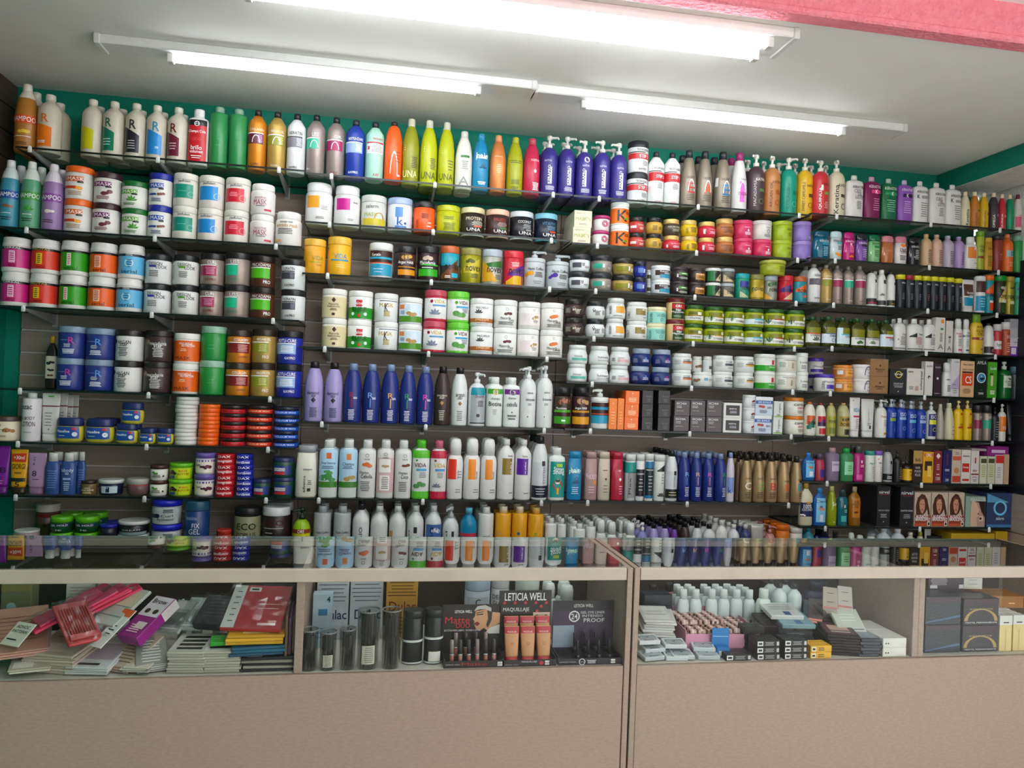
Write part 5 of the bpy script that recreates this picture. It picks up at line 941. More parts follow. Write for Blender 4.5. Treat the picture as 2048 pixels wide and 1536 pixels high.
S('D5', '''
1616 1645 716 jar dcd8d8 4a34a0 2 0 .1|p,4a34a0,.16,.34;t,444,.5,.8,Mascarilla|white jar, violet lid, at back
1629 1666 748 jarn dcd8d8 4a34a0 1|p,4a34a0,.16,.4,-.2,.8;t,444,.56,.6,Mascarilla,.2;v,333,.14,.6,-.5,CREMA,.14|white jar, violet lid, at front
1667 1702 730 jarn d8a060 e08a34 2|w,c8742c,.1,.66;p,e0a040,.16,.6,-.3,.8;t,5a2c14,.42,.4,Karite,.4;p,ddd,.3,.6,-.9,-.5|orange shea jar
1704 1738 729 jar dedcdc e4e2e2 2|t,888,.66,.4,repair,.3;a,5c3c8c,.24,.5,.3;t,333,.42,.35,Mascarilla,.6;t,333,.2,.3,Crema,.5|white jar with purple swoosh
1740 1777 718 box 94704c 0 2 0 0 0.19|o,4a3020,.62,.05,.1;t,3a2418,.42,.5,Botanica,.1;l,543,.24,.34,2,-.3,.4|kraft brown carton
1780 1813 738 box 2c2c30 0|t,ddd,.8,.5,nirvel;q,d8c83c,.78,.2;t,ddd,.42,.6,COLOR OUT;l,aaa,.26,.36,2,-.6,.6;o,eee,.12,.03|charcoal carton with round logo
1814 1848 737 box d6d2cc 0|t,333,.88,.3,salerm,-.6;v,333,.2,.9,.7,colorpeel,.18;l,777,.2,.34,4,-.8,-.2;l,a66,.16,.34,4,-.1,.4|white carton with vertical lettering
1850 1866 723 box dad6d4 0|t,444,.86,.7,SALERM;o,333,.54,.18;o,ddd,.52,.1,.1|tall white carton with swan mark
1868 1882 727 box 382a34 0|t,ccc,.88,.8,SALERM;o,ddd,.54,.16;l,a9a,.06,.1,1,-.8,.8|tall plum carton
1884 1900 725 rcap dadada dcdcdc|t,333,.5,.5,salerm;l,444,.14,.34,5,-.3,.6|tall white bottle among cartons
1902 1919 718 box d0ccd4 0|s,b8a4c8,.2,.3,.6,-.95,.95;t,777,.92,.5,H.ZONE,.2;t,555,.32,.4,ENERGY,-.2;l,777,.08,.24,3,-.5,.5|tall lilac carton
1921 1949 722 box d8b088 0|t,333,.9,.7,Haute Coiffure;t,333,.76,.8,CREMA STRAND;p,5a2c24,.66,.71,-.8,.7;p,d8481c,.32,.65,-.8,.7;t,fff,.48,.45,CS,.1,.2;l,864,.1,.24,4,-.7,.5|peach carton with orange square
1951 1974 716 box 1c2420 0|t,ddd,.88,.8,AMLA,0,.08;q,eee,.5,.4;o,3c88c0,.5,.34;k,241c1c,.48,.14,.1;o,d8b498,.54,.06;l,ccc,.08,.14,2;k,3c7a3c,.2,.06|black carton with blue oval portrait
1976 1994 724 box 4ca02c 0|t,dfe,.82,.7,Sunsilk,.1;k,2a1c14,.66,.14,-.3;p,d8c8a8,.34,.62,-.4,.1;l,efd,.1,.22,4,-.6,.6|green carton with portrait
1995 2019 723 spr 0e5c24^ d0d8d4|p,c8d0c0,.3,.62,-.6,.9;k,2c3c2c,.54,.1,.3;t,344,.46,.7,GLAMOUR,.2;l,454,.34,.42,2,-.2,.7|green spray bottle with pale label
2020 2036 733 can 262c34 4a6478|t,ccd,.62,.5,da,.3,.1;l,889,.2,.34,4,0,.7|dark grey can, blue cap
''')
S('C6', '''
1107 1141 774 can 3a1c20 1e1c20|p,3a2c20,.46,.76;k,a8684c,.64,.24,.2;p,4ca024,.38,.44;p,3c9024,.1,.28;t,fff,.48,.6,Macadamia,-.2;l,dfd,.14,.22,1,-.2,.3|dark bottle with nuts and green label
1143 1178 774 can 3a1c20 1e1c20|k,b88c60,.62,.26,.2;t,fff,.48,.7,Argan HAIR,-.1;p,c88c1c,.38,.43;p,d8941c,.1,.28|dark bottle with nuts and amber label
1180 1217 778 jarp dadedc dfe2e2|p,3c1c1c,.32,.66;p,1c88b0,.48,.55;p,c0482c,.36,.39;p,2a94b8,.14,.34|white pump jar with teal label
1218 1234 797 box e87818 0|o,fc8,.84,.06;o,fc8,.68,.05;l,fb7,.14,.6,5,-.5,.5|tall narrow orange carton
1235 1248 797 box e87818 0|o,fc8,.84,.06;o,fc8,.68,.05;l,fb7,.14,.6,5,-.5,.5|tall narrow orange carton
1250 1278 782 box ea6c1c 0 3 0 0 0.16|o,fdb,.8,.05;q,fdb,.6,.05;l,fc9,.14,.5,4,-.6,.6|square orange carton
1284 1306 781 box 1a1a1e 0 3 0 0 0.16|t,776,.54,.5,BLACK,.2;l,555,.14,.4,3,-.2,.6|small black carton
1316 1340 781 box 1a1a1e 0 3 0 0 0.16|t,776,.54,.5,BLACK,.2;l,555,.14,.4,3,-.2,.6|small black carton
1348 1379 801 box 4c4246 0 2|t,ddd,.8,.65,ISCHIA,-.1,.14;l,aaa,.5,.68,2,-.8,0;l,998,.3,.36,1,-.8,.2|glossy mauve grey carton
1381 1411 801 box 4c4246 0 2|t,ddd,.8,.65,ISCHIA,-.1,.14;l,aaa,.5,.68,2,-.8,0;l,998,.3,.36,1,-.8,.2|glossy mauve grey carton
1413 1444 801 box 4c4246 0 2|t,ddd,.8,.65,ISCHIA,-.1,.14;l,aaa,.5,.68,2,-.8,0;l,998,.3,.36,1,-.8,.2|glossy mauve grey carton
1446 1483 806 box d8d8d6 0 2|p,2c2028,.16,.84,-.75,.75;t,ddd,.62,.4,attiva;l,aab,.3,.48,3,-.4,.5|white framed carton
1485 1509 790 jar d4d8da dcdcdc 3|k,8c2c24,.5,.14,.3;l,678,.14,.4,3,-.2,.7|white cocoa jar
1510 1545 794 box c0ccdc 0 2|p,dfe2e4,.82,.98,-.98,.98;p,1c4c9c,.62,.8,-.98,.98;t,def,.71,.75,20% BONUS;k,a8342c,.48,.12,-.3;t,445,.42,.25,30%,.6;l,557,.12,.3,3,-.6,.4|white and blue bonus carton
1547 1566 803 box d2d6d4 0 2|v,555,.3,.9,.2,organic,.26;p,8ab84c,.05,.12,-.9,.9;l,666,.1,.24,2|tall white carton
1568 1604 795 jar dcdad0 c4701c 2|t,222,.62,.6,cantu,.2,.14;l,a33,.38,.5,2,-.1,.8;l,876,.14,.32,3,-.1,.7|cream jar with orange lid
''')
S('D6', '''
1607 1629 804 bul dcd8cc d8601c|p,c85a24,.34,.6,-.8,.8;s,1c6c5c,.2,.3,.55,-.8,.4;t,111,.38,.8,novex,.1,.1;p,dcdcdc,.08,.24,-.2,.8|white bottle, orange cap
1630 1650 806 bul dcd8cc 8c2420|p,b82430,.3,.6,-.8,.8;s,5c1c6c,.3,.4,.55,-.8,.6;t,111,.36,.85,novex,.0,.1;p,b82430,.06,.24,-.6,.9|white bottle, dark red cap
1652 1670 806 bul b4b070 c0a060|p,9c9c34,.1,.6,-.8,.8;t,111,.44,.85,novex,.1,.1;p,6a7a2c,.08,.26,-.6,.7|olive bottle, beige cap
1673 1697 806 bul b4b080 c0a060|p,a88c2c,.3,.6,-.8,.8;k,332,.5,.24,.1;t,111,.36,.85,novex,.1,.1;p,2c2c24,.06,.22,-.2,.9|pale olive bottle, beige cap
1698 1719 795 tube dcd8d8 d8d4d4|t,3a90b8,.68,.6,VIDA,.2,.1;p,b82450,.5,.54,-.4,.8;l,988,.2,.46,6,.0,.7;o,b02c3c,.92,.05,-.3|white tube with blue lettering
1721 1747 798 tube d6d6d4 d0d0ce|v,888,.4,.75,0,ristruttura,.08;p,333,.22,.3,.1,.4;l,777,.3,.38,2,-.3,.4|plain white tube
1750 1771 799 pump dedcd8 dcdcda 1 1|t,b0742c,.56,.6,Protein,.1;l,a86,.3,.48,4,0,.7;p,c08a3c,.08,.14,.0,.7|white pump bottle, tan lettering
1772 1790 798 spr 1c3c9c b8c0cc 1 1|t,cde,.6,.6,ISOI,.3,.1;p,7c9c2c,.44,.52,-.6,.9;q,9ad,.22,.16,.6|first blue spray bottle
1791 1810 799 spr 1c3c9c b8c0cc 1 1|t,cde,.62,.7,ISOI,.2,.1;p,8ab0d8,.48,.55,-.6,.9;q,9ad,.26,.18,.3|second blue spray bottle
1811 1830 802 spr 1c3c9c b8c0cc 1 1|t,cde,.6,.7,ISOI,.2,.1;p,5cb0d0,.42,.5,-.6,.9;q,9ad,.22,.18,.2|third blue spray bottle
1831 1850 803 spr 1c3c9c b8c0cc 1 1|t,cde,.58,.7,ISOI,.2,.1;p,9aa8d8,.42,.5,-.6,.9;q,9ad,.2,.18,.3|fourth blue spray bottle
1852 1870 804 spr d8d8d8 dcdcdc|p,1c246c,.08,.68,-.8,.95;t,dde,.6,.7,ISOI,.2,.1;p,d8d83c,.4,.52,-.7,.95;q,d8d83c,.26,.2,.3|white spray bottle, navy label
1873 1886 808 sal a8a498 c8c4b8||grey beige tapered bottle
1887 1906 806 sal c8c4a4 d4d0b8|l,555,.1,.4,3,0,.6|cream tapered bottle
1907 1924 801 spr dcb414 e0c880|o,b03c2c,.66,.14,.2;t,b86a14,.38,.5,VIDA,.3,.08;p,b03c1c,.3,.34,-.5,.8|left yellow spray bottle
1925 1942 801 spr dcb414 e0c880|o,b03c2c,.66,.14,.2;t,b86a14,.38,.5,VIDA,.3,.08;p,b03c1c,.3,.34,-.5,.8|right yellow spray bottle
1945 1961 810 can 94867e* 2a282c|t,eee,.66,.5,CURL,.3;p,881c44,.34,.58,-.95,.95;t,622,.1,.5,KAYPRO,.1|taupe can with crimson band
1963 1980 810 can 94867e* 2a282c|p,2ca080,.34,.58,-.95,.95;t,eee,.66,.4,LISS,.2|taupe can with mint band
1981 1996 815 spr 24222a 1c1c20|l,aaa,.1,.6,7,-.3,.7|black spray bottle
1996 2010 808 spr dcd8d0 d4d0cc|p,e07c2c,.26,.66,-.9,.9;t,fff,.36,.45,10,.2,.1|white and orange spray bottle
2012 2036 806 tube 1c1c20 141418|o,ccc,.78,.12,0;t,999,.66,.4,nirvel,.1;l,888,.26,.4,4,.0,.5|black styling tube
''')
S('B6', '''
591 634 891 flat d8d6c8 9ca0a4 1 1|v,222,.1,.42,-.1,advance,.12;t,333,.54,.4,shampoo,.2;l,555,.24,.34,3,.2,.6;p,222,.12,.18,.2,.5|cream bottle with grey cap
638 676 880 ds d8dedc dcdedc 1 1|p,a8cce4,.3,.84,-.95,.95;p,3c7c2c,.18,.28,-.95,.95;p,d8622c,.68,.78,-.2,.3;k,3c8c3c,.34,.28,0;k,4c9c44,.44,.16,.0;t,345,.6,.7,Deep Cleansing;l,568,.5,.56,2,-.7,.6|white bottle with mint leaves
678 715 880 ds d8dedc dcdedc 1 1|p,a8cce4,.3,.84,-.95,.95;p,3c7c2c,.18,.28,-.95,.95;p,d8822c,.66,.76,-.2,.3;k,b08a4c,.34,.2,.2;t,345,.58,.6,Champu,0;l,568,.5,.55,2,-.6,.5|white bottle with garlic bulb
716 752 881 ds dadad8 dcdedc 1 1|q,555,.74,.1;t,666,.68,.3,nevada,0;k,d86a34,.58,.2,.0;t,333,.44,.5,Champu,-.3;t,222,.38,.6,Cebolla,0,.07;l,555,.12,.3,6,-.7,.4|white bottle with onion picture
753 788 881 ds d8d4d2 dcdedc 1 1|p,d0b0b0,.1,.7,-.95,.95;p,ece8e4,.45,.68,-.7,.6;k,b8a070,.56,.16,0;p,ece8e4,.14,.4,-.6,.5;l,555,.16,.38,7,-.4,.4;q,555,.76,.1;t,666,.71,.3,nevada,0|white bottle with pink stripes
789 823 882 ds dadad8 dcdedc 1 1|q,555,.74,.1,.2;t,666,.68,.3,nevada,.2;k,6a2c24,.58,.16,.3;t,222,.44,.5,Champu,0;t,222,.38,.4,Coco,.2,.07;l,555,.12,.3,6,-.5,.5|white bottle with coconut picture
824 859 881 ds dcdedc 54b828 1 1|w,54b828,.0,.13;w,54b828,.7,.83;o,3c8c2c,.66,.06,-.5;t,5a1c34,.58,.65,VIDA,-.1,.07;p,4ca0d0,.48,.52,-.5,.6;l,888,.36,.46,4,-.2,.6;k,4c8c4c,.24,.24,-.1|white bottle with light green ends
860 893 882 ds dcdad8 b85c74 1 1|w,b81c3c,.0,.13;w,b81c3c,.7,.83;o,8c1c34,.66,.07,-.4;t,c8a81c,.58,.65,VIDA,.1,.07;p,4c90d0,.48,.52,-.4,.7;l,888,.36,.46,4,-.2,.6;h,6c7088,.2,.3,-.2|white bottle with crimson ends
894 926 877 rcap e0dedc e0e0de 1 1|p,d8301c,.33,.66,-.9,.1;v,444,.34,.48,.3,fanola,.08;l,777,.34,.48,3,.3,.8;l,666,.1,.18,2,0,.7|white bottle with red rectangle
927 960 877 rcap e0dedc e0e0de 1 1|p,e8871c,.33,.66,-.5,.4;v,444,.34,.46,.5,fanola,.08;l,666,.1,.18,2,.1,.8|white bottle with orange rectangle
961 993 878 rcap e0dedc e0e0de 1 1|p,e8871c,.33,.66,-.5,.4;v,444,.34,.46,.5,fanola,.08;l,666,.1,.18,2,.1,.8|white bottle with orange rectangle
994 1028 879 jr e0dfde e0e0de 1 2|p,8a7028,.42,.69,-.5,.6;t,333,.73,.3,Fanola,.4;v,fff,.44,.64,.5,CURLY,.12;l,777,.1,.13,1,.3,.8|white bottle with olive square
1029 1062 880 jr e0dfde e0e0de 1 2|p,5c1c98,.42,.69,-.8,.5;t,333,.73,.3,Fanola,.1;v,fff,.44,.64,.2,no yellow,.12;l,777,.1,.13,1,0,.7|white bottle with violet square
1063 1095 874 rr dadcde 1e1e20 1 2|w,c8ccd0,.24,.6;p,1c1c2c,.04,.23,-.95,.95;p,222,.54,.62,.1,.5;v,666,.26,.52,.4,SYSTEM,.14;l,ccd,.08,.2,3,-.6,.6|white bottle with black base label
1096 1129 896 ds dde2e0 e0e2e0 1 1|p,138c84,.06,.74,-.85,.9;t,fff,.6,.6,Stron,.1;t,fff,.53,.65,Strong,.1;o,8c4c24,.3,.3;o,e8e0d0,.36,.15;p,2c1c14,.35,.4,-.25,.25;p,d89c1c,.12,.24,-.1,.15;p,9cc41c,.64,.7,-.2,.5|teal labelled shampoo bottle
''')
S('C7', '''
1134 1163 903 flat 1a7cac 1c80b0|t,dfe,.62,.6,hair;t,dfe,.57,.8,power;h,0c4c70,.34,.3,.1;q,0c4c70,.44,.12,.2;l,cde,.12,.28,4|blue flip cap bottle
1169 1194 904 flat a48484 a88888 1 2|t,ecd,.52,.8,Keratin;t,ecd,.46,.7,Therapy;p,e8882c,.32,.42,.3,.7;l,ecd,.14,.3,3|dusty rose flip cap bottle
1195 1220 904 flat c0b4a4 c4b8a8 1 2|l,766,.6,.64,1,-.4,.5;d,333,.44,.1,.2;l,665,.14,.34,3,-.2,.5|beige flip cap bottle
1222 1246 905 flat a8203c ac2440 1 2|l,fcd,.6,.64,2,0,.6;d,fff,.44,.12,.4;l,fbc,.12,.32,4,.2,.8|crimson flip cap bottle
1249 1270 909 slim c0c4c4 dcdedc 1 2|w,1c8c84,.6,.83;p,8c8c90,.06,.6,-.6,.9;t,222,.62,.6,CHAMPU,.3;v,333,.14,.5,-.2,Plex,.2|silver bottle with teal top
1271 1288 909 slim dcdedc dcdedc 1 2|p,1c2024,.1,.68,-.95,.95;t,fff,.58,.8,CHAMPU;l,ccc,.2,.5,4|black labelled white bottle
1289 1306 908 slim dcdedc dcdedc 1 2|p,16242c,.06,.84,-.95,.95;p,1c7094,.7,.84,-.95,.95;t,fff,.66,.8,MASCARA;l,ccc,.2,.56,5,-.4,.6;p,1c6c90,.06,.12,-.95,.95|black and blue labelled bottle
1307 1328 910 slim d8dcd8 dcdedc 1 1|s,222,.64,.66,.8,-.6,.95;o,fff,.76,.05,-.2;h,222,.1,.4,.2;l,786,.36,.6,4,.2,.7|white bottle with black leaf
1329 1354 902 rr d4d8da 1e1e20 1 3|w,c8ccd0,.24,.6;p,222,.52,.6,.1,.5;p,242420,.06,.24,-.95,.95;v,888,.28,.5,.2,SYSTEM,.14;l,cc9,.1,.2,2,-.6,.6|white bottle with dark base label
1356 1379 905 rr 202f78 7c90b4 1 2|t,7aa8e4,.56,.35,R,.2,.08;p,5c94e0,.34,.5,.12,.24;l,dde,.1,.3,6,-.2,.6|navy bottle with pale blue letter
1380 1403 906 rr 202f78 7c90b4 1 2|t,d8a080,.56,.35,R,.0,.08;p,c8906c,.34,.5,-.06,.06;l,dde,.1,.3,6,-.4,.4|navy bottle with copper letter
1404 1427 907 rr 202f78 7c90b4 1 2|t,d83cb0,.56,.35,R,.0,.08;p,d83cb0,.34,.5,-.06,.06;l,dde,.1,.3,6,-.4,.4|navy bottle with pink letter
1428 1451 908 rr 202f78 7c90b4 1 2|t,3c9c5c,.56,.35,R,.4,.08;p,3c9c5c,.34,.5,.3,.42;l,dde,.1,.3,6,0,.7|navy bottle with green letter
1452 1468 906 rr ccc8d0 8c9cc8|p,7c90c8,.2,.5,-.9,.6;t,28488c,.24,.4,k,-.4,.12|pale lilac bottle with blue label
1470 1481 912 sal 6a5840 2a2420 1 0 .05||small brown bottle behind
1481 1503 909 sal a68b66* 2a2420 1 3|t,ece4d4,.34,.6,C,0,.15;l,332,.08,.22,4;t,332,.5,.5,SALERM|tan tapered bottle with white letter
1505 1528 910 sal a68b66* 2a2420 1 3|t,7cac4c,.34,.6,G,.2,.15;l,332,.08,.22,4;t,332,.5,.5,SALERM|tan tapered bottle with green letter
1529 1553 911 sal a68b66* 2a2420 1 3|t,c8302c,.34,.5,B,.1,.15;l,332,.08,.22,4;t,332,.5,.5,SALERM|tan tapered bottle with red letter
1554 1578 912 sal a68b66* 2a2420 1 3|t,d8602c,.32,.5,R,.4,.15;l,332,.08,.22,4,0,.7;t,332,.46,.5,SALERM,.3|tan tapered bottle with orange letter
1580 1603 913 sal a68b66* 2a2420 1 3|t,2c8ca0,.34,.5,E,.3,.15;l,332,.08,.22,4,0,.7;t,332,.5,.5,SALERM,.3|tan tapered bottle with teal letter
''')
S('D7', '''
1604 1628 906 flk 1c5c9c^ 2c7cc0|p,5cb0dc,.12,.72,-.6,.9;t,1c2c5c,.66,.7,Clere,.2,.07;k,b8805c,.5,.16,.1;p,dde,.16,.34,-.1,.5|blue face bottle, upper shelf
1630 1648 908 wid a03048 4a4458 1 1|p,3c2c84,.14,.42,-.2,.9;o,c8604c,.56,.06,.5|small red bottle with violet label
1650 1676 896 ds a890b4~ b49098|p,c0b0cc,.3,.6,-.4,.8;t,646,.5,.5,Johnson,.2|clear lilac oil bottle
1678 1704 897 ds 58b070~ 1c9c4c|p,8cd0a0,.2,.6,-.6,.8;o,c03c3c,.64,.05,.4;l,264,.3,.5,3,-.2,.5|clear green oil bottle
1706 1727 892 wid a82070^ 4a4c4c 1 1|p,ccc,.52,.6,.1,.4;l,fcd,.4,.48,2,0,.8;p,d84c98,.06,.2,-.6,.4|magenta bottle, grey cap
1729 1747 902 slim d8dcd4 38988c|t,3a8a80,.6,.6,Nature,.2;l,a9a,.1,.5,6,.1,.7|white bottle, sea green cap
1748 1763 902 slim dcd8d4 7c5cb4|o,e07c3c,.74,.09,-.4;t,6a4a9c,.62,.6,Nature,.2;l,aa9,.1,.5,6,.1,.7|white bottle, violet cap
1764 1783 900 bul a8acac 28282c|p,222,.56,.66,.1,.5;p,1c1c20,.06,.26,-.95,.95;v,666,.3,.54,.2,SYSTEM,.14;l,ccc,.1,.2,2,-.5,.5|grey bullet bottle
1786 1802 902 spr 1c1a1e 2a2a2c|l,999,.1,.5,6,0,.7|black spray bottle
1804 1822 911 drop 2a2014 1c1c1c|w,dca818,.08,.5;t,a04c14,.28,.4,VIDA,.4,.09;o,222,.4,.08,.1|yellow dropper bottle
1826 1845 900 box 2c241c 0|p,b08c54,.58,.98,-.98,.98;t,443,.7,.6,Bella,0;t,ccc,.46,.5,HAIR;t,ccc,.35,.65,POUSS;t,ccc,.24,.55,PLUS|black and tan carton
1846 1867 904 box dca024 0|p,c8682c,.86,.95,-.9,.9;t,fff,.9,.5,ORS;p,3a2c14,.4,.7,-.7,.7;p,e8c060,.2,.55,-.2,.6|amber carton with window
1868 1884 902 box 7c2c34 0|d,e8d8d4,.84,.28;l,dba,.4,.6,4,-.4,.4;t,eed,.14,.5,150;l,dba,.24,.3,1|maroon carton
1886 1903 901 box 26285c 0|v,c03448,.55,.9,0,beauty,.2;l,ccd,.36,.44,2;t,dde,.1,.4,200|navy carton
1904 1922 899 box c8b4a4 0|p,c85c3c,.68,.8,-.9,.9;o,b8805c,.38,.3;p,b8482c,.04,.22,-.9,.9;l,777,.84,.94,2|beige carton with onion
1923 1941 900 box d8d2cc 0|p,c4302c,.34,.6,-.85,.7;t,fff,.48,.6,Ginseng,-.1;t,444,.82,.7,Botanica;p,b82c2c,.08,.14,-.8,.7|white carton with red square
1942 1958 902 box d6d0cc 0|p,a82c2c,.62,.8,-.1,.2;k,b08c7c,.4,.2;p,7c2c34,.27,.31,-.9,.9;t,a33,.2,.7,AMPOLL;l,777,.06,.14,2|white carton with ampoule picture
1960 1974 913 box ccccb4 0|p,4c5034,.76,.92,-.8,.8;l,9ca83c,.24,.7,6,-.7,.6|first pale yellow carton
1975 1990 913 box ccccb4 0|p,4c5034,.76,.92,-.8,.8;l,9ca83c,.24,.7,6,-.7,.6|second pale yellow carton
1991 2007 910 box d8d2ce 0|p,d0302c,.72,.98,-.98,.98;l,888,.2,.6,5,-.6,.3|white carton with red top
2008 2018 909 box c4a488 0||narrow beige carton
''')
S('D8', '''
1598 1624 967 flk d0c8ac b88c34|p,1c2450,.22,.55,-.95,.95;t,fff,.46,.6,100%;t,fff,.38,.8,COCONUT;k,e4e0d4,.26,.12,-.6;p,c88c2c,.52,.57,-.2,.4|cream coconut oil bottle
1625 1651 977 flk 1c5ca4^ 2c84c8|p,7cc0e0,.1,.74,-.7,.7;t,1c2c5c,.66,.75,Clere,0,.08;k,c89070,.46,.18,0;p,5c6c8c,.48,.54,-.2,.2;p,dde,.12,.3,-.2,.3|blue face bottle, lower shelf
1652 1672 973 sal 8c9c1c^ b8b870|t,efc,.56,.5,Sun,.2;o,dda,.1,.06|yellow green bottle
1674 1694 979 wid 1c6470^ 2c3c40|p,ccd,.5,.58,0,.3;l,bdd,.36,.46,2,0,.7;p,4cb4b8,.12,.28,-.5,.5|dark teal bottle
1696 1720 974 flk 8c5c18^ a89878|p,c07424,.22,.72,-.6,.6;t,3a2410,.62,.4,PURE;t,3a2410,.56,.6,ALMOND;t,3a2410,.5,.3,OIL;k,5a2c14,.36,.12|amber almond oil bottle
1754 1781 973 box 1e1e24 0 1 0 0 0.2|t,ddd,.86,.75,nirvel,0,.08;p,a8343c,.79,.8,-.6,.8;t,ccc,.4,.8,KERATIN CREAM;l,aaa,.22,.32,3,-.5,.5;o,ccc,.12,.04|left black carton with white logo
1800 1827 974 box 1e1e24 0 1 0 0 0.2|t,ddd,.85,.85,nirvel,0,.09;p,a8343c,.77,.78,-.7,.8;t,ccc,.4,.9,KERATIN CREAM;l,aaa,.2,.32,3,-.5,.6;o,ccc,.1,.04|right black carton with white logo
1829 1862 985 box c0b09c 0|g,4a281c,-.8:.34:-.88:.62:-.66:.84:-.2:.96:.2:.93:.5:.8:.78:.52:.9:.36:.66:.34:.5:.52:.3:.4:0:.34;g,c08c70,-.46:.7:-.3:.84:.05:.85:.24:.68:.22:.52:.02:.38:-.2:.4:-.4:.54;g,5a3024,-.4:.72:-.24:.86:.1:.88:.3:.72:.1:.8:-.2:.8;o,4a2c24,.66,.03,-.22;o,4a2c24,.65,.03,.06;g,a8504c,-.24:.5:-.1:.53:.06:.5:-.08:.465;g,a87458,-.08:.64:-.02:.57:-.12:.56;p,8c3c24,.02,.34,-.95,.95;t,fff,.3,.75,ALISADO,-.1;t,fff,.22,.9,BRASILENO,0;p,c0502c,.03,.1,-.9,.5;p,e8e0d8,.03,.16,.55,.9;p,2c1c18,.05,.13,.62,.84|left hair straightening carton
1863 1896 985 box c0b09c 0|g,4a281c,-.8:.34:-.88:.62:-.66:.84:-.2:.96:.2:.93:.5:.8:.78:.52:.9:.36:.66:.34:.5:.52:.3:.4:0:.34;g,c08c70,-.46:.7:-.3:.84:.05:.85:.24:.68:.22:.52:.02:.38:-.2:.4:-.4:.54;g,5a3024,-.4:.72:-.24:.86:.1:.88:.3:.72:.1:.8:-.2:.8;o,4a2c24,.66,.03,-.22;o,4a2c24,.65,.03,.06;g,a8504c,-.24:.5:-.1:.53:.06:.5:-.08:.465;g,a87458,-.08:.64:-.02:.57:-.12:.56;p,8c3c24,.02,.34,-.95,.95;t,fff,.3,.75,ALISADO,-.1;t,fff,.22,.9,BRASILENO,0;p,c0502c,.03,.1,-.9,.5;p,e8e0d8,.03,.16,.55,.9;p,2c1c18,.05,.13,.62,.84|middle hair straightening carton
1897 1929 985 box c0b09c 0|g,4a281c,-.8:.34:-.88:.62:-.66:.84:-.2:.96:.2:.93:.5:.8:.78:.52:.9:.36:.66:.34:.5:.52:.3:.4:0:.34;g,c08c70,-.46:.7:-.3:.84:.05:.85:.24:.68:.22:.52:.02:.38:-.2:.4:-.4:.54;g,5a3024,-.4:.72:-.24:.86:.1:.88:.3:.72:.1:.8:-.2:.8;o,4a2c24,.66,.03,-.22;o,4a2c24,.65,.03,.06;g,a8504c,-.24:.5:-.1:.53:.06:.5:-.08:.465;g,a87458,-.08:.64:-.02:.57:-.12:.56;p,8c3c24,.02,.34,-.95,.95;t,fff,.3,.75,ALISADO,-.1;t,fff,.22,.9,BRASILENO,0;p,c0502c,.03,.1,-.9,.5;p,e8e0d8,.03,.16,.55,.9;p,2c1c18,.05,.13,.62,.84|right hair straightening carton
1931 1971 993 box 8ca498 0 1 0 0 0.14|p,b09080,.02,.84,-.5,.95;g,241c1c,-.1:.84:.95:.84:.95:.3:.6:.5:.3:.8;g,d0ac94,-.4:.84:-.1:.84:.25:.66:.38:.56:.3:.52:.36:.46:.3:.42:.32:.36:.1:.3:.2:.02:-.5:.02:-.5:.6;g,8c3c3c,.2:.46:.36:.46:.3:.4:.18:.42;t,ddd,.9,.8,VERAGLOSS,.2;p,d8c0a8,.2,.36,.35,.75;o,3a2420,.28,.06,.5|pale green carton with face
1973 2027 986 box 2c3c60 0 1 0 0 0.14|s,5c98c0,.72,.98,.74,-.98,.6;q,4ca0d8,.56,.26,0;q,7cc4e8,.56,.235,0;t,cde,.26,.3,salerm,.0;p,3c78a8,.0,.08,-.98,.98|blue carton with glowing ring
''')
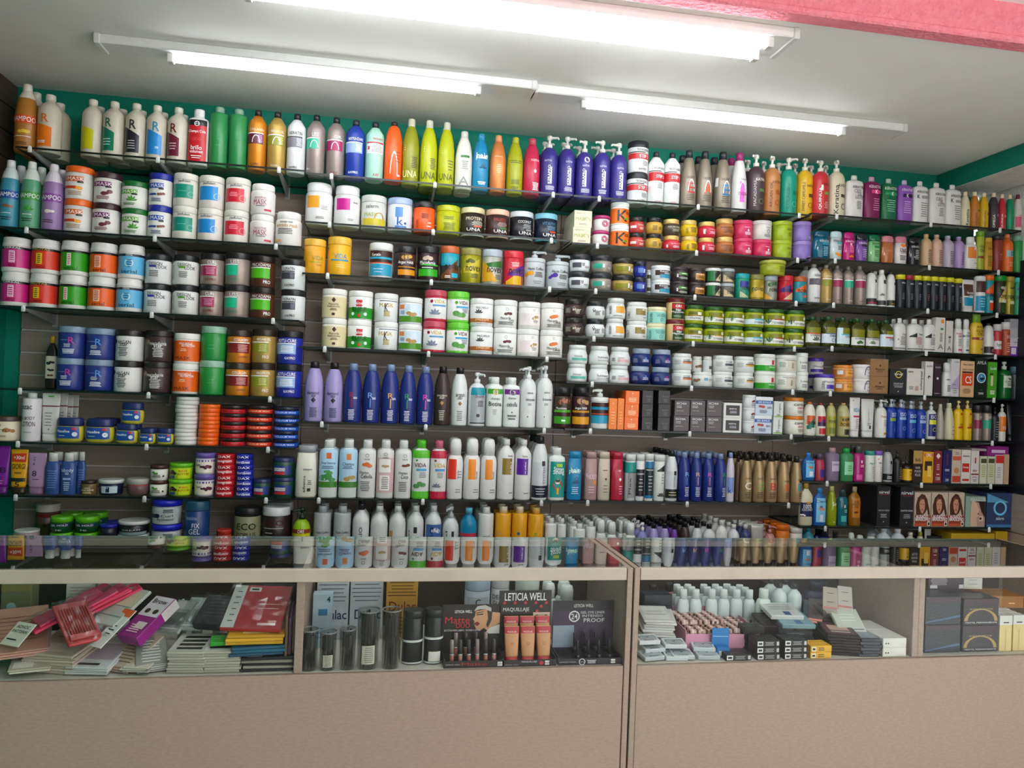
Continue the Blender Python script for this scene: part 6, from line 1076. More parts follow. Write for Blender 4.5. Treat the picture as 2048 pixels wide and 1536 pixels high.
S('B7', '''
584 621 1017 pump 90b418 1c2c24|p,c8c81c,.3,.6,-.95,.95;p,8c2c1c,.58,.65,-.95,.95;t,fff,.615,.35,ORS;t,2c3c10,.5,.7,OLIVE,0,.07;t,2c3c10,.42,.35,OIL,0,.07|lime olive oil pump bottle
626 661 1013 cyl a8acae a4a8aa 1 1|t,333,.58,.8,Haute Coiffure,.1;k,6cb43c,.46,.18,-.3|left silver grey bottle
666 701 1013 cyl a8acae a4a8aa 1 1|t,333,.58,.8,Haute Coiffure,.1;k,c8a41c,.46,.18,-.4|right silver grey bottle
704 738 1008 jr d4d6d6 1e1e22 1 1|v,334,.36,.64,.1,CRIO,.2;p,3c4c8c,.3,.4,.0,.3;l,666,.14,.26,3|white bottle, black cap
740 775 1013 jr d2d4d2 d4d6d4 1 2|p,e0d0d0,.2,.5,-.8,.8;l,966,.24,.44,4,-.6,.6|first white round bottle
777 811 1013 jr d2d4d2 d4d6d4 1 2|p,c08c4c,.2,.6,-.9,-.6;t,543,.46,.5,Coco,.4|second white round bottle, tan edge
813 847 1012 jr d2d6d4 d0d4d2 1 2|p,2c3430,.56,.66,-.2,.2;v,555,.2,.6,-.7,SYSTEM,.1|third white round bottle, black mark
849 882 1012 jr d2d6d8 d4d6d8 1 2|p,3c64a0,.3,.7,-.9,.9;k,d8dce8,.6,.2,.2;v,223,.34,.66,-.3,ORO,.2|white round bottle with blue panel
884 917 1014 pump d2d6d6 b8bcbc 1 1|v,444,.3,.6,-.5,Gel,.12;p,333,.5,.6,.1,.4|white round pump bottle
919 953 1017 jr 0f7ca4 5cb0cc|w,b83048,.52,.58|blue bottle with red band
955 986 1015 cyl d6d6d2 d4d4d0 1 2|t,555,.52,.5,nevada;l,555,.2,.4,5,-.2,.4|white cylindrical bottle
989 1021 1014 cyl dc9c1c d8c8b0 1 1|o,c88c9c,.56,.08,-.6|first yellow cylindrical bottle
1022 1053 1014 cyl dc9c1c d8c8b0 1 1|o,2c6c8c,.56,.1,-.3|second yellow cylindrical bottle, blue dot
1054 1086 1016 cyl dc9c1c d0a85c 1 1|o,8c9c2c,.56,.1,-.2|third yellow cylindrical bottle, green dot
''')
S('C8', '''
1089 1112 1037 cyl d8d8d4 d4d6d2 1 2|t,333,.62,.6,H.ZONE,.3|white bottle with black lettering
1114 1131 1038 cyl d4d6d4 d4d6d2 1 2|t,333,.62,.6,H.ZONE,.3|white bottle with black lettering
1137 1158 1043 cyl d4d6d4 d4d6d2 1 3||plain white bottle
1146 1169 1049 cyl d6d8d6 d4d6d2 1 0 -.028|l,9bc,.2,.5,4,-.6,.6|white bottle standing forward
1170 1190 1044 cyl d4d6d4 d4d6d2 1 3|t,333,.6,.6,H.ZONE,.3|white bottle with black lettering
1191 1211 1040 rcap ccd6d2 dcdedc 1 3|p,1c2c5c,.44,.54,-.9,.6;l,345,.3,.4,2|pale mint bottle, round cap
1212 1233 1044 rcap ccd6d2 dcdedc 1 3|p,c08c88,.1,.44,-.8,.8|pale mint bottle, rosy label
1248 1271 1046 rcap d8d8cc dcdedc 1 3|p,b09a3c,.06,.5,-.8,.8;p,2c8c5c,.06,.16,-.8,.4|white bottle with gold label
1235 1246 1042 rcap ccd6d2 dcdedc 1 2 .05||narrow pale mint bottle
1273 1294 1046 pump 8080b8 d8d8d8 1 2|p,2c4c9c,.1,.44,-.4,.9;t,dde,.4,.7,vitale|lavender pump bottle
1296 1316 1048 rr 9c90c4 1a181c 1 4|d,334,.3,.2|lilac tapered bottle, black cap
1318 1338 1048 rr 9c90c4 1a181c 1 4|l,446,.2,.4,5|lilac tapered bottle, black cap
1340 1355 1050 rr 6c3c98 1a181c 1 4||deep purple tapered bottle
1357 1380 1045 rr 3a2a24 1a181c 1 4|t,ccb,.5,.6,star|brown tapered bottle, black cap
1382 1403 1047 rr d0d2d4 1a181c 1 4|t,333,.5,.5,argan;d,444,.4,.1|white tapered bottle, black cap
1405 1429 1050 jr d2d4d6 1c1c20 1 4|t,334,.5,.35,XH,.3,.07;l,667,.16,.3,4|white round bottle, black cap
1430 1453 1042 jr d8d8d4 dcdcd8 1 4|w,dc6420,.1,.62;t,1c1c1c,.4,.5,Y,0,.2|white and orange bottle
1455 1477 1050 jr d8d8d8 dcdcd8 1 3|p,4c2464,.36,.6,-.4,.8;t,333,.64,.4,Fanola,.4|white bottle with plum square
1479 1500 1050 jr 34386c d0d0d4 1 2|l,99a,.3,.5,3|navy bottle, white cap
1501 1526 1049 tube b4b2ac* c0beb8 1 2|t,444,.5,.3,21,.1,.1;l,665,.2,.4,3|silver tube
1528 1549 1052 pump b87c78 b07470 1 2|l,fdd,.2,.5,4,-.2,.5|dusty pink pump bottle
1551 1576 1050 slim d0701c d86c14 1 2|t,5a2c10,.5,.7,cantu,.2,.12|orange bottle
1578 1602 1056 slim d8d4cc dcd8d4 1 2|p,d87c1c,.3,.6,-.9,.9;t,3a2010,.52,.7,cantu,.1,.12|white and orange bottle, right end
''')
S('D9', '''
1604 1626 1056 jr 2c7c90 3c8498 1 1||teal round bottle
1637 1660 1058 wid 1c2470 1c2030 1 1||navy blue bottle
1661 1678 1062 wid d0d0d0 1c1c20||white bottle, black cap
1694 1709 1066 rcap c8ccc4 d0d4cc||first pale round cap bottle
1710 1727 1071 rcap c8ccc4 d0d4cc||second pale round cap bottle
1730 1752 1074 rcap b8c4c8 dcdedc||third pale round cap bottle
1733 1749 1056 jr bcc8d0 ccd4d8 1 0 .15||blue white bottle at back
1753 1778 1057 jr c8d0d8 d8dce0 1 1|p,222,.56,.66,.1,.5;p,2c3440,.05,.44,-.95,.95;t,ddd,.22,.6,N2,0,.14|white bottle with number two label
1780 1807 1059 jr c8d0d8 d8dce0 1 1|p,222,.56,.66,-.4,0;p,2c3440,.05,.44,-.95,.95;t,ddd,.22,.6,N 1,0,.14|white bottle with number one label
1810 1829 1066 jr ccc4bc c8c0b8|p,a0284c,.4,.56,-.9,.0|cream bottle with red edge
1831 1847 1064 sal d0ccb4 8c9420||cream bottle, olive cap
1848 1861 1055 tube b0b0a8 8c8c84 1 0 .05||grey twisted tube
''')
SH['K1'] = SH['K2'] = ZFL-.004
S('K1', '''
131 190 1166 box c9c5c0 0 2 0 .27|l,a98,.3,.9,6,-.8,.7;l,988,.1,.2,1,-.8,.4|white glove carton
191 250 1163 box c4c8cc 0 2 0 .27|l,788,.3,.9,6,-.8,.7;q,567,.3,.05,.8|bluish white glove carton
0 62 1165 box 6a6a50 0 1 0 .27|o,8fb0b0,.62,.16,-.3;o,7a98a0,.28,.14,-.6;p,7a7040,.86,.96,-.98,.98|olive box with blue discs
356 374 1200 pump 9aa098 d8dad4 1 0 .3||first tiny pump bottle
384 406 1200 pump 9aa098 d8dad4 1 0 .3||second tiny pump bottle
426 448 1193 pump 9aa098 d8dad4 1 0 .3||third tiny pump bottle
632 697 1161 box b8bec4 0 1 0 .28|l,667,.62,.96,5,-.9,.9;t,1c2c4c,.42,.8,Dulac,.1,.16|left silver carton with lettering
699 766 1160 box b8bec4 0 1 0 .28|l,667,.62,.96,5,-.9,.9;t,1c2c4c,.42,.8,Dulac,.1,.16|right silver carton with lettering
771 835 1157 box b88a34 0 1 0 .26|l,5a3c14,.7,.96,5,-.9,.9;t,7a3414,.55,.85,Dulac,.05,.16;l,5a3c14,.1,.4,5,-.9,.9|gold carton with brown lettering
624 664 1188 box a8c0cc 0 1 0 .2|p,3c7ca8,.6,.72,-.4,.5;l,58a,.16,.4,3,-.6,.4;t,245,.9,.2,4,.6|pale blue carton
928 979 1158 jar c0c8d8 a8b8cc 1 0 .25|p,ccd4e0,.1,.7,-.8,.8;t,334,.62,.2,C;l,445,.54,.57,1,-.6,.6|pale blue grey jar
981 1017 1155 jar d0d0d0 c8c8c8 1 0 .3|t,444,.66,.9,DECO,-.1,.08;t,a02040,.55,.8,GLOSS,-.1,.08|white bleach jar with red lettering
1029 1077 1158 jar d0d4d0 ccd4cc 1 0 .27|t,444,.6,.5,DECO|white jar behind display card
1084 1112 1167 rcap d4dcd8 dce2e0 1 1 .24||left white round cap bottle
1114 1150 1172 rcap d4dcd8 dce2e0 1 1 .22|p,333,.14,.5,-.9,-.5|right white round cap bottle
804 846 1222 slim 1e2020 242626 1 0 .03|w,c8ccc8,.42,.46;w,c0c4c0,.02,.05|left black comb cylinder
848 886 1220 slim 1e2020 242626 1 0 .03|w,c8ccc8,.46,.5;w,c0c4c0,.02,.05;p,d8d4cc,.06,.24,-.5,.7|right black comb cylinder
''')
S('K2', '''
1292 1320 1170 wid c88c94 241c1e 1 0 .34||first rosy bottle
1322 1352 1166 wid c88c94 241c1e 1 0 .34||second rosy bottle
1289 1345 1212 box 1e2430 0 1 0 .26||lower dark blue carton
1289 1345 1190 ^box 1e2430 0 1||upper dark blue carton
1354 1377 1180 wid d0dadc dce4e4 1 2 .24||small white bottle in row
1379 1402 1180 wid d0dadc dce4e4 1 2 .24||small white bottle in row
1411 1434 1180 wid d0dadc dce4e4 1 2 .24||small white bottle in row
1435 1458 1180 wid d0dadc dce4e4 1 2 .24||small white bottle in row
1460 1484 1180 wid d0dadc dce4e4 1 2 .24|p,222,.2,.34,.2,.6|small white bottle with black mark
1486 1509 1181 wid d0dadc dce4e4 1 2 .24|p,222,.2,.34,-.1,.3|small white bottle with black mark
1511 1541 1179 wid d0dcd4 d8e0dc 1 0 .22|s,1c8c60,.1,.3,.5,-.7,.9;t,dfe,.2,.7,TRALISAN;o,2c6c6c,.56,.06,-.5|white bottle with green wave
1543 1571 1168 jr d0dcdc 2a2a2c 1 1 .24|p,222,.34,.46,.1,.6;l,555,.1,.16,2|left tall white bottle, black mark
1573 1601 1170 jr d0dcdc 2a2a2c 1 1 .24|p,222,.34,.46,.1,.6|right tall white bottle, black mark
1606 1662 1166 wid 24284c 20243c 1 0 .32||large navy bottle
1640 1682 1210 box 3a3630 0 1 0 .2|p,ddd,.3,.8,.6,.9|small dark carton with barcode
1850 1922 1193 box 262c34 0 2 0 .02|s,3c5c7c,.06,.1,.34,-.98,.98;s,262c34,.04,.06,.26,-.98,.98;p,3a2a34,.8,.97,-.98,.98|dark carton with blue swoosh
1925 1997 1197 box 2c262c 0 2 0 .02|a,a08848,.16,.3,0,.47;t,a89468,.6,.65,ACEITE PROTECTOR,0,.06;t,ddd,.1,.9,TEXTIL PERMANENTE,0,.05;p,3a2430,.76,.98,-.98,.98|dark plum carton with gold arc
1999 2024 1232 box dcc890 d8d8d4 1 2 .02|p,c8b47c,.02,.6,-.05,.05;l,333,.78,.84,1|cream wax cartridge
2026 2050 1231 box dcc890 d8d8d4 1 2 .02|p,c8b47c,.02,.6,-.05,.05;l,333,.78,.84,1|cream wax cartridge
''')
# ------------------------------------------------------------------ build the rows
alltxt = [t for _, x in ROWS for t in texts_in(x)]
prepare_text(alltxt+['Matte', 'DUO', 'LETICIA WELL', 'BUTTON PARA LABIOS - ROUGE A LEVRES', 'MAQUILLAJE', 'FOUNDATION', 'FOND DE TEINT', '24', 'GEL EYE LINER', 'INTENSO', 'PROOF', 'WATER', 'REF', 'MASK', 'ADHOC', 'PATTERN', '12 R', 'IDEAL', 'Brow'])
built = []      # (desc, shelf, x, column, level, row, root, cat)
prevtop = prevbase = 0; prevY = 0
for sid, txt in ROWS:
    zs = SH[sid]; yf = YC0+.014 if sid[0] == 'K' else YF+{'A1': .05, 'B1': .055, 'B2': .05, 'C1': .045, 'B3': .03, 'C2': .02, 'D1': .02}.get(sid, .005)
    for ln in txt.strip().splitlines():
        a, spec, desc = ln.split('|'); q = a.split()
        x0, x1, yt = float(q[0]), float(q[1]), float(q[2]); kind, body, cap = q[3:6]
        n = int(q[6]) if len(q) > 6 else 1; nb = int(q[7]) if len(q) > 7 else 0; dy = float(q[8]) if len(q) > 8 else 0; DD = float(q[9]) if len(q) > 9 else 0
        up = kind.count('^'); kind = kind.lstrip('^'); dr = K[kind][2]
        base = zs if up == 0 else (prevtop if up == 1 else prevbase)
        xm = (x0+x1)/2; Y = yf+.05+dy
        if up: Y = prevY
        for _ in range(3):
            Yx = Y-D/2 if kind == 'box' and _ else Y      # a carton is measured at its front face
            pb = at_y(xm, yt, Yx)
            # middle height in the picture: measured at the body
            d = Vector((pb.x, Yx, base))-CAM; yb = 768-F_PX*d.dot(UP)/d.dot(FWD); ym = (yt+yb)/2
            W = (at_y(x1, ym, Yx).x-at_y(x0, ym, Yx).x)*.985
            D = W*dr
            if kind == 'box' and not up: D = min(max(W*.62, .03), .16, .42-dy if sid[0] == 'K' else .28-dy)
            if DD: D = DD
            if kind == 'tube': D = W*.9
            if not up: Y = yf+dy+D/2+.010
        X = at_y(xm, ym, Yx).x; H = (at_y(xm, yt, Yx if kind == 'box' else Y-D*.35).z-base)
        if H < .008: print('LOW', ln)
        h = H/n
        prevtop = base+H; prevbase = base; prevY = Y
        rnd = random.Random(int(x0*7+yt))
        ang = -PI/2+rnd.choice((-1, 1))*rnd.uniform(.5, 1.3)
        rows = [Y+k*(D+.006) for k in range(nb+1)]
        lim = (YC1-.025 if sid[0] == 'K' else YF+.30)-D/2
        col = 0
        for k, yy in enumerate(rows):
            if k and yy > lim+.004: break
            for j in range(n):
                parts = product(kind, W, D, h, body, cap, spec, round(ang, 2))
                jx = rnd.uniform(-.0025, .0025) if n > 1 and h > .03 else (rnd.uniform(-.001, .001) if n > 1 else 0)
                rz = 0 if kind in ('box', 'tube') else rnd.uniform(-.10, .10) if D > W*.9 else rnd.uniform(-.03, .03)
                r = empty(K[kind][4], (X+jx+(rnd.uniform(-.004, .004) if k else 0), yy, base+j*h+.0003), rz)
                put(parts, r)
                built.append([desc, sid, X, j, n, k, r, K[kind][5]])
# labels: look, place in its stack, place among its likes, shelf
from collections import defaultdict
by = defaultdict(list)
for b in built: by[b[0], b[1]].append(b)
cnt = defaultdict(int)
for b in built: cnt[b[0]] += 1
for (desc, sid), L in by.items():
    cols = sorted(set(round(b[2], 4) for b in L))
    for b in L:
        ex = []
        if len(cols) > 1:
            i = cols.index(round(b[2], 4)); ex.append(('left one' if i == 0 else 'right one') if len(cols) == 2 else ORD[i]+' from left')
        if b[4] == 2: ex.append(('lower', 'upper')[b[3]])
        elif b[4] > 2: ex.append(ORD[b[3]]+' from bottom')
        if b[5]: ex.append('behind front row' if b[5] == 1 else 'in '+ORD[b[5]]+' row')
        lab = desc+(', '+' '.join(ex) if ex else '')+', '+PHR[sid]
        tag(b[6], lab, b[7], desc+' group' if cnt[desc] > 1 else None)

# ------------------------------------------------------------------ things lying about in the counters
def pack(name, px, py, dy, w, l, t, tilt, rz, colr, spec, label, cat='package', group=None, parts=(), zabs=None):
    """flat pack lying on its back; tilt raises the far edge"""
    p = at_y(px, py, YC0+dy)
    r = empty(name, (p.x, p.y, max(p.z, ZFL-.0035) if zabs is None else zabs), math.radians(rz), -math.radians(90-tilt))
    m = MB(); m.box(-w/2, w/2, -t, 0, 0, l, colr, min(.002, t*.3)); m.build('wrapper', r)
    if spec:
        it = Item('box', w, 2*t, l); lab, pri = MB(), MB(); draw(it, spec, lab, pri); o = None
        if lab.f: o = lab.build('label', r)
        if pri.f: pri.build('lettering', o or r)
    for nm, mb in parts: mb.build(nm, r)
    tag(r, label, cat, group); return r
def film_part(w, l, t, seed=0):
    k = random.Random(seed); m = MB(); nx, nz = 9, 11
    vs = [((i/(nx-1)-.5)*w*1.08, -(t+.0035+k.uniform(-.0022, .0035)), (j/(nz-1))*l*1.06-l*.03) for j in range(nz) for i in range(nx)]
    m.add(vs, [(j*nx+i, j*nx+i+1, (j+1)*nx+i+1, (j+1)*nx+i) for j in range(nz-1) for i in range(nx-1)], film, False); return m
film = thin_glass('clear_film', (.82, .84, .84), 1.3, 1.4, .15)
def stack(px, py, dy, n, w, l, t, colr, tilt, rz, spec, topspec, lab, group, step=None):
    z0 = max(at_y(px, py, YC0+dy).z, ZFL-.0035); dz = t/math.cos(math.radians(tilt))+.0004
    for i in range(n):
        c = colr[i % len(colr)] if isinstance(colr, (list, tuple)) else colr
        k = random.Random(px+i)
        pack('flat_pack', px+k.uniform(-4, 4), py, dy+k.uniform(0, .003), w, l, t, tilt, rz+k.uniform(-4, 4), c,
             topspec if i == n-1 else spec, '%s, %s from bottom' % (lab, ORD[i]) if n > 1 else lab, 'package', group, (), z0+i*dz)
stack(96, 1352, .055, 7, .155, .20, .0075, ('b9a99a', 'c2b4a6', 'ad9c8c'), 8, -14, '', 'p,cfc6ba,.1,.35,-.8,.8;l,555,.5,.8,4,-.7,.3', 'thin flesh coloured pack in left pile', 'flesh coloured packs', 5)
stack(30, 1318, .05, 3, .17, .24, .006, ('b08a7c', 'c08c7c', 'a8806c'), 16, 24, '', 'l,7a4a3c,.2,.8,7,-.8,.8', 'pinkish hair pack at the far left', 'pinkish packs', 6)
stack(172, 1350, .03, 4, .12, .15, .005, ('c4c6c6', 'b8bcbc', 'cacccc'), 10, -10, 'l,222,.06,.2,1,-.7,.6', 'l,333,.06,.2,1,-.7,.6;p,a89aa4,.3,.9,-.9,.9', 'white grey printed pack near the glass', 'white grey packs', 5)
stack(226, 1345, .05, 3, .10, .15, .006, ('a8917e', 'b49c86', 'b8a894'), 20, -24, 'l,6a5a4c,.1,.9,9,-.8,.8', 'l,6a5a4c,.1,.9,9,-.8,.8', 'tan comb pack lying aslant', 'tan comb packs', 7)
stack(306, 1345, .04, 4, .085, .13, .005, ('8a8a84', '9a9a92', 'b8bcb8'), 20, 20, '', 'l,e8ecec,.1,.9,8,-.7,.7', 'slanting clear lash pack', 'slanting clear packs', 7)
stack(372, 1349, .03, 8, .105, .14, .0075, ('aaa698', 'b4b0a2'), 4, -6, '', 'p,b8b8b0,.03,.97,-.95,.95;p,2c2824,.72,.84,-.6,.8;p,2c2824,.52,.64,-.6,.8;p,2c2824,.32,.44,-.6,.8;p,2c2824,.14,.24,-.6,.8', 'grey eyelash tray, left stack', 'eyelash trays', 5)
stack(442, 1348, .03, 8, .105, .14, .0075, ('aaa698', 'b4b0a2'), 4, 0, '', 'p,d8d8d4,.03,.97,-.95,.95;p,2c2824,.76,.88,-.7,.7;p,2c2824,.56,.68,-.7,.7;p,2c2824,.36,.48,-.7,.7;p,2c2824,.16,.28,-.7,.7', 'grey eyelash tray, right stack', 'eyelash trays', 5)
stack(535, 1346, .03, 5, .15, .16, .008, ('2e2a30', '9a948a', '26242a', '8a8478', '1e1e24'), 3, 0, '', 'p,c8c4bc,.05,.2,-.8,-.2', 'dark glossy pack by the divider', 'dark glossy packs', 6)
stack(515, 1313, .03, 3, .155, .17, .009, ('1c4c64', '20607c', '1e5874'), 5, 4, '', 'l,9cc,.1,.2,1,-.6,.2', 'blue plastic pack above dark packs', 'blue packs', 7)
stack(462, 1291, .05, 1, .12, .05, .012, '2f9a2c', 8, 6, '', 'l,6cc45c,.1,.9,5,-.8,.8', 'bright green brush pack lying on trays', None)
stack(512, 1290, .03, 3, .165, .16, .009, ('c8981c', 'd8a428', 'c09020'), 8, 3, '', 'l,f0d890,.06,.2,1,-.6,.6', 'yellow pack under the red one', 'yellow packs', 7)
pack('hair_net_pack', 500, 1264, .05, .18, .17, .014, 33, -8, 'b02c34', 'p,d4d4cc,.02,.98,-.98,-.55;l,333,.1,.9,6,-.85,-.65;p,e0e0dc,.84,.94,-.45,-.05;l,222,.85,.93,1,-.4,-.1;p,e8c8c4,.08,.13,.2,.8;l,e8a0a0,.4,.6,2,0,.8', 'big red pack with white header tilted on top', 'package', None, [('clear_wrap', film_part(.18, .17, .0142, 5))])
for i, c in enumerate(('6a5240', '5a3c5c', '7a5c44')):
    p = at_y(571+i*7, 1318, YC0+.04+i*.01); r = empty('upright_pack', (p.x, p.y, p.z), math.radians(4))
    m = MB(); m.box(-.004, .004, 0, .17, 0, .13-.006*i, c, .001); m.build('wrapper', r)
    m = MB(); m.box(-.0046, -.0040, .02, .15, .02, .10, 'a89880'); m.build('label', r)
    tag(r, ('brown', 'violet', 'tan')[i]+' thin pack standing upright against the divider', 'package', 'upright packs')
def comb_pack(px, py, dy, w, l, tilt, rz, c, cdark, label):
    cb = MB(); cb.box(-w*.42, w*.42, -.017, -.009, l*.08, l*.2, cdark, .002)
    for i in range(11): cb.box(-w*.40+i*w*.076, -w*.40+i*w*.076+w*.03, -.016, -.009, l*.2, l*.85, cdark, .001)
    pack('comb_pack', px, py, dy, w, l, .009, tilt, rz, c, '', label, 'package', 'comb packs', [('comb', cb), ('clear_wrap', film_part(w, l, .016, int(px)))])
comb_pack(60, 1262, .12, .10, .24, 22, -52, 'd8305c', 'e04c78', 'pink comb pack stretched across left pile')
comb_pack(118, 1247, .14, .09, .20, 24, -58, 'dc2c58', 'e8507c', 'second pink comb pack behind the first')
comb_pack(152, 1236, .17, .085, .19, 22, -62, 'e03864', 'ec5c84', 'pink comb pack pointing at the white cartons')
comb_pack(172, 1288, .045, .095, .155, 34, 42, 'b43034', 'c44848', 'red comb pack crossing the pink ones')
pack('card_tag', 190, 1295, .045, .05, .14, .003, 35, -36, 'd8d8d2', 'p,e0602c,.8,.99,-.98,.98;l,333,.3,.6,3,-.5,.5', 'white and orange header card on red combs', 'card')
pack('card_tag', 18, 1292, .05, .07, .075, .003, 40, -28, 'd4cfc0', 't,222,.8,.7,ADHOC,0,.14;t,222,.6,.8,PATTERN,0,.12;l,222,.2,.3,1,-.8,.4', 'small cream card with black lettering', 'card')
pack('braid_pack', 205, 1252, .12, .10, .15, .01, 30, -34, 'b4b8b0', 'l,7a8a8c,.1,.9,3,-.9,.9;p,c8c0a4,.5,.9,-.9,.9', 'pale pack beside the purple box')
stack(58, 1346, .022, 2, .10, .10, .005, ('c8c4b4', 'b0a898'), 6, 12, 'l,555,.1,.2,1,-.6,.6', 'p,d4d0c4,.1,.5,-.8,.2;l,444,.6,.8,2,-.6,.4', 'cream tagged pack at the pile foot', 'cream tagged packs')
stack(268, 1346, .022, 3, .075, .09, .005, ('a8a49a', 'b8b4aa', 'c4beb2'), 5, -8, '', 'l,5a5a58,.2,.8,5,-.7,.7', 'small grey beige pack at the pile foot', 'grey beige packs')
# purple hair brush carton
p = at_y(262, 1290, YC0+.09); r = empty('hair_tool_box', (p.x, p.y, p.z), math.radians(-32), -math.radians(60))
m = MB(); m.box(-.04, .04, -.035, 0, 0, .165, '8c2478', .002); m.build('carton', r)
it = Item('box', .08, .07, .165); lab, pri = MB(), MB(); draw(it, 'p,d8cdd4,.5,.98,-.95,.95;o,3a2a1c,.62,.12,-.4;o,3a2a1c,.62,.12,.4;l,ecc,.1,.3,4,-.6,.6;p,d0c4c0,.2,.36,-.2,.7;t,222,.86,.7,Brow', lab, pri); o = lab.build('label', r); pri.build('lettering', o)
m = MB(); m.box(.0401, .0407, -.034, -.001, .1, .163, 'd8d0d0'); m.build('side_label', r)
tag(r, 'purple and white hair tool carton lying aslant in pile', 'box')
for i, (px, py) in enumerate(((335, 1268), (378, 1262))):
    pack('blister_tray', px, py, .16, .075, .13, .012, 30, -20+i*12, 'a8aca8', 'p,7a807c,.2,.6,-.7,.7;p,c8ccc8,.7,.95,-.8,.8;l,e8ecec,.06,.12,1,-.9,.9', ('left', 'right')[i]+' grey blister tray leaning in left pile', 'package', 'blister trays', [('clear_wrap', film_part(.075, .13, .0125, 9+i))])
pack('mesh_bag', 428, 1262, .14, .13, .12, .03, 30, -14, '34343a', 'l,5a5a62,.2,.9,6,-.8,.8', 'dark mesh bag behind the red pack', 'package', None, [('clear_wrap', film_part(.13, .12, .031, 3))])

# brushes in clear tubes
def brush_tube(x0, x1, yt, lab, sticker):
    Y = YC0+.07; W = at_y(x1, 1300, Y).x-at_y(x0, 1300, Y).x; Rr = W/2; X = at_y((x0+x1)/2, (yt+1340)/2, Y).x; H = at_y(X, yt, Y).z*0+at_y((x0+x1)/2, yt, Y).z-ZFL
    r = empty('brush_tube', (X, YC0+.02+Rr, ZFL-.0035))
    m = MB(); m.rings([(Rr, Rr, .001), (Rr, Rr, H)], thin_glass('clear_tube', (.62, .64, .64), 1.4, 1.45), 22, capt=False); m.build('clear_tube', r)
    m = MB(); m.rings([(Rr*1.02, Rr*1.02, H-.004), (Rr*1.02, Rr*1.02, H), (Rr*.94, Rr*.94, H), (Rr*.94, Rr*.94, H-.004)], '6a6c6c', 22, capb=False, capt=False); m.build('rim', r)
    k = random.Random(int(x0))
    for i in range(13):
        a = 2*PI*i/9; q = Rr*(.62 if i < 9 else .25); b = a+k.uniform(-.3, .3); hh = H*k.uniform(.82, .97)
        m = MB(); m.tube((q*math.cos(a), q*math.sin(a), .004), (q*.9*math.cos(b), q*.9*math.sin(b), hh*.6), Rr*.09, '2a2a2a', 6, Rr*.1)
        m.tube((q*.9*math.cos(b), q*.9*math.sin(b), hh*.6), (q*.9*math.cos(b), q*.9*math.sin(b), hh), Rr*.16, '1c1c1c-' if i % 4 else '4a4a48', 6, Rr*.12); m.build('brush', r)
    if sticker:
        it = Item('can', W, W, H); lb, pr = MB(), MB(); draw(it, 'p,b8b4a4,.1,.42,-.5,.6;l,777,.12,.4,8,-.3,.5', lb, pr); o = lb.build('label', r); pr.build('lettering', o)
    tag(r, lab, 'brush holder', 'clear tubes of black brushes')
brush_tube(602, 638, 1250, 'clear tube of black brushes right beside the divider', False)
brush_tube(640, 674, 1254, 'short brush tube with low white sticker', True)
brush_tube(679, 712, 1248, 'short brush tube between the two stickered tubes', False)
brush_tube(714, 759, 1213, 'tall brush tube with white sticker', True)
brush_tube(763, 801, 1211, 'tall brush tube beside the black comb cylinders', False)

# cosmetic counter displays
def display(x0, x1, yt, yl, hspec, lspec, c, label):
    Y = YC0+.022; A, B = at_y(x0, 1320, Y), at_y(x1, 1320, Y); W = B.x-A.x; D = .13; X = (A.x+B.x)/2
    z0 = ZFL-.0035; zl = at_y((x0+x1)/2, yl, Y).z-z0; zh = at_y((x0+x1)/2, yt, Y+D-.03).z-z0
    r = empty('makeup_display', (X, Y, z0))
    m = MB(); m.box(-W/2, W/2, 0, D, 0, .004, c); m.box(-W/2, -W/2+.003, 0, D, .004, zl*1.3, c); m.box(W/2-.003, W/2, 0, D, .004, zl*1.3, c); m.box(-W/2+.003, W/2-.003, D-.003, D, .004, zl, c); m.build('tray', r)
    m = MB(); m.box(-W/2, W/2, -.003, 0, 0, zl, c); f = m.build('front_lip', r)
    it = Item('box', W, .006, zl); lab, pri = MB(), MB(); draw(it, lspec, lab, pri)
    o = None
    if lab.f: o = lab.build('label', f); 
    if pri.f: q = pri.build('lettering', f)
    m = MB(); hh = zh-zl*.8; m.box(-W/2, W/2, -.002, .002, 0, hh, c); h = m.build('header_card', r); h.location = (0, D-.035, zl*.8)
    it = Item('box', W, .004, hh); lab, pri = MB(), MB(); draw(it, hspec, lab, pri)
    if lab.f: o = lab.build('label', h)
    if pri.f: pri.build('lettering', h)
    tag(r, label, 'display', 'cosmetics displays'); return X, Y, z0, W, D, zl
X, Y, z0, W, D, zl = display(888, 1008, 1208, 1321,
    'p,2c2424,.0,.98,-.98,.98;g,c89470,.12:.86:.1:.75:.03:.69:.09:.65:.07:.61:.1:.55:.16:.48:.3:.44:.42:.5:.55:.44:.97:.6:.97:.82:.7:.84:.5:.9;g,b8b4ac,.06:.86:.18:.97:.45:.99:.66:.93:.66:.83:.45:.9:.25:.9;g,3a2a24,.52:.88:.7:.84:.68:.66:.56:.5:.5:.56:.56:.7;g,7a2428,.08:.61:.2:.64:.28:.59:.2:.54:.1:.57;g,2c2020,.16:.79:.38:.81:.38:.785:.16:.77;g,3c2a24,.14:.83:.4:.86:.4:.845:.14:.81;g,d8d4d0,.45:.38:.62:.5:.97:.58:.97:.38;t,c42c34,.68,.42,Matte,-.5,.14;t,c42c34,.56,.24,DUO,-.3,.1;t,ddd,.46,.62,BUTTON PARA LABIOS - ROUGE A LEVRES,-.32;t,eee,.86,.3,LETICIA WELL,-.3',
    't,ddd,.5,.24,LETICIA WELL,-.7;t,a8282c,.55,.42,Matte,0,.5;p,e0e0dc,.2,.8,.78,.94;t,222,.5,.06,REF,.86,.3', '2a2222', 'matte lipstick counter display with red lettering')
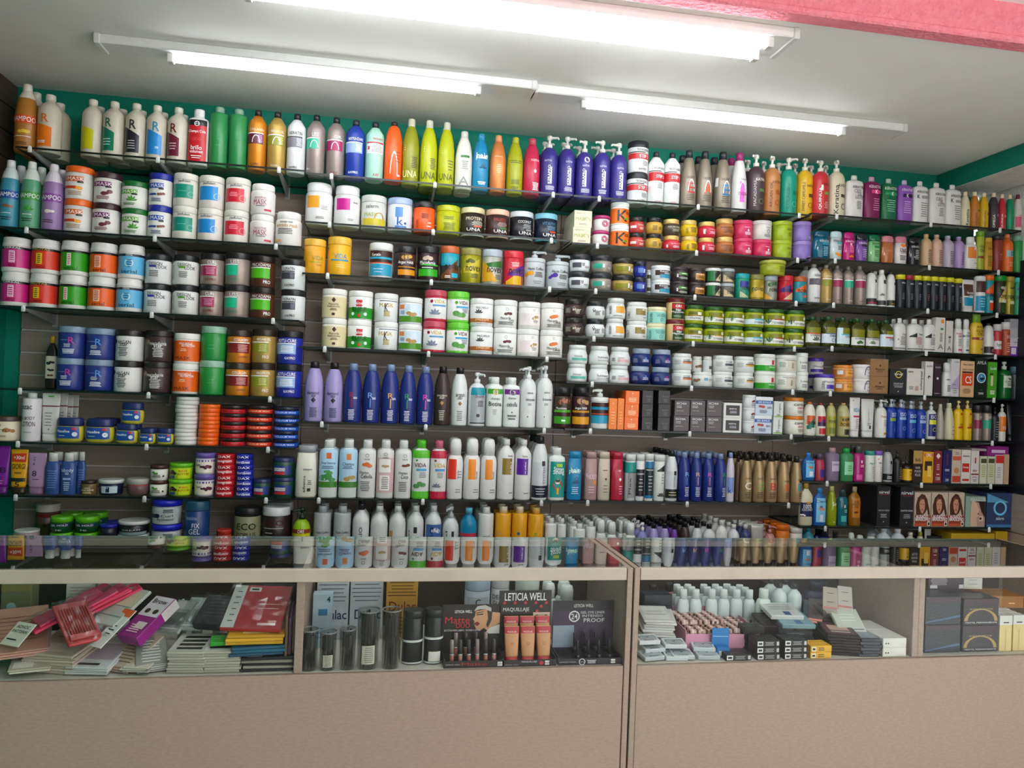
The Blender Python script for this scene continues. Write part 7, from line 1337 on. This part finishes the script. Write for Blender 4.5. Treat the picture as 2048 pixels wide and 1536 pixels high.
def stick(name, x, y, zb, h, r0, segs, rx, rz, label, group, cat):
    r = empty(name, (x, y, zb), rz, rx); z = 0
    for nm, f, rr, c in segs:
        m = MB(); m.rings([(r0*rr, r0*rr, z+.0002), (r0*rr, r0*rr, z+f*h*.96), (r0*rr*.9, r0*rr*.9, z+f*h)], c, 12); m.build(nm, r); z += f*h
    tag(r, label, cat, group)
for i in range(10):
    row, j = (0, i) if i < 6 else (1, i-6)
    x = X-W*.36+(j*W*.142 if row == 0 else W*.08+j*W*.17); y = Y+.022+row*.03
    stick('lipstick', x, y, z0+.0045+row*.012, .072, .0065, (('base', .34, 1, 'b07a70' if i % 2 else 'a86458'), ('ring', .06, 1.05, 'b8b8b8*'), ('cap', .6, .98, '3a3434' if i % 3 else '8a7a78')), -.2, 0, '%s lipstick in %s row of the matte display' % (ORD[j], ('front', 'back')[row]), 'lipsticks', 'lipstick')
X, Y, z0, W, D, zl = display(1004, 1112, 1180, 1319,
    'p,241e20,.0,.99,-.98,.98;t,eee,.9,.8,LETICIA WELL,0,.13;t,ddd,.68,.5,MAQUILLAJE,-.35,.08;l,ccc,.44,.58,3,-.85,-.2;o,b83038,.8,.03,-.8;o,b83038,.8,.03,-.4;o,b83038,.8,.03,0;o,b83038,.8,.03,.4;o,b83038,.8,.03,.8;o,b83038,.74,.03,.6;o,b83038,.66,.03,.45;p,c8ac9c,.5,.64,.3,.95;o,3a2c2c,.57,.035,.45;o,3a2c2c,.57,.035,.8;o,c03038,.5,.06,.2',
    't,ddd,.7,.28,MAQUILLAJE,0,.3;t,ccc,.3,.26,LETICIA WELL,-.65;o,b02c34,.5,.04,.45;p,e0e0dc,.2,.85,.58,.74;t,222,.5,.1,REF,.66,.3', '2c2426', 'makeup foundation counter display with dotted header')
for i in range(6):
    row, j = divmod(i, 3); parts = product('tube', W*.27, W*.24, .11, 'bc8458', 'a8242c', 'w,a8242c,.8,.985;t,fcc,.84,.6,MAQUILLAJE;q,a03030,.52,.1', 0)
    r = empty('foundation_tube', (X+(j-1)*W*.30+row*.004, Y+.024+row*.04, z0+.0045+row*.02), 0, -.16); put(parts, r)
    tag(r, '%s red and tan foundation tube, %s row of makeup display' % (('left', 'middle', 'right')[j], ('front', 'back')[row]), 'tube', 'foundation tubes')
X, Y, z0, W, D, zl = display(1116, 1242, 1200, 1316,
    'p,3a2a44,.0,.8,-.98,.98;t,ddd,.9,.32,LETICIA WELL,0;q,ddd,.68,.09,-.3;t,ddd,.68,.1,24,-.3;t,ccc,.76,.4,GEL EYE LINER,.3,.05;t,ccc,.69,.34,INTENSO,.3,.05;t,ddd,.6,.34,PROOF,.35,.08;p,8c98a8,.05,.5,-.98,-.3',
    't,ddd,.5,.26,LETICIA WELL,-.7;q,ddd,.5,.05,-.25;t,ddd,.5,.06,24,-.25;l,ccc,.2,.8,3,-.1,.2;p,e0e0dc,.2,.85,.66,.8;t,222,.5,.08,REF,.73,.3', '26202a', 'purple gel eyeliner counter display with dark header')
for i in range(8):
    row, j = divmod(i, 4)
    stick('eyeliner_pot', X-W*.16+j*W*.17, Y+.025+row*.04, z0+.0045+row*.012, .062, .009, (('base', .3, 1.15, '18161a'), ('brush_cap', .7, .55, '201e22')), -.15, 0, '%s black eyeliner, %s row of purple display' % (ORD[j], ('front', 'back')[row]), 'black eyeliners', 'eyeliner')

# right counter: lash boxes, tray, small cartons
stack(1318, 1276, .12, 7, .105, .13, .008, ('c4c4c0', 'b4b0aa', 'cccccb'), 6, -10, '', 'p,d4d4d0,.1,.9,-.8,.8;l,777,.3,.7,2,-.7,.7', 'white lash carton, back left stack', 'white lash cartons', 6)
for i, (px, py, rz) in enumerate(((1311, 1306, 8), (1352, 1298, -4), (1310, 1322, 10), (1368, 1320, -2), (1354, 1329, -3), (1418, 1328, -5), (1409, 1304, -9), (1300, 1290, 3))):
    pack('lash_box', px, py, .03+.03*(py < 1310), .075, .055, .014, 6, rz, ('c0c8cc', 'ccd2d4', 'b4bcc0')[i % 3], 'p,9aa4a8,.2,.8,-.8,.8;a,3a3a3c,.45,.16,-.4;a,3a3a3c,.45,.16,.4;t,444,.1,.5,IDEAL', '%s silver lash box by the glass' % ORD[i], 'box', 'silver lash boxes')
p = at_y(1445, 1284, YC0+.10); r = empty('lash_tray', (p.x, p.y, ZFL-.0035), math.radians(-4)); W, D, h = .26, .20, .062
m = MB(); m.box(-W/2, W/2, 0, D, 0, .004, 'c890a4'); m.box(-W/2, W/2, -.002, .001, 0, h, 'd090aa'); m.box(-W/2-.001, -W/2+.002, 0, D, 0, h*1.2, 'c4889e'); m.box(W/2-.002, W/2+.001, 0, D, 0, h*1.2, 'c4889e'); m.box(-W/2, W/2, D-.002, D+.001, 0, h*1.6, 'c4889e'); m.build('tray', r)
m = MB(); m.box(-W/2+.003, W/2-.003, .006, D-.006, .004, h-.022, 'b8a098-'); m.build('inner_board', r)
tag(r, 'open pink cardboard tray full of patterned lash tubes', 'tray')
lt = MB(); lt.box(-.036, .036, -.0075, .0075, 0, .015, 'c49a90', .002); LT = lt.mesh('carton')
le = MB(); le.box(.0362, .0368, -.006, .006, .002, .013, '3a2624'); le.box(-.0368, -.0362, -.006, .006, .002, .013, '3a2624'); le.box(-.02, .02, -.0079, -.0075, .003, .012, 'e8c8c0'); LE = le.mesh('end_print')
lp = MB()
for i in range(4): lp.box(-.03+i*.016, -.022+i*.016, -.0079, .0079, .002, .0153, '6a4440' if i % 2 else 'ecd4cc')
LP = lp.mesh('pattern_band')
k = random.Random(3); idx = 0
for lay in range(3):
    for row in range(7):
        for c in range(3):
            if lay == 2 and (row < 2 or c == 2): continue
            o = empty('lash_tube', (p.x+(-.082+c*.08+(lay % 2)*.008), p.y+.022+row*.0255, ZFL-.0035+h-.0215+lay*.0162), math.radians(k.uniform(-9, 5)-4), 0, math.radians(k.uniform(-3, 3)))
            obj('carton', LT, o); obj('end_print', LE, o); obj('pattern_band', LP, o)
            tag(o, 'patterned pink lash tube in tray, %s layer, %s row, %s' % (('bottom', 'middle', 'top')[lay], ORD[row], ('left', 'middle', 'right')[c]), 'box', 'patterned pink lash tubes'); idx += 1
# blue carton with raised back card
p = at_y(1447, 1304, YC0+.05); r = empty('lens_carton', (p.x, p.y, ZFL-.0035), math.radians(-6))
m = MB(); m.box(-.022, .022, 0, .03, 0, .032, '1c6cb0', .001); m.build('carton', r)
m = MB(); m.box(-.03, .03, .032, .036, 0, .088, '2078bc', .001); m.box(-.026, .026, .0315, .032, .06, .062, 'a8d0ec'); m.build('back_card', r)
m = MB(); m.box(-.015, .015, -.0008, 0, .006, .022, 'd8d0bc'); m.build('label', r)
tag(r, 'bright blue carton with raised back card before the tray', 'box')
def cartons(px, py, dy, n, w, hgt, d, c, spec, lab, group, x=None):
    Y = YC0+dy; q = at_y(px, py, Y); z = ZFL-.0035
    for i in range(n):
        r = empty('small_carton', (q.x+random.Random(i+px).uniform(-.002, .002), Y+d/2, z+i*hgt)); put(product('box', w, d, hgt-.0003, c, '0', spec), r)
        tag(r, '%s, %s' % (lab, ('lower', 'upper')[i] if n == 2 else ORD[i]+' from bottom') if n > 1 else lab, 'box', group)
bc = 'p,ddd,.15,.85,-.92,-.45;l,222,.2,.8,1,-.86,-.5;l,999,.2,.8,3,-.3,.5;p,bbb,.2,.8,.7,.9'
cartons(1477, 1322, .018, 1, .092, .022, .06, '1e1e20', bc, 'single black carton with barcode lying by the glass', 'black barcode cartons')
cartons(1536, 1322, .018, 3, .084, .022, .06, '1e1e20', bc, 'black barcode carton, left stack', 'black barcode cartons')
cartons(1591, 1321, .018, 3, .084, .022, .06, '1e1e20', bc, 'black barcode carton, right stack', 'black barcode cartons')
cartons(1508, 1318, .09, 4, .075, .022, .05, '232325', '', 'plain black carton behind the barcode stack', 'plain black cartons')
cartons(1641, 1318, .018, 2, .078, .022, .06, 'd8a428', 'p,e0dcc8,.15,.85,-.9,-.5;l,222,.2,.8,1,-.84,-.56;l,7a5a10,.2,.8,2,-.3,.3', 'yellow barcode carton', 'yellow cartons')
stack(1690, 1322, .038, 7, .11, .14, .0095, ('231c20', '2c2226'), 3, -14, '', 'p,5a3a48,.1,.9,-.9,.9;p,b89a8c,.35,.7,-.6,.6;l,ccb,.2,.3,1,-.6,.6', 'dark eyeshadow palette in stack', 'dark palettes', 6)
stack(1742, 1321, .02, 6, .072, .12, .0098, ('4a5058', '3c4048'), 2, -4, '', 'p,8a949c,.1,.9,-.9,.9', 'slate grey case in stack', 'slate grey cases', 6.3)
cartons(1788, 1320, .018, 2, .09, .032, .2, 'd4d2cc', 'o,222,.45,.03,-.75;o,222,.45,.03,-.55', 'long white carton near the beige divider', 'long white cartons')
cartons(1590, 1318, .115, 4, .13, .021, .11, '34363c', 'l,777,.3,.7,2,-.6,.6', 'dark slate carton under the lash packs', 'slate cartons')
cartons(1668, 1318, .175, 4, .10, .029, .11, '4a4642', 'l,888,.3,.7,2,-.6,.6', 'taupe carton behind the palettes', 'taupe cartons')
pack('foil_pouch', 1705, 1268, .10, .10, .10, .014, 34, -6, 'b8c0b4', 'l,445,.06,.12,1,-.1,.9;l,d8dcd4,.4,.8,3,-.6,.6', 'pale green pouch lying on the palettes')
for i, (px, py, c) in enumerate(((1660, 1228, 'c4b8ac'), (1690, 1226, 'd4ccc4'), (1630, 1252, '5a5050'), (1620, 1255, '3a4a50'))):
    pack('narrow_carton', px, py, .17, .05, .14, .022, 20, -32, c, 'l,333,.1,.9,2,-.5,.5;p,d88c84,.0,.08,-.9,.9', ('cream', 'white', 'taupe', 'slate')[i]+' narrow carton leaning behind the palettes', 'box', 'narrow cartons')
for i, (px, py) in enumerate(((1575, 1240), (1562, 1262), (1598, 1258))):
    pack('lash_tray_pack', px, py, .14-.02*i, .12, .12, .016, 6, -6, ('c8ccca', '2c2426', '7a9aa4')[i], 'p,3c5c8c,.05,.3,-.1,.3;l,888,.4,.9,3,-.8,.8', ('white', 'dark', 'teal')[i]+' lash pack beside the white bottles', 'package', 'lash packs')
# things on the dark cartons at the right
zt = at_y(1890, 1193, YC0+.05).z
for i, (x0, x1, c, sp, lab) in enumerate(((1858, 1930, '3a2432', 'l,a89aa4,.3,.9,7,-.9,.1;p,d8d4d4,.08,.3,-.9,-.5;p,d8d4d4,.06,.34,.7,.95', 'plum printed carton lying across the dark cartons'), (1932, 1968, 'd0ccc0', 'l,aaa,.2,.8,2', 'crumpled white bag behind the plum carton'), (1976, 2050, '9c6424', 'l,d8b070,.3,.5,1,.2,.6', 'brown gold carton lying at the far right'))):
    Yp = YC0+.13; A, B = at_y(x0, 1180, Yp), at_y(x1, 1180, Yp); w = B.x-A.x
    r = empty('loose_carton' if i != 1 else 'paper_bag', ((A.x+B.x)/2, Yp+.06, zt+.001 if i != 2 else at_y(2020, 1231, YC0+.05).z+.001), 0 if i == 0 else -.1)
    put(product('box', w, .11, .052 if i != 2 else .045, c, '0', sp), r); tag(r, lab, 'bag' if i == 1 else 'box')
# flat boxes lying on the cartons of the right bay and gold boxes below
def flat(x0, x1, yt, sid, zb, d, c, sp, lab, nm='flat_carton', dy=.0):
    Yp = YF+.012+dy; A, B = at_y(x0, yt, Yp), at_y(x1, yt, Yp); top = at_y((x0+x1)/2, yt, Yp).z
    r = empty(nm, ((A.x+B.x)/2, Yp+d/2, zb)); put(product('box', B.x-A.x, d, max(top-zb, .012), c, '0', sp), r); tag(r, lab, 'box')
z7 = at_y(1975, 913, YF+.05).z+.001
flat(1944, 1974, 899, 'D7', at_y(1950, 902, YF+.05).z+.0015, .12, 'b0a4a8', '', 'flat grey carton lying on upright cartons', dy=.02)
flat(1976, 2018, 893, 'D7', z7+.003, .12, '8c2c80', 'l,dbd,.2,.8,1,-.8,.8', 'flat violet cartons lying on pale yellow cartons', dy=.01)
flat(1903, 1990, 1067, 'D9', SH['D9']+.0005, .2, 'b0901c', 'l,8a6c10,.4,.6,1,-.9,.9', 'wide gold carton, right bay ninth shelf')
flat(1992, 2016, 1063, 'D9', SH['D9']+.0005, .2, 'a88818', 'o,4a3c10,.6,.05', 'narrow gold carton, right bay ninth shelf')
flat(1858, 1884, 1072, 'D9', SH['D9']+.0005, .1, '1c1c20', '', 'dark carton, right bay ninth shelf', dy=.05)
